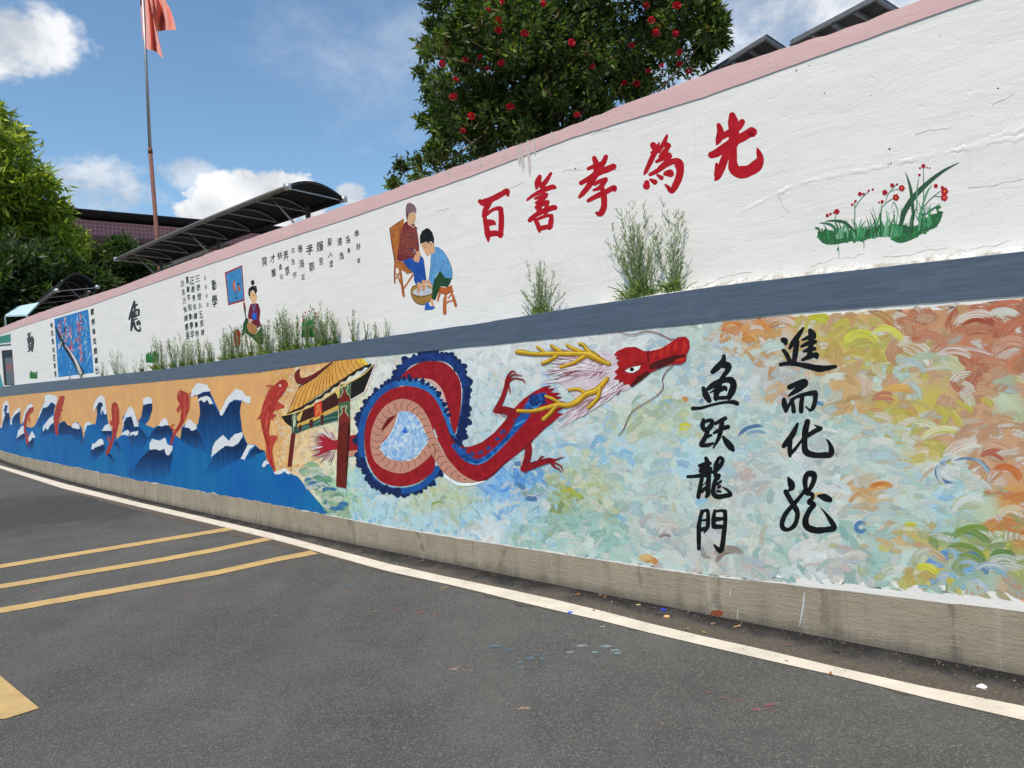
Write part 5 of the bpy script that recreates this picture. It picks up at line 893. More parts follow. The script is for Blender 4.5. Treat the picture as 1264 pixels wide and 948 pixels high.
glyph(upper, 'large red brush character meaning filial piety', K2, [[(970, 95, 32), (985, 140, 44), (985, 195, 40)], [(1062, 85, 32), (1042, 130, 40), (1010, 190, 40)], [(925, 178, 26), (980, 155, 32), (1045, 130, 34)], [(868, 290, 32), (930, 255, 40), (1000, 212, 46), (1080, 180, 48), (1120, 162, 46)], [(985, 220, 44), (930, 310, 44), (880, 372, 38), (855, 400, 22)], [(975, 300, 24), (1010, 278, 30), (1060, 262, 34)], [(1060, 268, 32), (1015, 325, 34), (965, 346, 20)], [(925, 428, 28), (990, 392, 38), (1060, 360, 40), (1125, 325, 38), (1130, 345, 28)], [(1030, 320, 34), (1046, 400, 44), (1045, 480, 46), (1018, 530, 42), (988, 524, 22)]], CRD, UL, UP)
glyph(upper, 'large red brush character meaning is, second from the right', K3, [[(304, 262, 22), (280, 320, 38), (240, 385, 38)], [(185, 345, 54), (192, 370, 46)], [(238, 320, 8), (210, 380, 40), (165, 480, 44), (122, 570, 32), (104, 604, 8)], [(290, 340, 50), (318, 350, 44)], [(320, 350, 30), (290, 400, 46), (250, 445, 40)], [(170, 408, 20), (200, 405, 30), (240, 400, 24)], [(325, 425, 34), (275, 455, 42), (215, 488, 28)], [(330, 440, 40), (290, 500, 40), (240, 540, 32)], [(158, 600, 30), (225, 565, 38), (300, 512, 44), (360, 485, 50), (402, 500, 72), (418, 560, 64), (408, 625, 58), (380, 690, 58), (345, 745, 42), (312, 708, 32), (288, 688, 14)],
      [(130, 670, 44), (126, 700, 60)], [(162, 645, 24), (198, 665, 46)], [(222, 605, 20), (256, 628, 40)], [(285, 595, 30), (335, 592, 56)], [(290, 580, 20), (330, 572, 30), (350, 580, 24)]], CRD, UL, UP)
glyph(upper, 'largest red brush character, meaning first, rightmost of five', K3, [[(752, 172, 34), (768, 230, 60), (752, 300, 52), (735, 338, 18)], [(870, 88, 54), (880, 160, 86), (885, 250, 84), (880, 330, 80)], [(955, 145, 54), (925, 195, 50)], [(775, 285, 36), (840, 238, 50), (900, 215, 50)], [(690, 430, 58), (740, 410, 68), (860, 330, 74), (960, 275, 72), (1040, 228, 76), (1044, 238, 70)], [(850, 360, 60), (805, 460, 64), (770, 560, 62), (742, 620, 50), (720, 650, 14)], [(735, 510, 26), (735, 600, 46)], [(882, 340, 56), (876, 440, 66), (882, 540, 84), (930, 578, 104), (1010, 568, 92), (1078, 525, 94), (1112, 465, 60), (1098, 405, 38), (1086, 368, 8)]], CRD, UL, UP)
# ------------------------------------------------------------------ paintings and writing on the upper wall
def subu(name, par, shapes, h, lvl): return sub(name, par, shapes, h, lvl, UP)
def pic(name, lab): e = empty(name); e.parent = upper; e['label'] = lab; return e
# old man and kneeling child at the foot basin
p_ = pic('footbath_painting', 'painted child washing the feet of a seated elder')
WD = paint_mat('#a8652c', .2, .6, '#8a4a1c')
subu('chair', p_, G(K1, [(118, 290), (215, 220), (215, 300), (195, 420), (172, 510), (148, 515)], [(150, 510), (230, 525), (292, 590), (250, 602), (160, 560)]) + R(K1, [(155, 540, 12), (152, 600, 12), (153, 668, 9)], [(188, 570, 18), (200, 660, 18), (214, 755, 18)], [(285, 598, 12), (250, 650, 12), (214, 705, 10)], [(165, 600, 10), (190, 660, 10), (212, 705, 8)], [(192, 580, 8), (170, 620, 8), (152, 645, 6)], [(215, 575, 8), (240, 600, 8)]), WD, 3)
subu('chair_line', p_, R(K1, [(118, 290, 3), (150, 265, 4), (215, 222, 3)], [(118, 292, 5), (135, 420, 5), (152, 515, 6), (152, 660, 3)], [(200, 600, 3), (206, 660, 4), (212, 740, 3)]), '#5a1c18', 4)
subu('jacket', p_, G(K1, [(242, 238), (290, 262), (312, 340), (322, 440), (328, 480), (310, 520), (270, 500), (205, 516), (170, 506), (176, 440), (192, 340), (212, 265)], s=2), paint_mat('#6e2228', .2), 4.4)
random.seed(3)
pl_ = []
for i in range(14):
    x = 190+i*9; pl_.append([(x+random.uniform(-3, 3), 290+random.uniform(-15, 20), 2), (x-4, 380, 2.6), (x+random.uniform(-8, 8), 470, 2)])
for i in range(12): y = 280+i*18; pl_.append([(196, y+6, 1.5), (250, y-4, 2.2), (308, y+4, 1.5)])
subu('plaid', p_, R(K1, *pl_), '#9c5a44', 5); subu('plaid', p_, R(K1, *[[(x+5, y+5, w*.9) for x, y, w in l] for l in pl_[::2]]), '#38141c', 5.2)
subu('face', p_, G(K1, [(243, 192), (290, 180), (297, 215), (290, 245), (274, 264), (248, 250), (238, 228)], s=2), '#cfa27c', 5.4)
subu('collar', p_, G(K1, [(240, 235), (262, 262), (278, 280), (290, 262), (284, 290), (270, 278), (244, 262)]), '#c9a488', 5.6)
subu('knit_hat', p_, G(K1, [(230, 205), (228, 150), (236, 124), (250, 114), (280, 122), (300, 152), (298, 185), (275, 176), (250, 192), (240, 225)], s=2), paint_mat('#7a6068', .3, .7, '#5c464e'), 5.8)
subu('face_line', p_, R(K1, [(270, 196, 2), (278, 194, 3), (284, 196, 2)], [(286, 200, 2), (292, 222, 2), (284, 226, 2)], [(275, 238, 2), (284, 238, 2)], [(240, 190, 8), (236, 215, 8), (240, 232, 5)]), '#4a2a24', 6.2)
subu('trousers', p_, G(K1, [(205, 512), (265, 490), (290, 515), (328, 470), (352, 500), (360, 560), (370, 640), (342, 668), (300, 682), (284, 645), (285, 600), (240, 560)], s=1), paint_mat('#1c4c98', .2), 6)
subu('hands', p_, G(K1, [(280, 500), (300, 455), (318, 440), (332, 470), (316, 525), (290, 516)], [(285, 430), (300, 440), (300, 462), (280, 460)]), '#cf9a72', 6.4); subu('cuff', p_, R(K1, [(272, 430, 6), (290, 450, 10), (300, 465, 6)]), '#38386a', 6.5)
subu('basin', p_, G(K1, [(262, 722), (270, 695), (300, 680), (360, 684), (410, 692), (412, 750), (392, 795), (340, 812), (292, 797), (266, 755)], s=3), paint_mat('#9a7536', .2), 5)
subu('basin_water', p_, G(K1, [(276, 728), (300, 705), (340, 690), (400, 700), (408, 735), (370, 748), (320, 752), (288, 745)], s=2), '#b4b8be', 5.6); subu('basin_line', p_, R(K1, [(264, 725, 3), (290, 750, 5), (340, 762, 5), (408, 742, 4)], [(268, 760, 3), (300, 800, 5), (345, 814, 5), (392, 797, 3)], [(262, 722, 3), (275, 690, 4), (300, 680, 3)]), '#4a3414', 6)
subu('feet', p_, R(K1, [(318, 672, 26), (322, 700, 24), (312, 722, 18)], [(350, 655, 24), (355, 690, 22), (350, 712, 16)], [(375, 650, 16), (390, 662, 18), (405, 690, 14)]), '#c9966e', 6.6); subu('feet_line', p_, R(K1, [(308, 700, 2), (312, 725, 3)], [(345, 690, 2), (352, 718, 3)], [(365, 655, 2), (380, 680, 3), (392, 705, 3)]), '#6a3420', 6.8)
subu('robe', p_, G(K1, [(430, 415), (480, 438), (520, 500), (545, 570), (545, 640), (500, 634), (465, 590), (432, 620), (412, 690), (386, 655), (398, 560), (404, 470)], s=2), paint_mat('#5a93c2', .12), 6.4)
subu('robe_line', p_, R(K1, [(425, 440, 2), (405, 480, 3), (400, 560, 3), (388, 640, 2)], [(430, 470, 1.5), (425, 540, 2), (400, 640, 2)], [(480, 438, 2), (520, 500, 3), (546, 572, 3), (546, 640, 3)], [(500, 520, 1), (470, 560, 2), (465, 590, 2)], [(520, 620, 1.5), (490, 610, 2)]), '#234a74', 6.8)
subu('trousers', p_, G(K1, [(466, 582), (500, 630), (542, 632), (535, 665), (515, 692), (470, 686), (452, 730), (430, 786), (408, 772), (412, 700), (425, 640)], s=1), '#1c4428', 7)
subu('face', p_, G(K1, [(332, 405), (345, 385), (395, 380), (425, 405), (432, 450), (415, 465), (402, 462), (378, 478), (362, 460), (352, 440)], s=1), '#cfa07a', 7); subu('face_line', p_, R(K1, [(345, 412, 2), (356, 404, 2), (366, 404, 2)], [(358, 425, 2), (368, 420, 3), (376, 420, 2)], [(366, 455, 2), (378, 455, 2)], [(398, 385, 3), (404, 400, 3), (398, 415, 2)]), '#3a2018', 7.4)
subu('hair', p_, G(K1, [(328, 395), (325, 345), (340, 308), (360, 296), (375, 286), (396, 298), (412, 318), (424, 360), (420, 402), (408, 380), (392, 378), (388, 398), (372, 378), (350, 388)], s=1), '#11100f', 7.2)
subu('hand', p_, R(K1, [(408, 690, 12), (395, 675, 12), (370, 655, 8)], [(405, 780, 18), (412, 810, 16), (415, 828, 12)]), '#cf9a72', 7.2); subu('slipper', p_, G(K1, [(358, 852), (362, 805), (380, 795), (398, 825), (425, 824), (430, 835), (410, 848)]), '#2a5cac', 7.4)
subu('stool', p_, G(K1, [(462, 690), (500, 698), (520, 690), (545, 678), (555, 720), (500, 745), (448, 730)]) + R(K1, [(505, 740, 14), (498, 800, 20), (497, 872, 24)], [(545, 730, 14), (558, 775, 16), (572, 822, 16)], [(465, 730, 14), (455, 760, 14), (448, 788, 10)], [(508, 802, 10), (530, 790, 10), (552, 785, 10)], [(520, 770, 8), (540, 745, 8)]), paint_mat('#b4602c', .2, .6, '#9a4a20'), 6.8); subu('stool_line', p_, R(K1, [(462, 690, 2), (455, 715, 3), (448, 732, 3)], [(500, 746, 3), (530, 732, 3), (556, 720, 3)], [(488, 760, 2), (486, 820, 3), (486, 872, 2)], [(560, 740, 2), (580, 818, 3)]), '#5a2412', 7.2)
# girl on the bank
p_ = pic('girl_painting', 'painted girl sitting with her hair in a bun')
subu('skirt', p_, G(K15, [(715, 620), (742, 565), (772, 588), (750, 655), (765, 700), (830, 735), (868, 690), (888, 650), (908, 700), (917, 740), (905, 830), (860, 835), (800, 765), (735, 722), (705, 750), (693, 755), (706, 690)], s=1), paint_mat('#274a26', .2), 3)
subu('robe', p_, G(K15, [(783, 438), (820, 424), (862, 434), (880, 500), (872, 590), (888, 650), (850, 672), (810, 640), (775, 592), (757, 562), (768, 490)], s=1), paint_mat('#6a1630', .2), 4)
subu('sash', p_, G(K15, [(797, 530), (846, 524), (842, 590), (803, 588)]), '#1c55b4', 4.6); subu('collar', p_, R(K15, [(795, 440, 4), (815, 480, 8), (820, 525, 4)], [(835, 430, 4), (828, 465, 7), (818, 500, 3)]), '#5a74a8', 4.6)
subu('lap', p_, G(K15, [(748, 645), (770, 608), (838, 648), (852, 690), (828, 735), (790, 720), (760, 690)], s=1), '#a87644', 4.4); subu('hands', p_, R(K15, [(770, 590, 10), (790, 592, 16), (805, 600, 8)]), '#d8a87c', 5)
subu('face', p_, G(K15, [(774, 352), (785, 318), (820, 312), (845, 338), (846, 392), (826, 425), (818, 440), (796, 415), (780, 385)], s=2), '#d9ae84', 4.6)
subu('hair', p_, G(K15, [(762, 332), (768, 285), (800, 260), (838, 264), (850, 300), (836, 345), (818, 305), (800, 300), (782, 322), (780, 365), (768, 362)], s=1)+G(K15, ell(806, 228, 17, 26), ell(833, 275, 12, 18)), '#131110', 5.4); subu('ribbon', p_, R(K15, [(820, 258, 5), (832, 270, 8), (828, 285, 4)]), '#7a3a2a', 5.6)
subu('face_line', p_, R(K15, [(782, 350, 3), (792, 345, 4)], [(806, 345, 3), (812, 352, 6), (812, 366, 3)], [(784, 372, 5), (786, 384, 5)], [(808, 405, 3), (816, 408, 3)]), '#2a1812', 5.8)
p_ = pic('kite_painting', 'painted blue banner with a red rim on a pole')
subu('rim', p_, G(K15, [(533, 130), (703, 57), (727, 405), (567, 450)]), '#93282c', 3); subu('banner', p_, G(K15, [(547, 143), (696, 76), (717, 388), (574, 433)]), paint_mat('#3a80b4', .15), 3.4)
subu('bird', p_, R(K15, [(625, 212, 14), (618, 260, 18), (630, 305, 14), (650, 315, 8)]) + G(K15, ell(675, 285, 16, 24)), '#a85a38', 3.8); subu('bird_shade', p_, R(K15, [(655, 250, 8), (665, 235, 12), (685, 250, 8)], [(640, 310, 6), (645, 345, 5), (648, 370, 4)], [(632, 385, 8), (650, 375, 10), (662, 392, 5)]), '#1c2a4a', 4.2); subu('bird_light', p_, R(K15, [(634, 225, 4), (632, 262, 6), (640, 292, 4)]), '#d8a078', 4.2)
subu('pole', p_, R(K15, [(722, 408, 4), (722, 440, 18), (730, 480, 22)]), '#8a1f28', 3.6); subu('pole', p_, R(K15, [(730, 488, 20), (732, 530, 12), (742, 575, 10)]), '#1f3a2c', 3.8)
p_ = pic('pot_painting', 'painted brown pot with twigs beside the girl')
subu('pot', p_, G(K15, [(620, 702), (650, 684), (684, 700), (687, 770), (676, 850), (640, 856), (624, 790)], s=2), paint_mat('#8a3018', .2), 3); subu('twig', p_, R(K15, [(640, 700, 6), (634, 670, 4)], [(655, 690, 6), (650, 655, 4)], [(668, 698, 6), (672, 662, 4)]), '#3a2a20', 3.6)
# orchids
def tuft(K, base_y, x0, x1, h, par_lab, h2='#1f6a2c', n=14, reds=()):
    p = pic('tuft_painting', par_lab); r_ = random.Random(int(x0))
    subu('blades', p, G(K, [(x0, base_y-h*.45), (x1, base_y-h*.5), (x1-2, base_y), (x0+3, base_y+2)]) + R(K, *[[(x0+(x1-x0)*i/n, base_y, 8), (x0+(x1-x0)*i/n+r_.uniform(-3, 3), base_y-h*.6, 7), (x0+(x1-x0)*i/n+r_.uniform(-10, 10), base_y-h*r_.uniform(.7, 1.1), 1)] for i in range(n+1)]), h2, 3)
    if reds: subu('buds', p, G(K, *[ell(x, y, 5, 6, 8) for x, y in reds]), '#a8202a', 3.6)
tuft(K16, 766, 294, 362, 78, 'lone green painted tuft near the far end of the wall')
KA = crop(0, 300, 3.95); tuft(KA, 580, 716, 768, 55, 'green painted tuft half hidden by weeds')
KB = crop(200, 280, 4.514); tuft(KB, 612, 784, 845, 130, 'painted plant with red buds among weeds', '#1f7034', 12, [(785, 500), (800, 478), (838, 458), (858, 482), (788, 520), (820, 470), (868, 500)])
p_ = pic('orchid_painting', 'painted bed of green blades and red blossoms'); random.seed(12)
gl = [(125, 462), (150, 515), (210, 525), (300, 508), (400, 492), (500, 480), (540, 510), (580, 515), (640, 492), (700, 455), (760, 430), (790, 360), (740, 365), (700, 395), (640, 430), (540, 415), (440, 435), (340, 450), (240, 455), (190, 450)]
cl_ = []
for _ in range(260):
    t = random.random(); x = 125+t*655; yb = np.interp(x, [125, 210, 300, 400, 480, 540, 580, 650, 700, 790], [500, 520, 510, 492, 478, 505, 510, 488, 460, 372]); cl_.append((ell(x+random.uniform(-8, 8), yb-random.uniform(0, 62)*(1 if x < 640 else 1.1), random.uniform(5, 13), random.uniform(4, 10), 8, random.random()*3), random.choice(['#14602c', '#1c7a38', '#0f4a24', '#2a8a48', '#1a6a30'])))
wall_paint('leaf_clump', p_, [poly(K17(c[0])) for c in cl_]+[poly(K17(gl), 3, .6)], M_LEAFP := vcol_mat('leaf_paint', .6), 3, UP, cols=[alb(c[1]) for c in cl_]+[alb('#155a2a')])
bl = []
for _ in range(70):
    x = random.uniform(180, 740); yb = np.interp(x, [125, 400, 560, 700, 790], [500, 480, 480, 440, 372]); h = random.uniform(45, 130)*(1.25 if 430 < x < 720 else .85); dx = random.uniform(-38, 38); bl.append(([(x, yb, random.uniform(7, 12)), (x+dx*.3, yb-h*.55, random.uniform(6, 10)), (x+dx, yb-h, 1)], random.choice(['#14552a', '#2a8048', '#4a9a62', '#0f4424', '#3a8a58', '#6aa07a'])))
bl += [([(570, 420, 20), (588, 350, 28), (640, 270, 28), (720, 190, 22), (800, 130, 13), (880, 88, 2)], '#14482a'), ([(636, 385, 14), (630, 300, 18), (618, 215, 14), (593, 138, 2)], '#16502c'), ([(320, 450, 14), (270, 408, 16), (220, 398, 12), (168, 400, 2)], '#14502a'), ([(240, 470, 16), (205, 425, 14), (170, 412, 10), (136, 410, 2)], '#1f6a3c'), ([(665, 380, 10), (690, 300, 10), (712, 240, 8), (735, 208, 2)], '#4a8a64'), ([(690, 370, 8), (740, 335, 9), (778, 308, 2)], '#2a7048'), ([(655, 360, 6), (655, 240, 8), (665, 170, 2)], '#5a8a6a'), ([(520, 330, 2), (532, 300, 5), (548, 330, 6), (560, 380, 3)], '#6a9a82'),
       ([(465, 400, 4), (465, 330, 4), (470, 300, 3)], '#3a7a58'), ([(465, 328, 3), (510, 290, 4), (540, 276, 3)], '#3a7a58'), ([(488, 300, 3), (500, 260, 4), (545, 205, 3)], '#3a7a58'), ([(510, 245, 2), (545, 232, 3), (572, 228, 2)], '#3a7a58'), ([(322, 430, 5), (325, 350, 5), (322, 300, 4)], '#2a6a48'), ([(325, 330, 4), (355, 285, 4), (395, 245, 3)], '#3a7a58'), ([(690, 340, 5), (690, 200, 5), (688, 110, 3)], '#3a7058'), ([(665, 360, 4), (720, 290, 5), (780, 240, 3)], '#2f6a4c'), ([(745, 268, 3), (775, 270, 4), (795, 272, 3)], '#2f6a4c'), ([(215, 400, 3), (222, 375, 3), (225, 352, 2)], '#2f6a4c'), ([(237, 530, 3), (240, 565, 3), (240, 600, 1.5)], '#4a6a5a'), ([(228, 560, 2), (236, 545, 10), (240, 560, 2)], '#5a8a7a'), ([(368, 495, 8), (373, 520, 5), (373, 552, 1.5)], '#3a6a4e')]
wall_paint('blade', p_, [ribbon(K17(b_[0]), 6) for b_ in bl], M_LEAFP, 5, UP, cols=[alb(b_[1]) for b_ in bl])
for x, y, r in [(229, 350, 14), (195, 362, 8), (178, 370, 9), (212, 355, 6), (352, 256, 11), (371, 256, 8), (328, 294, 8), (310, 312, 8), (398, 238, 7), (420, 232, 7), (484, 248, 14), (523, 210, 11), (549, 205, 7), (574, 225, 16), (543, 274, 17), (470, 297, 9), (453, 300, 6), (689, 107, 11), (671, 118, 6), (708, 114, 5), (723, 118, 5), (668, 155, 8), (755, 213, 11), (790, 222, 9), (802, 242, 19), (800, 275, 18)]:
    pt = [ell(x+math.cos(a)*r*.55, y+math.sin(a)*r*.55, r*.55, None, 8) for a in np.linspace(0, 2*math.pi, 6)[:-1]] if r > 8 else [ell(x, y, r*.9, None, 8)]
    f_ = subu('blossom', p_, G(K17, *pt), '#a81828', 6.6); 
    if r > 8: subu('blossom_heart', p_, G(K17, ell(x, y, r*.3, None, 6)), '#4a0e14' if r < 16 else '#c98a2a', 7.2)
# plum picture and its couplet
p_ = pic('plum_painting', 'painted blue picture of a plum tree with pink blossom')
subu('sky_panel', p_, G(K16, [(530, 190), (860, 93), (915, 712), (570, 757)]), paint_mat('#1874b4', .2, .6, '#1464a0'), 3)
def inq(s, t):
    a = np.array([530, 190])*(1-s)+np.array([860, 93])*s; b = np.array([570, 757])*(1-s)+np.array([915, 712])*s; return a*(1-t)+b*t
r_ = random.Random(5); fl = []
for _ in range(150):
    s, t = r_.random(), r_.random(); x, y = inq(s, t); l = r_.uniform(20, 110)*(1-t*.6); dx = r_.uniform(-22, 22); y2 = min(y+l, inq(s, 1)[1]-3); fl.append(([(x, y, 2), (x+dx*.3, (y+y2)/2, r_.uniform(2.5, 6)), (max(540, min(x+dx, 905)), y2, 1)], r_.choice(['#8fc0dc', '#5fa6d0', '#c4dce6', '#0f4a80', '#3f94c8', '#0c3a64'] + (['#3a6a4a', '#2a8a7a'] if t > .7 else []))))
for sx, ta, tb, k in [(.13, .05, .35, 40), (.30, .02, .42, 50), (.43, .15, .6, 60), (.68, .12, .78, 110), (.76, .02, .3, 50)]:
    for _ in range(k):
        t = r_.uniform(ta, tb); s = min(.97, max(.03, sx+r_.gauss(0, .022))); x, y = inq(s, t); fl.append(([(x, y, 6), (x+3, y+r_.uniform(6, 12), r_.uniform(6, 12)), (x+1, y+14, 3)], r_.choice(['#b0708c', '#c05868', '#8a5a88', '#d0a0b0', '#7a3a48', '#c8384a', '#d8c8d4', '#402838'])))
wall_paint('blossom', p_, [ribbon(K16(f_[0]), 3) for f_ in fl], M_LEAFP, 4, UP, cols=[alb(f_[1]) for f_ in fl])
subu('trunk', p_, R(K16, [(790, 710, 62), (735, 610, 48), (665, 505, 38), (610, 415, 30), (560, 310, 22), (542, 262, 8)], [(600, 420, 24), (618, 330, 16), (645, 255, 6)], [(608, 400, 20), (585, 450, 14), (570, 490, 6)]), '#1c1a24', 5.4); subu('trunk_light', p_, R(K16, [(785, 715, 30), (745, 610, 24), (690, 515, 14), (635, 440, 8)], [(600, 410, 8), (580, 465, 10), (572, 485, 5)], [(606, 380, 6), (618, 325, 6)]), '#cfc9c4', 5.8)
subu('crackle', p_, R(K16, *[[(inq(.8+r_.random()*.18, t)[0], inq(.9, t)[1], 1.5), (inq(.85, t)[0]+r_.uniform(-8, 20), inq(.9, t)[1]+25, 4), (inq(.8+r_.random()*.18, t)[0], inq(.9, t)[1]+50, 1)] for t in np.linspace(.05, .85, 14)]), '#9fc6dc', 5)
subu('flame_bud', p_, G(K16, ell(683, 465, 12, 20), ell(748, 392, 10, 16)), '#c02030', 6.2)
p_ = pic('doorway_painting', 'painted dark doorway under a green sign at the far end')
subu('green_sign', p_, G(K16, [(-20, 362), (103, 333), (107, 415), (-20, 430)]), paint_mat('#2f7f72', .2), 3); subu('sign_edge', p_, G(K16, [(-20, 440), (108, 428), (109, 446), (-20, 458)]), '#46606a', 3)
subu('door', p_, G(K16, [(15, 495), (118, 486), (142, 832), (42, 835)]), '#141c28', 3); subu('door_leaf', p_, G(K16, [(48, 568), (122, 560), (136, 822), (68, 826)]), '#5a626c', 3.5); subu('teal_patch', p_, G(K16, [(-20, 700), (2, 725), (34, 845), (-20, 852)]), '#2f8a94', 3); subu('red_writing', p_, R(K16, [(62, 640, 6), (85, 632, 9), (115, 625, 6)], [(75, 630, 7), (80, 690, 9)], [(102, 625, 7), (106, 685, 9)], [(64, 670, 6), (110, 660, 7)]), '#b04a48', 4)
subu('door_trim', p_, R(K16, [(118, 488, 3), (130, 660, 4), (141, 830, 3)]), '#5a2a2c', 4)

# ---- small brush writing: upright glyph outlines bent onto the wall, each character a part
_glc = {}
def glyph_mesh(ch, bold):
    if (ch, bold) in _glc: return _glc[(ch, bold)]
    cu = bpy.data.curves.new('t', 'FONT'); cu.body = ch; cu.size = 1; cu.offset = bold; cu.resolution_u = 2; o = bpy.data.objects.new('t', cu); COL.objects.link(o)
    bpy.context.view_layer.update(); me = bpy.data.meshes.new_from_object(o.evaluated_get(bpy.context.evaluated_depsgraph_get()))
    V = np.array([v.co[:2] for v in me.vertices]) if len(me.vertices) else np.zeros((0, 2)); Fc = [tuple(p.vertices) for p in me.polygons]
    bpy.data.objects.remove(o); bpy.data.curves.remove(cu); bpy.data.meshes.remove(me)
    if len(V): c = (V.max(0)+V.min(0))/2; V = (V-c)/max(np.ptp(V[:, 1]), .6*np.ptp(V[:, 0]), .3)
    _glc[(ch, bold)] = (V, Fc); return V, Fc
def wr(ch, x, y, h, w, par, slope=-.30, lean=.075, bold=.012, col='#14181c', lvl=3):
    V, Fc = glyph_mesh(ch, 0)
    if not len(V): return
    r = random.Random(ord(ch)); sk = r.uniform(-.12, .12)
    r2 = random.Random(int(x*31+y*7)); sd = r2.random()*50; wv = np.array([(mnoise.noise((p[0]*2.2, p[1]*2.2, sd)), mnoise.noise((p[0]*2.2, p[1]*2.2, sd+9))) for p in V]); V = V + wv*.10; k_ = r2.uniform(.86, 1.12); rt = r2.uniform(-.10, .10)
    gx, gy = (V[:, 0]-V[:, 1]*rt)*(1+sk)*k_, (V[:, 1]+V[:, 0]*rt)*k_*r2.uniform(.92, 1.1); X = x + gx*w - gy*h*lean + sk*gy*w; Y = y - gy*h + gx*w*slope
    n = len(X)
    sh = [(np.c_[X, Y], Fc)]
    if bold: sh += [(np.c_[X+a*h*bold, Y+b_*h*bold], Fc) for a, b_ in ((.6, 0), (-.5, .6), (.1, -1))]
    return wall_paint('painted_character', par, sh, paint_mat(col, .1, .5), lvl, UP, step=8e-5)
ins = pic('column_writing', 'columns of brush writing right of the girl')
K22 = crop(310, 270, 8.427)
for cx_, cy_, hh, s_ in [(140, 445, 120, '開'), (224, 415, 105, '才'), (234, 565, 110, '華'), (300, 385, 100, '耕'), (305, 500, 72, '處'), (314, 605, 62, '田'), (363, 385, 105, '弄'), (376, 545, 105, '草'), (433, 335, 75, '月'), (438, 450, 85, '苦'), (452, 585, 95, '作'), (512, 315, 95, '學'), (524, 465, 100, '海'), (540, 605, 85, '言'), (607, 320, 140, '孝'), (632, 495, 100, '觀'), (716, 290, 125, '履'), (728, 445, 95, '思'), (818, 240, 90, '聖'), (825, 372, 62, '人'), (832, 468, 75, '道'), (920, 240, 110, '清'), (940, 385, 110, '逸'), (1008, 215, 110, '路'), (1016, 330, 80, '貴'), (1100, 155, 85, '學'), (1115, 290, 85, '林'), (1120, 435, 72, '語')]:
    q = K22([(cx_, cy_)])[0]; wr(s_, q[0], q[1], hh*.78/8.427, hh*.46/8.427 if s_ not in '人' else 5.5, ins, bold=.012)
ins = pic('poem_writing', 'poem in four brush columns left of the banner painting')
for (xa, ya, xb, yb, tx_, hh, ww, bo, cl2) in [(268, 190, 318, 712, '三更燈火五更雞', 60, 33, .02, '#14181c'), (214, 208, 264, 725, '正是男兒讀書時', 62, 32, .03, '#14181c'), (168, 205, 216, 735, '黑髮不知勤學早', 62, 32, .03, '#14181c'), (122, 235, 170, 745, '白首方悔讀書遲', 62, 32, .02, '#14181c'), (340, 185, 366, 445, '唐顏真卿', 38, 20, 0, '#5a5e62'), (428, 255, 434, 405, '勸學', 108, 50, .022, '#101418')]:
    k = len(tx_)
    for i, ch in enumerate(tx_):
        t = i/(k-1); q = K15([(xa+(xb-xa)*t, ya+(yb-ya)*t)])[0]; wr(ch, q[0], q[1], hh/7.9, ww/7.9, ins, bold=bo, col=cl2)
ins = pic('couplet_writing', 'brush couplet down both sides of the plum painting')
for (xa, ya, xb, yb, tx_, hh, ww) in [(900, 118, 946, 690, '寶劍鋒從磨礪出', 64, 32), (503, 248, 541, 725, '梅花香自苦寒來', 54, 24)]:
    for i, ch in enumerate(tx_):
        t = i/6; q = K16([(xa+(xb-xa)*t, ya+(yb-ya)*t)])[0]; wr(ch, q[0], q[1], hh/7.9, ww/7.9, ins, bold=.04)
KD = crop(0, 300, 3.95)
o = glyph(upper, 'black brush character meaning virtue between poem and plum painting', KD, [[(652, 290, 5.5), (642, 330, 11), (630, 372, 9)], [(648, 340, 12), (643, 400, 12), (640, 425, 9)], [(655, 285, 9), (658, 330, 9)], [(648, 315, 5.5), (668, 300, 9)], [(650, 335, 7), (675, 325, 10), (676, 350, 9)], [(654, 340, 9), (656, 362, 9)], [(663, 335, 5.5), (664, 358, 5.5)], [(652, 362, 7), (678, 350, 7)], [(650, 378, 7), (668, 368, 7)], [(646, 395, 9), (645, 412, 7)], [(654, 388, 10), (660, 415, 11), (675, 428, 11), (684, 424, 9), (682, 405, 3)], [(668, 385, 9), (671, 398, 9)], [(677, 380, 9), (682, 395, 10)]], '#0b0e12', 3, UP)
o = glyph(upper, 'black brush character meaning diligence beside the painted doorway', KD, [[(133, 450, 3), (150, 438, 5.5)], [(137, 440, 5.5), (140, 462, 5.5)], [(145, 438, 5.5), (146, 458, 5.5)], [(134, 468, 7), (148, 462, 7), (148, 480, 5.5)], [(136, 470, 5.5), (138, 488, 5.5), (149, 482, 5.5)], [(141, 455, 7), (143, 500, 7), (144, 525, 7)], [(137, 500, 5.5), (150, 494, 5.5)], [(137, 512, 5.5), (150, 506, 5.5)], [(138, 528, 7), (152, 520, 5.5)], [(152, 470, 5.5), (161, 466, 9), (161, 500, 9), (157, 528, 7)], [(156, 455, 7), (155, 490, 7), (150, 522, 5.5)]], '#0b0e12', 3, UP)

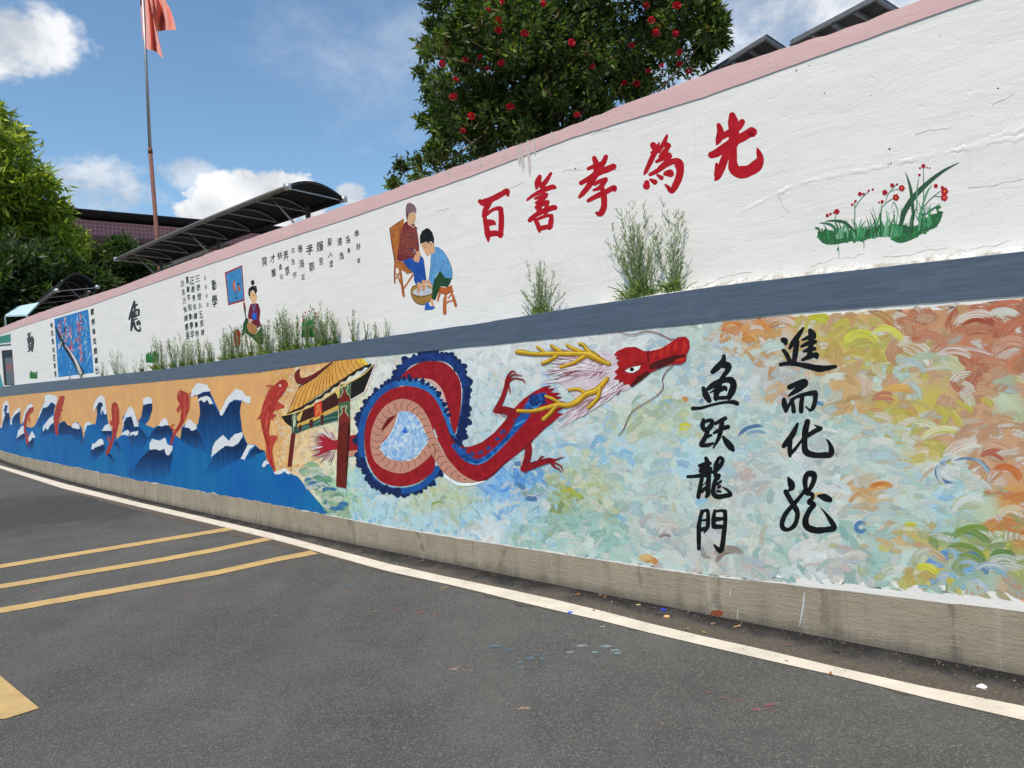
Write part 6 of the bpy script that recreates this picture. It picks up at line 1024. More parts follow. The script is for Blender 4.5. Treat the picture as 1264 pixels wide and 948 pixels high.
# grime streaks under the coping and fine cracks in the plaster
B = Bris(); random.seed(55)
for px, l, w in [(652, .20, .014), (660, .26, .012), (648, .16, .012), (600, .08, .010), (630, .07, .012), (668, .12, .010), (690, .06, .008), (560, .05, .008), (740, .05, .008)]:
    u = float(W(px, 300, UP)[0]); st_ = float(L_TOP(u))+.006; Z = np.linspace(st_, st_-l, 9)[:, None]+np.zeros((1, 3)); X = u+np.array([[-w, 0, w]])+np.zeros((9, 1)); B.add(X, Z, .0062, np.array([.56, .50, .49]), np.array([.64, .54, .53]), 0, 9)
B.build('grime_streaks', upper, UP)
cr = []; random.seed(8)
def crack(x, y, n, dx, dy, w=.55):
    pts = []
    for i in range(n): pts.append((x, y, w*random.uniform(.5, 1.2))); x += dx*random.uniform(.5, 1.5); y += dy+random.uniform(-2.2, 2.2)
    pts.append((x, y, .15)); cr.append(pts)
for a_ in [(1000, 330, 14, 5, -.9), (1090, 318, 16, 6, -.9), (1180, 312, 12, 6, -1.2), (870, 352, 12, 5, -1.4), (930, 345, 9, 6, -.5), (1100, 262, 9, 6, -1.2), (1195, 232, 9, 7, -1.9), (620, 237, 6, 5, -1.5), (695, 213, 5, 5, -1.2), (730, 167, 5, 4, -1), (1130, 166, 7, 6, -1), (960, 240, 6, 3, 4), (1225, 130, 5, 6, -3), (540, 262, 4, 4, -1)]: crack(*a_)
subu('plaster_crack', upper, R(ID, *cr, n=3), '#85827b', .8)
subu('wall_pit', upper, G(ID, *[ell(x, y, r, r*.8, 7) for x, y, r in [(1098, 184, 1.6), (1130, 10, 1.2), (983, 87, 1.3), (999, 81, .9), (710, 208, 1.2), (1232, 109, 1.3), (1018, 115, 1), (1160, 44, .9), (760, 210, .8), (842, 262, 1), (1243, 325, 1.4), (905, 168, .7), (1075, 118, .8)]]), '#3f3d3a', 1)
# ------------------------------------------------------------------ behind the wall
def Pw(px, py, off): u, z = W(px, py, off); return S(float(u), float(z), off)
def along(px, py, dist): d = ray(px, py); return np.array([0, 0, EYE]) + d/np.hypot(d[0], d[1])*dist
def solve_off(px, py, ut, lo=-40, hi=-.3):
    os_ = np.arange(lo, hi, .05); return float(min((abs(float(W(px, py, round(float(o), 3))[0])-ut), o) for o in os_)[1])
def leafmat(name, trans=.3, rough=.5):
    m = bpy.data.materials.new(name); m.use_nodes = True; nt = m.node_tree; nt.nodes.clear(); g = NG(nt)
    o = nt.nodes.new('ShaderNodeOutputMaterial'); b = nt.nodes.new('ShaderNodeBsdfPrincipled'); t = nt.nodes.new('ShaderNodeBsdfTranslucent'); x = nt.nodes.new('ShaderNodeMixShader')
    c = g.attr(); n = g.noise(g.coord('Object'), 30, 2, .5); cc = g.mix(g.rng(n, .3, .7), g.mix(1.0, c, (.75, .8, .75), 'MULTIPLY'), c)
    g.L.new(cc, b.inputs['Base Color']); b.inputs['Roughness'].default_value = rough; b.inputs['Specular IOR Level'].default_value = .35
    g.L.new(g.mix(1.0, cc, (1.3, 1.5, .5), 'MULTIPLY'), t.inputs[0]); x.inputs[0].default_value = trans
    g.L.new(b.outputs[0], x.inputs[1]); g.L.new(t.outputs[0], x.inputs[2]); g.L.new(x.outputs[0], o.inputs[0]); return m
M_LEAF = leafmat('leaf', .38); M_BARK = plain('bark', (.11, .085, .06), .95, nscale=12, var=.35, bump=.6)
def leaves(cents, dirs, n_per, length, width, pal, rg, spread=.9, droop=0.0, curl=.25):
    """a rosette of leaves at every twig tip; returns verts, faces, colours"""
    k = len(cents); C = np.repeat(cents, n_per, 0); D = np.repeat(dirs, n_per, 0) + rg.normal(0, spread, (k*n_per, 3)); D[:, 2] -= droop
    D /= np.linalg.norm(D, axis=1)[:, None]; Rn = rg.normal(0, 1, D.shape); Sx = np.cross(D, Rn); Sx /= np.linalg.norm(Sx, axis=1)[:, None]; Nn = np.cross(D, Sx)
    L = length*rg.uniform(.6, 1.25, (len(C), 1)); Wd = width*rg.uniform(.7, 1.2, (len(C), 1)); C = C + rg.normal(0, length*.35, C.shape)
    v0 = C; v1 = C + D*L*.45 + Sx*Wd*.5 - Nn*L*curl*.15; v2 = C + D*L - Nn*L*curl; v3 = C + D*L*.45 - Sx*Wd*.5 - Nn*L*curl*.15
    V = np.stack([v0, v1, v2, v3], 1).reshape(-1, 3); i = np.arange(len(C))*4; Fc = np.stack([i, i+1, i+2, i+3], 1)
    pal = np.array(pal); tipc = np.repeat(rg.random(k), n_per); idx = np.clip(((tipc*.65+rg.random(len(C))*.35)*len(pal)).astype(int), 0, len(pal)-1)
    Cc = pal[idx]*rg.uniform(.8, 1.2, (len(C), 1)); return V, Fc, np.repeat(Cc, 4, 0)
def crown(ells, dist, n, n_per, length, width, pal, seed, depth=1.0, shell=.32, droop=0., clump=.30, per=26, loose=.2):
    rg = np.random.default_rng(seed); E = np.array(ells, float); wgt = (E[:, 2]*E[:, 3])**.8; wgt /= wgt.sum(); m = max(8, n//per); k = rg.choice(len(E), m, p=wgt)
    d = rg.normal(0, 1, (m, 3)); d /= np.linalg.norm(d, axis=1)[:, None]; r = np.clip(1.06-np.abs(rg.normal(0, shell, m)), .05, 1.06); r = np.where(rg.random(m) < loose, r*rg.uniform(1.0, 1.42, m), r)
    cen = np.array([along(x, y, dist[0]+dist[1]*((i*.37) % 1-.5)) for i, (x, y, _, _) in enumerate(E)]); sc = np.array([np.linalg.norm(c-np.array([0, 0, EYE])) for c in cen])/F
    R3 = np.stack([E[:, 2]*sc, E[:, 2]*sc*depth, E[:, 3]*sc], 1); Cc = cen[k] + d*(r*.93)[:, None]*R3[k]
    # every clump is a small flattened spray of twigs pointing outwards
    cr = clump*np.sqrt(R3[k][:, 0]*R3[k][:, 2])*rg.uniform(.4, 1.25, m)*np.where(r > 1.05, .6, 1.0); cnt = np.where(r > 1.05, rg.poisson(per*.35, m), rg.poisson(per, m))+2; ci = np.repeat(np.arange(m), cnt)
    q = rg.normal(0, 1, (len(ci), 3)); q /= np.linalg.norm(q, axis=1)[:, None]; q *= (rg.random(len(ci))**.45)[:, None]; q[:, 2] *= .65
    P = Cc[ci] + q*np.minimum(cr[ci], length*5.5)[:, None] ; dd = q*.8 + d[ci]*.5 + np.array([0, 0, .3]); tone = np.clip(rg.normal(0, .12, m)+.12, -.2, .35)[ci]
    V, Fc, C = leaves(P, dd, n_per, length, width, pal, rg, droop=droop); C = C*np.repeat(1+tone, 4*n_per)[:, None]; return (V, Fc, C), P
def tree(name, label, ells, dist, n, n_per, length, width, pal, seed, base_px, trunk_r=.12, limbs=6, floor=YZ, **kw):
    (V, Fc, C), P = crown(ells, dist, n, n_per, length, width, pal, seed, **kw)
    b = along(base_px, 400, dist[0]); root = empty(name, (b[0], b[1], floor), label=label, cat='tree'); o = np.array([b[0], b[1], floor])
    mk('crown', V-o, Fc, M_LEAF, root, col=C)
    rg = random.Random(seed); mb = MB(); top = np.array([P[:, 0].mean(), P[:, 1].mean(), np.percentile(P[:, 2], 55)]) - o
    pts = [np.array([0, 0, -.1])]; 
    for t in (.25, .5, .75, 1.0): pts.append(top*t + np.array([rg.uniform(-.1, .1), rg.uniform(-.1, .1), 0])*top[2]*.12)
    mb.tube(pts, [trunk_r*(1-.17*i) for i in range(5)], 9); tr = mb.build('trunk', M_BARK, root, smooth=True)
    mb = MB()
    for i in range(limbs*5):
        q = P[rg.randrange(len(P))]-o; s = pts[rg.choice((1, 2, 3, 4))]; m_ = (q+s)/2 + np.array([0, 0, .12*np.linalg.norm(q-s)]); mb.tube([s, m_, q*.97+s*.03], [trunk_r*.42, trunk_r*.25, trunk_r*.06], 5, cap=False)
    mb.build('limbs', M_BARK, root, smooth=True); return root, P
# flowering hibiscus
HP = [(.03, .048, .014), (.042, .068, .018), (.045, .075, .02), (.07, .11, .024), (.04, .06, .018), (.10, .155, .03), (.17, .23, .05), (.16, .10, .05)]
hib = [(620, 70, 72, 85), (705, 60, 100, 105), (790, 35, 78, 72), (842, 30, 38, 34), (575, 120, 42, 62), (590, 55, 52, 62), (640, 150, 85, 48), (735, 110, 85, 55), (570, 180, 38, 38), (545, 205, 34, 22), (812, 75, 52, 30), (875, 26, 18, 18), (868, 60, 16, 14),
       (600, -20, 60, 50), (700, -60, 110, 70), (800, -50, 80, 60), (548, 45, 22, 26), (540, 150, 22, 24), (528, 105, 14, 18), (530, 80, 12, 14), (496, 208, 20, 9), (515, 190, 12, 10), (535, 190, 14, 16), (483, 220, 12, 7), (524, 60, 10, 10), (884, 42, 10, 10), (540, 0, 14, 12)]
hroot, hP = tree('hibiscus_tree', 'dark green shrub tree with red blossoms above the pink coping', hib, (6.6, 1.3), 9000, 6, .074, .027, HP, 5, 690, .05, 12, depth=.8, shell=.46, clump=.22, per=15, loose=.3)
M_PETAL = plain('red_petal', (.80, .03, .06), .5, nscale=40, var=.25); M_PIST = plain('pistil', (.7, .45, .1), .5)
def flower_mesh():
    V = []; Fc = []; rg = random.Random(2)
    for ring in range(3):
        n = 5; rad = .052-.012*ring
        for k in range(n):
            a = 2*math.pi*(k+ring*.33)/n; b = len(V); segs = 5
            for i in range(segs+1):
                t = i/segs-.5; an = a+t*1.25; r1 = rad*(.35); r2 = rad*(.95+.15*math.sin(i*2.3+k)); z2 = .012+.012*ring+.012*math.sin(i*3.1+ring)
                V.append((math.cos(an)*r1*.6, math.sin(an)*r1*.6, .004*ring)); V.append((math.cos(an)*r2, math.sin(an)*r2, z2))
            for i in range(segs): q = b+2*i; Fc.append((q, q+1, q+3, q+2))
    return V, Fc
fV, fF = flower_mesh(); f0 = None; r_ = random.Random(6)
for (cx_, cy_) in [(425, 32), (460, 65), (460, 98), (697, 140), (405, 185), (470, 208), (358, 200), (765, 212), (893, 150), (950, 230), (990, 215), (1048, 208), (1052, 170), (1028, 110), (940, 18), (957, 65), (873, 268), (718, 375), (1080, 230), (320, 260), (315, 315), (500, 345), (430, 225), (1040, 20), (280, 207), (910, 270), (545, 105), (600, 15), (480, 5), (375, 375), (345, 425), (970, 105)]:
    px, py = 440+cx_/2.633, cy_/2.633; d = ray(px, py); d /= np.linalg.norm(d); P_ = hP-np.array([0, 0, EYE]); t = P_ @ d; perp = np.linalg.norm(P_-t[:, None]*d, axis=1); near = t[perp < .16]
    tt = (np.percentile(near, 4) if len(near) else 6.2)-.08; p = np.array([0, 0, EYE])+d*tt
    if f0 is None: f0 = mk('flower', fV, fF, M_PETAL, hroot, smooth=True); fo = f0
    else: fo = f0.copy(); COL.objects.link(fo); fo.parent = hroot
    fo.location = Vector(p)-hroot.location; nd = Vector((-d[0]+r_.uniform(-1, 1), -d[1]+r_.uniform(-.6, .6), -d[2]+r_.uniform(-.6, .7))); fo.rotation_euler = nd.to_track_quat('Z', 'Y').to_euler(); s_ = r_.uniform(.42, .74); fo.scale = (s_, s_*r_.uniform(.75, 1), s_*r_.uniform(1, 1.9))
# trees at the far end
YG = [(.10, .15, .02), (.13, .19, .025), (.15, .21, .024), (.24, .31, .035), (.34, .40, .045), (.44, .45, .06), (.16, .22, .03)]
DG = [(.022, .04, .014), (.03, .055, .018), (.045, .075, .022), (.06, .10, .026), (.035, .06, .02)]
tree('broadleaf_tree', 'tall yellow green leafy tree at the far end of the wall', [(-25, 200, 40, 50), (-40, 240, 70, 70), (2, 170, 18, 22), (5, 245, 45, 45), (35, 260, 32, 30), (52, 290, 34, 26), (74, 300, 24, 16), (20, 310, 50, 30), (76, 320, 26, 16), (-30, 320, 50, 40), (28, 205, 18, 16), (38, 225, 14, 12), (0, 140, 9, 12), (98, 316, 12, 9), (66, 262, 14, 12), (88, 288, 10, 8)], (36, 3), 4300, 6, .40, .11, YG, 8, 20, .28, 7, droop=.5, shell=.42, depth=.7, clump=.24, per=14, loose=.3)
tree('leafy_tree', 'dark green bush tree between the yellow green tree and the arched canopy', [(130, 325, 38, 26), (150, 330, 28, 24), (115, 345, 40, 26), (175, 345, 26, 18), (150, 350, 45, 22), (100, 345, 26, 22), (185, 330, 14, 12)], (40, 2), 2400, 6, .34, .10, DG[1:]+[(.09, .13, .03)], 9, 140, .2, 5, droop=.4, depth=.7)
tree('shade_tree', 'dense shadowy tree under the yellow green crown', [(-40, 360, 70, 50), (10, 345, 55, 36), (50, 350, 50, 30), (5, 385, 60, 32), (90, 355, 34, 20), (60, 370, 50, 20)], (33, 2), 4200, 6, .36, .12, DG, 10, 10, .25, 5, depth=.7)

# flagpole and flag
po = -5.0; pb_ = Pw(194.5, 300, po); pm_ = Pw(185.5, 187, po); pt_ = Pw(175.6, -20, po); ax_ = (pm_-pb_)/np.linalg.norm(pm_-pb_)
base = pb_ - ax_*((pb_[2]-YZ)/ax_[2]); fl_ = empty('flagpole', tuple(base), label='tall thin flagpole, rusty below and grey steel above', cat='flagpole'); b0 = base
M_STEEL = plain('grey_steel', (.30, .31, .33), .45, .6, nscale=30); M_RUST = plain('rusty_steel', (.14, .055, .04), .8, nscale=9, var=.4, bump=.4)
MB().tube([base-b0, pm_-b0], [.075, .066], 12).build('lower_pole', M_RUST, fl_, True); MB().tube([pm_-b0, pt_-b0], [.056, .045], 12).build('upper_pole', M_STEEL, fl_, True)
MB().tube([pm_-b0-ax_*.06, pm_-b0+ax_*.12], [.078, .07], 12).build('joint_collar', M_RUST, fl_, True)
K18 = crop(160, 0, 9.475)
def flag():
    rows = 26; colsn = 34; V = []; UVs = []
    # left (hoist), and right edges as functions of height; a second lobe hangs lower
    for j in range(rows+1):
        t = j/rows
        for i in range(colsn+1):
            s = i/colsn
            top = (118+s*(330-118), -70-60*s); yb = np.interp(s, [0, .08, .3, .42, .5, .62, .8, 1.0], [440, 570, 600, 690, 520, 372, 352, 352]); xb = np.interp(s, [0, .08, .3, .42, .5, .62, .8, 1.0], [150, 195, 300, 402, 320, 305, 440, 548])
            sag = math.sin(math.pi*t)*(35*s if s > .55 else 0); x = top[0]*(1-t)+xb*t + sag; y = top[1]*(1-t)+yb*t
            q = K18([(x, y)])[0]; fold = .10*math.sin(s*17+t*2.2)+.07*math.sin(s*31+t*5)+.16*math.sin(s*6.5+1+t*1.6)
            V.append(Pw(q[0], q[1], round(po+.02-fold, 3)))
    W_ = colsn+1; Fc = [(j*W_+i, j*W_+i+1, (j+1)*W_+i+1, (j+1)*W_+i) for j in range(rows) for i in range(colsn)]
    m, nt, b = newmat('flag_cloth'); g = NG(nt); n = g.noise(g.coord('Object'), 4, 3, .5); g.L.new(g.mix(g.rng(n, .3, .7), (.62, .13, .085), (.74, .20, .13)), b.inputs['Base Color']); b.inputs['Roughness'].default_value = .8; b.inputs['Sheen Weight'].default_value = .3
    V = np.array(V); o = V[0]; ob = mk('flag', V-o, Fc, m, smooth=True); ob.location = tuple(o); tag(ob, 'faded red flag drooping in folds from the flagpole', 'flag'); return ob
_wcn = len(_wc); flag()

# arched canopy behind the wall
M_DARK = plain('dark_sheet', (.016, .016, .018), .8, nscale=3, var=.25, bump=.05); M_DARK.node_tree.nodes['Principled BSDF'].inputs['Specular IOR Level'].default_value = .08; M_POST = plain('galvanised_post', (.42, .43, .44), .4, .7, nscale=25); M_TRIM = plain('canopy_trim', (.13, .115, .10), .5, .3, nscale=12)
def arched(name, label, nearpx, farlen_px, backpx, rise, n_off, nribs, posts, sheet=M_DARK, m_rib=M_TRIM):
    u0, z0 = [float(v) for v in W(nearpx[0], nearpx[1], n_off)]; fo = solve_off(backpx[0], backpx[1], u0, n_off-8, n_off-.2); z1 = float(W(backpx[0], backpx[1], round(fo, 3))[1]); u1, z2 = [float(v) for v in W(farlen_px[0], farlen_px[1], n_off)]
    root = empty(name, tuple(S(u0, YZ, n_off)), label=label, cat='canopy'); o = np.array(root.location); A = 10; NU = nribs
    def pt(u, a, dz=0): t = (u-u0)/(u1-u0); zz = (z0*(1-a)+z1*a) + (z2-z0)*t; return S(u, zz + rise*4*a*(1-a) + dz, n_off*(1-a)+fo*a) - o
    uu = np.linspace(u0, u1, NU+1); V = [pt(u, a, d) for d in (0, .03) for u in uu for a in np.linspace(0, 1, A+1)]; n = (NU+1)*(A+1); W_ = A+1
    Fc = [(i*W_+j, i*W_+j+1, (i+1)*W_+j+1, (i+1)*W_+j) for i in range(NU) for j in range(A)]; Fc = Fc + [tuple(k+n for k in reversed(f)) for f in Fc]
    for i in range(NU): Fc += [(i*W_, (i+1)*W_, (i+1)*W_+n, i*W_+n), (i*W_+A, i*W_+A+n, (i+1)*W_+A+n, (i+1)*W_+A)]
    for j in range(A): Fc += [(j, j+n, j+1+n, j+1), (NU*W_+j, NU*W_+j+1, NU*W_+j+1+n, NU*W_+j+n)]
    mk('roof_sheet', V, Fc, sheet, root)
    for i, u in enumerate(uu):
        MB().tube([pt(u, a, -.03) for a in np.linspace(0, 1, 11)], .022 if 0 < i < NU else .04, 6).build('arched_rib', m_rib if 0 < i else sheet, root, True)
        if i % 2 == 0 or True: MB().tube([pt(u+.02, .0, -.02), pt(u+.02, 1., -.02)], .011, 5).build('tie_bar', M_POST, root)
    for a, r in ((0, .045), (1, .055)): MB().tube([pt(u, a) for u in uu], r, 8).build('eave_rail', m_rib if a == 0 else M_DARK, root, True)
    MB().tube([pt(u, .8, -.42) for u in uu], .05, 8).build('beam', M_TRIM, root, True)
    for (c_, aa) in ((uu[0], 0), (uu[0], 1), (uu[-1], 0)): q = pt(c_, aa); MB().tube([q-np.array([.06, 0, 0]), q+np.array([.06, 0, 0])], .06, 8).build('end_cap', M_POST, root, True)
    for t in posts:
        u = u0+(u1-u0)*t; q = pt(u, .85, .0); MB().tube([(q[0], q[1], 0), (q[0], q[1], q[2]-.1+rise*.2)], .05, 10).build('post', M_POST, root, True)
        q2 = pt(u+.18, .85); MB().tube([(q2[0], q2[1], q2[2]-.6), tuple(pt(u+.35, .3, .05))], .02, 6).build('brace', M_POST, root, True)
    return root
arched('arched_canopy', 'long dark arched canopy with thin ribs behind the wall beside the flagpole', (355.3, 230.5), (144, 320), (423, 246.5), .17, -2.6, 8, (.10, .52, .93))
arched('arched_canopy', 'short dark arched canopy low behind the far end of the wall', (70, 358.6), (34, 386), (120, 354), .45, -1.6, 4, (.12,))
# pale blue awning
def slab(root, P4, th, mat, name, nrm=(0, 0, 1)):
    P4 = [np.array(p) for p in P4]; n = np.array(nrm)*th; return MB().box8([p-n for p in P4]+[p for p in P4]).build(name, mat, root)
aw = [Pw(33.6, 388, -2.4), Pw(50, 374, -2.6), Pw(17.5, 378.6, -3.6), Pw(6, 389.4, -3.2)]
aw = [Pw(33.6, 388.0, -.8), Pw(48.4, 373.2, -1.35), Pw(17.5, 378.6, -1.3), Pw(6, 389.4, -.85)]
r_a = empty('awning', (float(aw[0][0]), float(aw[0][1]), YZ), label='small pale blue sheet awning at the far left behind the wall', cat='awning'); o = np.array(r_a.location)
slab(r_a, [p-o for p in aw], .05, plain('pale_blue_sheet', (.45, .62, .66), .45, nscale=4, var=.08), 'sheet')
for p in (aw[0], aw[3]): MB().tube([(p[0]-o[0], p[1]-o[1], 0), tuple(p-o-np.array([0, 0, .05]))], .03, 6).build('post', M_POST, r_a)

# solar roofs above the right part of the wall
M_PV = plain('solar_panel', (.022, .024, .03), .6, nscale=6, var=.3, bump=.05); M_PV.node_tree.nodes['Principled BSDF'].inputs['Specular IOR Level'].default_value = .12; M_FR = plain('aluminium_frame', (.12, .13, .145), .55, .2)
def solar(label, nearA, nearB, farA, off, span_px, posts):
    u0, z0 = [float(v) for v in W(nearA[0], nearA[1], off)]; fo = solve_off(nearB[0], nearB[1], u0, off-8, off-.2); z1 = float(W(nearB[0], nearB[1], round(fo, 3))[1]); u1, z2 = [float(v) for v in W(farA[0], farA[1], off)]
    root = empty('solar_roof', tuple(S(u0, YZ, off)), label=label, cat='solar roof'); o = np.array(root.location)
    ex = 2.2
    def pt(a, t, dz=0): u = u0+(u1-u0)*t; return S(u, z0+(z1-z0)*a*ex+(z2-z0)*t+dz, off+(fo-off)*a*ex)-o
    n_a, n_t = 3, 4
    for i in range(n_t):
        for j in range(n_a):
            q = [pt((j+.015)/n_a, (i+.015)/n_t), pt((j+.985)/n_a, (i+.015)/n_t), pt((j+.985)/n_a, (i+.985)/n_t), pt((j+.015)/n_a, (i+.985)/n_t)]; slab(root, q, .035, M_PV, 'solar_panel')
    for t in np.linspace(0, 1, n_t+1): MB().bar(pt(-.0, t, -.05), pt(1, t, -.05), .025, .03).build('rafter', M_FR, root)
    for a in (0, .5, 1): MB().bar(pt(a, -.0, -.10 if a else -.03), pt(a, 1.0, -.10 if a else -.03), .028, .035).build('purlin', M_FR, root)
    for t in posts:
        q = pt(.28, t, -.08); MB().tube([(q[0], q[1], 0), tuple(q)], .035, 8).build('post', M_FR, root); q3 = pt(.28, t, -.5); MB().tube([tuple(q3), tuple(pt(.0, t+.28, -.08))], .02, 6).build('brace', M_FR, root)
solar('dark solar panel roof just right of the hibiscus', (946.5, 41.5), (971, 57), (862, 94), -2.6, 0, (.35, .9))
solar('dark solar panel roof cut by the top edge of the picture', (1083, -8), (1107, 7), (976, 49), -2.6, 0, (.2, .75))

# far building with the pink tiled parapet and panel roof
uB = 45.0; root = empty('tiled_building', tuple(S(uB, YZ, -10.)), label='far building with a pink tiled parapet under a black panel roof', cat='building'); o = np.array(root.location)
def pb(px, py): of = solve_off(px, py, uB, -40, -1); z = float(W(px, py, round(of, 3))[1]); return of, z
o1, zt = pb(100, 266); o2, zt2 = pb(225, 285); _, zb_ = pb(120, 291); _, zb2 = pb(196, 298); zt = (zt+zt2)/2; zb_ = (zb_+zb2)/2; oL, oR = -3.0, o2-12
def facade_box(u_a, u_b, oa, ob, za, zb): return [S(u_a, za, oa)-o, S(u_a, za, ob)-o, S(u_b, za, ob)-o, S(u_b, za, oa)-o, S(u_a, zb, oa)-o, S(u_a, zb, ob)-o, S(u_b, zb, ob)-o, S(u_b, zb, oa)-o]
def tilem():
    m, nt, b = newmat('pink_tile'); g = NG(nt); v = g.coord('UV'); br = g.N.new('ShaderNodeTexBrick'); g.L.new(v, br.inputs[0]); br.offset = 0; br.inputs['Scale'].default_value = 1; br.inputs['Brick Width'].default_value = .22; br.inputs['Row Height'].default_value = .22; br.inputs['Mortar Size'].default_value = .022
    br.inputs['Color1'].default_value = (.30, .10, .115, 1); br.inputs['Color2'].default_value = (.26, .085, .10, 1); br.inputs['Mortar'].default_value = (.42, .25, .25, 1); g.L.new(br.outputs[0], b.inputs['Base Color']); b.inputs['Roughness'].default_value = .5; return m
bx = facade_box(uB, uB+10, oL, oR, zb_, zt); w_ = abs(oR-oL)
ob = MB().box8(bx); pa = mk('parapet', ob.V, ob.F, tilem(), root, uv=[(0, zb_), (w_, zb_), (w_+10, zb_), (-10, zb_), (0, zt), (w_, zt), (w_+10, zt), (-10, zt)])
M_BW = plain('building_wall', (.30, .24, .22), .85, nscale=1.5); MB().box8(facade_box(uB+.5, uB+9.5, oL-.4, oR+.4, -.0+YZ, zb_-.25)).build('wall', M_BW, root)
MB().box8(facade_box(uB-.25, uB+10, oL+.2, oR-.2, zb_-.25, zb_-.002)).build('cornice', plain('cornice', (.10, .05, .05), .7), root)
pr_ = MB(); nP = 14
M_WIN = plain('dark_window', (.03, .035, .04), .15)
for i in range(nP):
    a0 = oL+(oR-oL)*(i+.005)/nP; a1 = oL+(oR-oL)*(i+.995)/nP; q = [S(uB+1, zt+.02, a0)-o, S(uB+1, zt+.02, a1)-o, S(uB-.6, zt+.42, a1)-o, S(uB-.6, zt+.42, a0)-o]; slab(root, q, .06, M_PV, 'roof_panel')
    if i % 2 == 0:
        f_ = MB().box8(facade_box(uB+.44, uB+.5, a0-.3, a1-1.0+.6, zb_-2.6, zb_-1.0)).build('window', M_WIN, root)
MB().bar(S(uB-.6, zt+.42, oL)-o, S(uB-.6, zt+.42, oR)-o, .1, .1).build('roof_edge', M_DARK, root)
# low backdrop of houses and woods past the end of the wall
hills = []
us_h = np.linspace(-300, 300, 120); hv = [(x, 260+20*math.sin(x*.01), -1) for x in us_h]+[(x, 262+20*math.sin(x*.01), 7+5*mnoise.noise((x*.02, 0, 0))+2*mnoise.noise((x*.1, 3, 0))) for x in us_h]+[(x, 330, 8+6*mnoise.noise((x*.02, 5, 0))) for x in us_h]
n = len(us_h); mk('hills', hv, [(j*n+i, j*n+i+1, (j+1)*n+i+1, (j+1)*n+i) for j in (0, 1) for i in range(n-1)], plain('wooded_hill', (.05, .08, .035), .95, nscale=.3, var=.5), kind='structure')

# ------------------------------------------------------------------ weeds on the ledge
WG = [(.22, .32, .10), (.17, .24, .09), (.20, .28, .11), (.25, .31, .15), (.15, .22, .08), (.29, .32, .19), (.12, .18, .06)]; BG = [(.07, .13, .03), (.11, .19, .04), (.17, .25, .05), (.25, .30, .06)]
M_WEED = leafmat('weed', .25, .6)
def weed(name, label, px, py, top, width, stems, seed, group=None, base_leaves=60, pal=WG, bpal=BG, lean=0.0, tall=1.0):
    """px, py = foot on the ledge in the photo, top / width in photo px"""
    rg = np.random.default_rng(seed); off = -.055; u, z = [float(v) for v in W(px, py, off)]; zt_ = float(W(px, py-top, off)[1]); H_ = zt_-z; u2 = float(W(px+width, py, off)[0]); wd = abs(u2-u)
    z0 = float(L_BT(u))+.001; o = S(u, z0, off); t1 = (S(u-.1, z0, off)-S(u+.1, z0, off)); t1 /= np.linalg.norm(t1); nr = np.cross([0, 0, 1], t1); nr = nr if nr @ (S(u, 0, 0)-S(u, 0, -1)) > 0 else -nr
    H_ = H_ + (z-z0); V = []; Fc = []; C = []
    def addtri(a, b, w, c):
        d = b-a; s = np.cross(d, nr+rg.normal(0, .4, 3)); s /= np.linalg.norm(s)+1e-9; k = len(V); V.extend([a-s*w/2, a+s*w/2, b+s*w*.3, b-s*w*.3]); Fc.append((k, k+1, k+2, k+3)); C.extend([c]*4)
    tips = []; tdir = []
    for s_ in range(stems):
        a = rg.normal(0, .62); hh = H_*rg.uniform(.4, 1.0)*(1-.22*min(2, abs(a))); x0 = rg.normal(0, .05 if stems > 9 else .008)*wd; n = 9; p = t1*x0 + nr*rg.uniform(-.015, .02); d = np.array([0, 0, 1.]) + t1*(a*.75*wd/H_*1.3+lean) + nr*rg.uniform(-.02, .14); c = np.array(pal[rg.integers(len(pal))])
        for i in range(n):
            d = d + t1*rg.normal(0, .05) + np.array([0, 0, .06]); q = p + d/np.linalg.norm(d)*hh/n; addtri(p, q, .0028*(1-i/n*.7)*tall, c*.8)
            for _ in range(rg.integers(2, 5)):
                l = hh*.13*rg.uniform(.5, 1.2)*(1-.4*i/n); ld = d/np.linalg.norm(d)*.9 + t1*rg.normal(0, .45)+nr*rg.normal(0, .3); addtri(q, q+ld*l, .0046*tall, np.array(pal[rg.integers(len(pal))])*rg.uniform(.8, 1.2))
                if i > n*.45 and rg.random() < .8:
                    b_ = q+ld*l
                    for _k in range(2): addtri(b_, b_+(np.array([0, 0, 1.])+t1*rg.normal(0, .5))*l*.45, .0042*tall, np.array([.27, .28, .18])*rg.uniform(.7, 1.2))
            p = q
    for _ in range(base_leaves):
        a = rg.normal(0, .5); l = H_*rg.uniform(.10, .26); p = t1*rg.normal(0, .16 if stems > 9 else .05)*wd*.8 + nr*rg.uniform(-.02, .03); d = np.array([0, 0, rg.uniform(.4, 1.1)])+t1*a+nr*rg.uniform(-.05, .4); m_ = p+d*l*.6; c = np.array(bpal[rg.integers(len(bpal))])*rg.uniform(.8, 1.3); addtri(p, m_, .009*tall, c); addtri(m_, m_+(d+np.array([0, 0, -.5]))*l*.4, .007*tall, c)
    ob = mk(name, V, Fc, M_WEED, col=C); ob.location = tuple(o); tag(ob, label, 'weed', group); return ob
weed('ledge_weed', 'small bushy weed below the red character for kindness', 668, 387, 66, 62, 26, 1, base_leaves=70)
weed('ledge_weed', 'larger of the two tall weeds, below the red character meaning is', 790, 366, 112, 70, 42, 2, base_leaves=170)
weed('ledge_weed', 'slender tall weed beside the larger one, nearest the orchid painting', 832, 359, 104, 40, 17, 3, base_leaves=70)
weed('ledge_weed', 'tiny yellow green sprig of weed left of the foot basin painting', 478, 414, 24, 8, 6, 4, base_leaves=16, bpal=[(.2, .25, .04)])
r_ = random.Random(14)
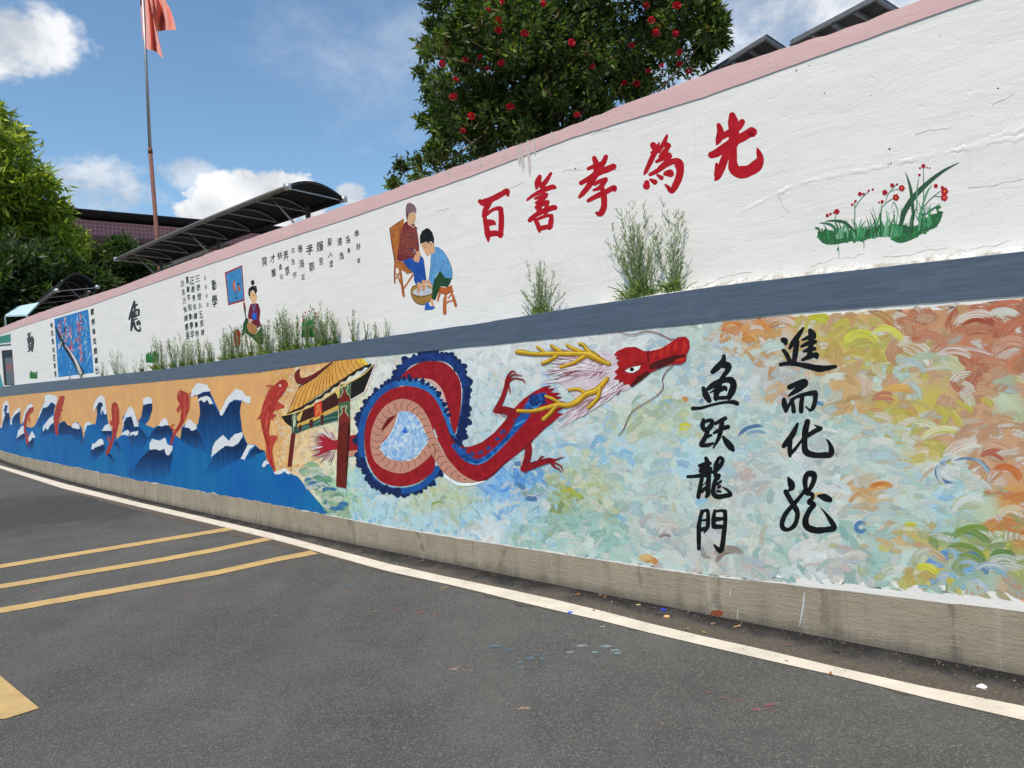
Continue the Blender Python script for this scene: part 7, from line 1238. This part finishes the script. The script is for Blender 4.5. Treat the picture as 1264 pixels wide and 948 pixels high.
ORD = 'first second third fourth fifth sixth seventh eighth ninth tenth eleventh twelfth thirteenth fourteenth fifteenth sixteenth seventeenth eighteenth nineteenth twentieth'.split()
def ordn(i): return ORD[i] if i < 20 else ('twenty-' + ORD[i-20] if i < 29 else 'thirtieth')
row = [(88, 12, 3), (100, 20, 6), (128, 24, 8), (142, 34, 12), (155, 24, 7), (168, 16, 4), (178, 26, 7), (190, 48, 10), (202, 36, 16), (214, 44, 18), (226, 38, 16), (238, 34, 16), (250, 38, 18), (262, 34, 16), (274, 40, 18), (285, 46, 16), (297, 40, 16), (309, 36, 16), (322, 34, 18), (334, 48, 18), (346, 52, 18), (357, 56, 16), (368, 44, 14), (380, 44, 16), (391, 52, 18), (402, 58, 20), (413, 44, 14), (437, 40, 7), (452, 22, 6), (464, 20, 4)]
for i, (px, h, st) in enumerate(row):
    py = float(np.interp(px, [0, 130, 200, 480], [477.5, 463.7, 456, 415]))-1; yel = 305 < px < 330
    weed('ledge_weed', (('yellow green' if yel else 'thin sparse' if st < 9 else 'bushy green') + ' weed, ' + ordn(i) + ' from the plum painting end of the ledge row'), px+r_.uniform(-3, 3), py, h*r_.uniform(.9, 1.1), 13 if h > 30 else 10, st, 30+i, group='weeds along the slate ledge', base_leaves=70 if 175 < px < 420 else 12, tall=1.5, pal=WG if not yel else [(.22, .27, .05), (.16, .22, .05)], bpal=BG if not yel else [(.24, .28, .04)])

# ------------------------------------------------------------------ paint spots and litter on the road
def splat(cx_, cy_, r, h, seed, sx=1.0, n=None, lab=None):
    rnd = random.Random(seed); V = []; Fc = []; z = .0026 if cy_ < 800 else .0026
    for k in range(n or rnd.randint(2, 5)):
        a = ground(cx_+rnd.gauss(0, r*.8*sx), cy_+rnd.gauss(0, r*.28)); rr = np.linalg.norm(ground(cx_+r, cy_)-ground(cx_, cy_))*rnd.uniform(.15, .55); b = len(V); m_ = 10; ph = rnd.random()*6; V.append((a[0], a[1], .0038))
        for i in range(m_): an = 2*math.pi*i/m_; q = rr*(.6+.5*rnd.random()); V.append((a[0]+math.cos(an)*q*1.3, a[1]+math.sin(an)*q*.8, .0032))
        for i in range(m_): Fc.append((b, b+1+i, b+1+(i+1) % m_))
    return V, Fc
def spotmat(h):
    m = bpy.data.materials.new('spilt_paint'); m.use_nodes = True; nt = m.node_tree; nt.nodes.clear(); g = NG(nt); o = nt.nodes.new('ShaderNodeOutputMaterial'); b = nt.nodes.new('ShaderNodeBsdfPrincipled'); t = nt.nodes.new('ShaderNodeBsdfTransparent'); x = nt.nodes.new('ShaderNodeMixShader')
    v = g.coord('Object'); n = g.noise(v, 38, 4, .7); f = g.noise(v, 150, 3, .7); g.L.new(g.m('MULTIPLY', g.rng(g.m('ADD', n, g.m('MULTIPLY', f, .8)), .70, .98), .85), x.inputs[0]); b.inputs['Base Color'].default_value = tuple(x*.55+.07 for x in alb(h, .8))+(1,); b.inputs['Roughness'].default_value = .8
    g.L.new(t.outputs[0], x.inputs[1]); g.L.new(b.outputs[0], x.inputs[2]); g.L.new(x.outputs[0], o.inputs[0]); return m
sm = {}
for i, (x, y, r, h) in enumerate([(430, 725, 7, '#3f6f8c'), (395, 722, 5, '#4a7890'), (360, 741, 8, '#a0605a'), (465, 752, 7, '#8a7a66'), (498, 752, 6, '#a05058'), (525, 753, 9, '#a84a58'), (640, 800, 14, '#2f6a8a'), (660, 812, 12, '#3a7896'), (630, 820, 14, '#5a8ca0'), (720, 797, 16, '#a9b4bc'), (745, 801, 10, '#8fb0c0'), (560, 827, 9, '#c49a7e'), (575, 828, 5, '#d0a88c'), (655, 874, 9, '#c89a7c'), (646, 873, 4, '#b0606a'), (530, 871, 4, '#c0a084'), (410, 897, 5, '#d0aa8c'), (845, 872, 6, '#2f7a98'), (817, 893, 4, '#b88a70'), (152, 800, 4, '#b0605a'), (300, 844, 4, '#c49a80'), (40, 730, 5, '#a8604a'), (165, 692, 3, '#b05a5a'), (236, 735, 4, '#b8625a'), (500, 924, 3, '#b8a090'), (707, 910, 3, '#c09a84'), (880, 850, 9, '#7a3844'), (905, 862, 12, '#8a3a44'), (935, 872, 12, '#963a42'), (955, 878, 6, '#8a3038'), (870, 855, 6, '#6a3440'), (1210, 849, 6, '#d8dcd8'), (724, 772, 5, '#d8dcd8'), (742, 777, 5, '#e0e2de'), (768, 820, 3, '#c8ccc8'), (700, 785, 4, '#2a4a8a'), (300, 700, 4, '#b09858'), (548, 727, 7, '#a89850'), (520, 735, 4, '#9a8a58'), (340, 760, 3, '#b4b0a8'), (480, 697, 6, '#8ab0c8'), (1000, 775, 4, '#b43a30'), (750, 760, 8, '#a8bcc4'), (775, 765, 6, '#6a8cb0'), (760, 752, 5, '#b04a50')]):
    V, Fc = splat(x, y, r, h, 40+i); o_ = mk('paint_spot', V, Fc, spotmat(h) if h not in sm else sm[h], kind='structure'); sm[h] = o_.data.materials[0]
# paint smear on the plinth and drips
sub('paint_smear', lower, [poly(ell(885, 757, 8, 4), 2, 2.5)], '#8a4a30', 1.5); sub('paint_drip', lower, R(ID, [(993, 731, .8), (991, 750, 2.0), (987, 772, .8)], [(902, 727, .5), (901, 735, 1.2)], [(911, 752, .5), (910, 763, 1.0)]), '#bdc2c0', 1.5)
M_LIT = [plain('dry_leaf_%d' % i, c, .8, nscale=50, var=.3) for i, c in enumerate([(.34, .20, .07), (.24, .14, .06), (.40, .30, .14), (.16, .12, .08), (.3, .1, .04)])]
def bitmesh(seed, kind):
    rnd = random.Random(seed); n = 8; V = [(0, 0, .006)]
    for i in range(n): a = 2*math.pi*i/n; e = 1.0 if kind == 'leaf' else .8; V.append((math.cos(a)*.022*(1.5 if kind == 'leaf' else 1)*rnd.uniform(.7, 1.1), math.sin(a)*.011*(1 if kind == 'leaf' else 1.6)*rnd.uniform(.7, 1.2), rnd.uniform(.0, .012)))
    return V, [(0, 1+i, 1+(i+1) % n) for i in range(n)]
rnd = random.Random(77); meshes = []
for k in range(5):
    V, Fc = bitmesh(k, 'leaf'); me = bpy.data.meshes.new('dry_leaf'); me.from_pydata(V, [], Fc); me.materials.append(M_LIT[k]); meshes.append(me)
for i in range(26):
    u = rnd.choice((rnd.uniform(-.5, 4.5), rnd.uniform(.5, 2.2), rnd.uniform(0, 14))); of = abs(rnd.gauss(0, .16))+.03; p = S(u, .004, of); o_ = bpy.data.objects.new('dry_leaf', rnd.choice(meshes)); COL.objects.link(o_); o_.location = tuple(p); o_.rotation_euler = (rnd.uniform(-.2, .2), rnd.uniform(-.2, .2), rnd.uniform(0, 6.3)); s_ = rnd.uniform(.35, .85); o_.scale = (s_, s_, s_)
    tag(o_, 'small dry leaf lying in the dirt along the foot of the wall', 'leaf', 'dry leaves along the foot of the wall')
def lump(name, lab, cat, px, py, r, h):
    bm = bmesh.new(); bmesh.ops.create_icosphere(bm, subdivisions=2, radius=1); g_ = ground(px, py)
    for v in bm.verts: n_ = 1+.25*mnoise.noise(v.co*1.7+Vector((px, 0, 0))); v.co = Vector((v.co.x*r*n_*1.2, v.co.y*r*n_, max(v.co.z, -.3)*r*.55*n_+r*.16))
    me = bpy.data.meshes.new(name); bm.to_mesh(me); bm.free(); me.materials.append(plain('mat_'+name, alb(h, 1.1), .5, nscale=60)); o_ = bpy.data.objects.new(name, me); COL.objects.link(o_); o_.location = (g_[0], g_[1], .003); tag(o_, lab, cat)
lump('paint_lump', 'round bright yellow blob of paint at the foot of the wall', 'paint blob', 1205, 808, .020, '#d6d21c'); lump('paint_lump', 'small pale yellow green blob of paint next to the bright yellow one', 'paint blob', 1183, 814, .013, '#b8c060')
lump('plastic_scrap', 'white scrap on the asphalt below the yellow paint blob', 'scrap', 1212, 849, .018, '#e4e6e2'); lump('bottle_cap', 'blue cap lying against the concrete base', 'cap', 819, 754, .016, '#2430a8'); lump('bottle_cap', 'orange bit of rubbish beside the white road line', 'scrap', 823, 762, .016, '#c89a5c')
lump('paint_lump', 'white paint crumb left of the yellow blobs', 'paint blob', 1110, 796, .012, '#dfe3e6'); lump('paint_lump', 'blue stick of chalk on the white road line', 'chalk', 704, 757, .014, '#2a50c0')
# loose grit in the gutter
Vg = []; Fg = []; Cg = []; rg = np.random.default_rng(4)
for i in range(2600):
    u = rg.uniform(-1.5, 12) if rg.random() < .8 else rg.uniform(-1.5, 3); of = abs(rg.normal(0, .17))+.01; p = S(u, .0, of); s_ = rg.uniform(.0015, .006)*(1.6 if rg.random() < .06 else 1); b = len(Vg); a = rg.uniform(0, 6.3)
    for k in range(3): Vg.append((p[0]+math.cos(a+k*2.1)*s_, p[1]+math.sin(a+k*2.1)*s_, .002))
    Vg.append((p[0], p[1], .002+s_*1.1)); Fg += [(b, b+1, b+3), (b+1, b+2, b+3), (b+2, b, b+3)]; c = [(.05, .045, .04), (.12, .095, .07), (.18, .15, .12), (.08, .065, .05), (.36, .34, .3)][rg.choice(5, p=[.34, .34, .14, .16, .02])]; Cg += [c]*4
mk('grit', Vg, Fg, vcol_mat('grit', .95), col=Cg, kind='stuff')
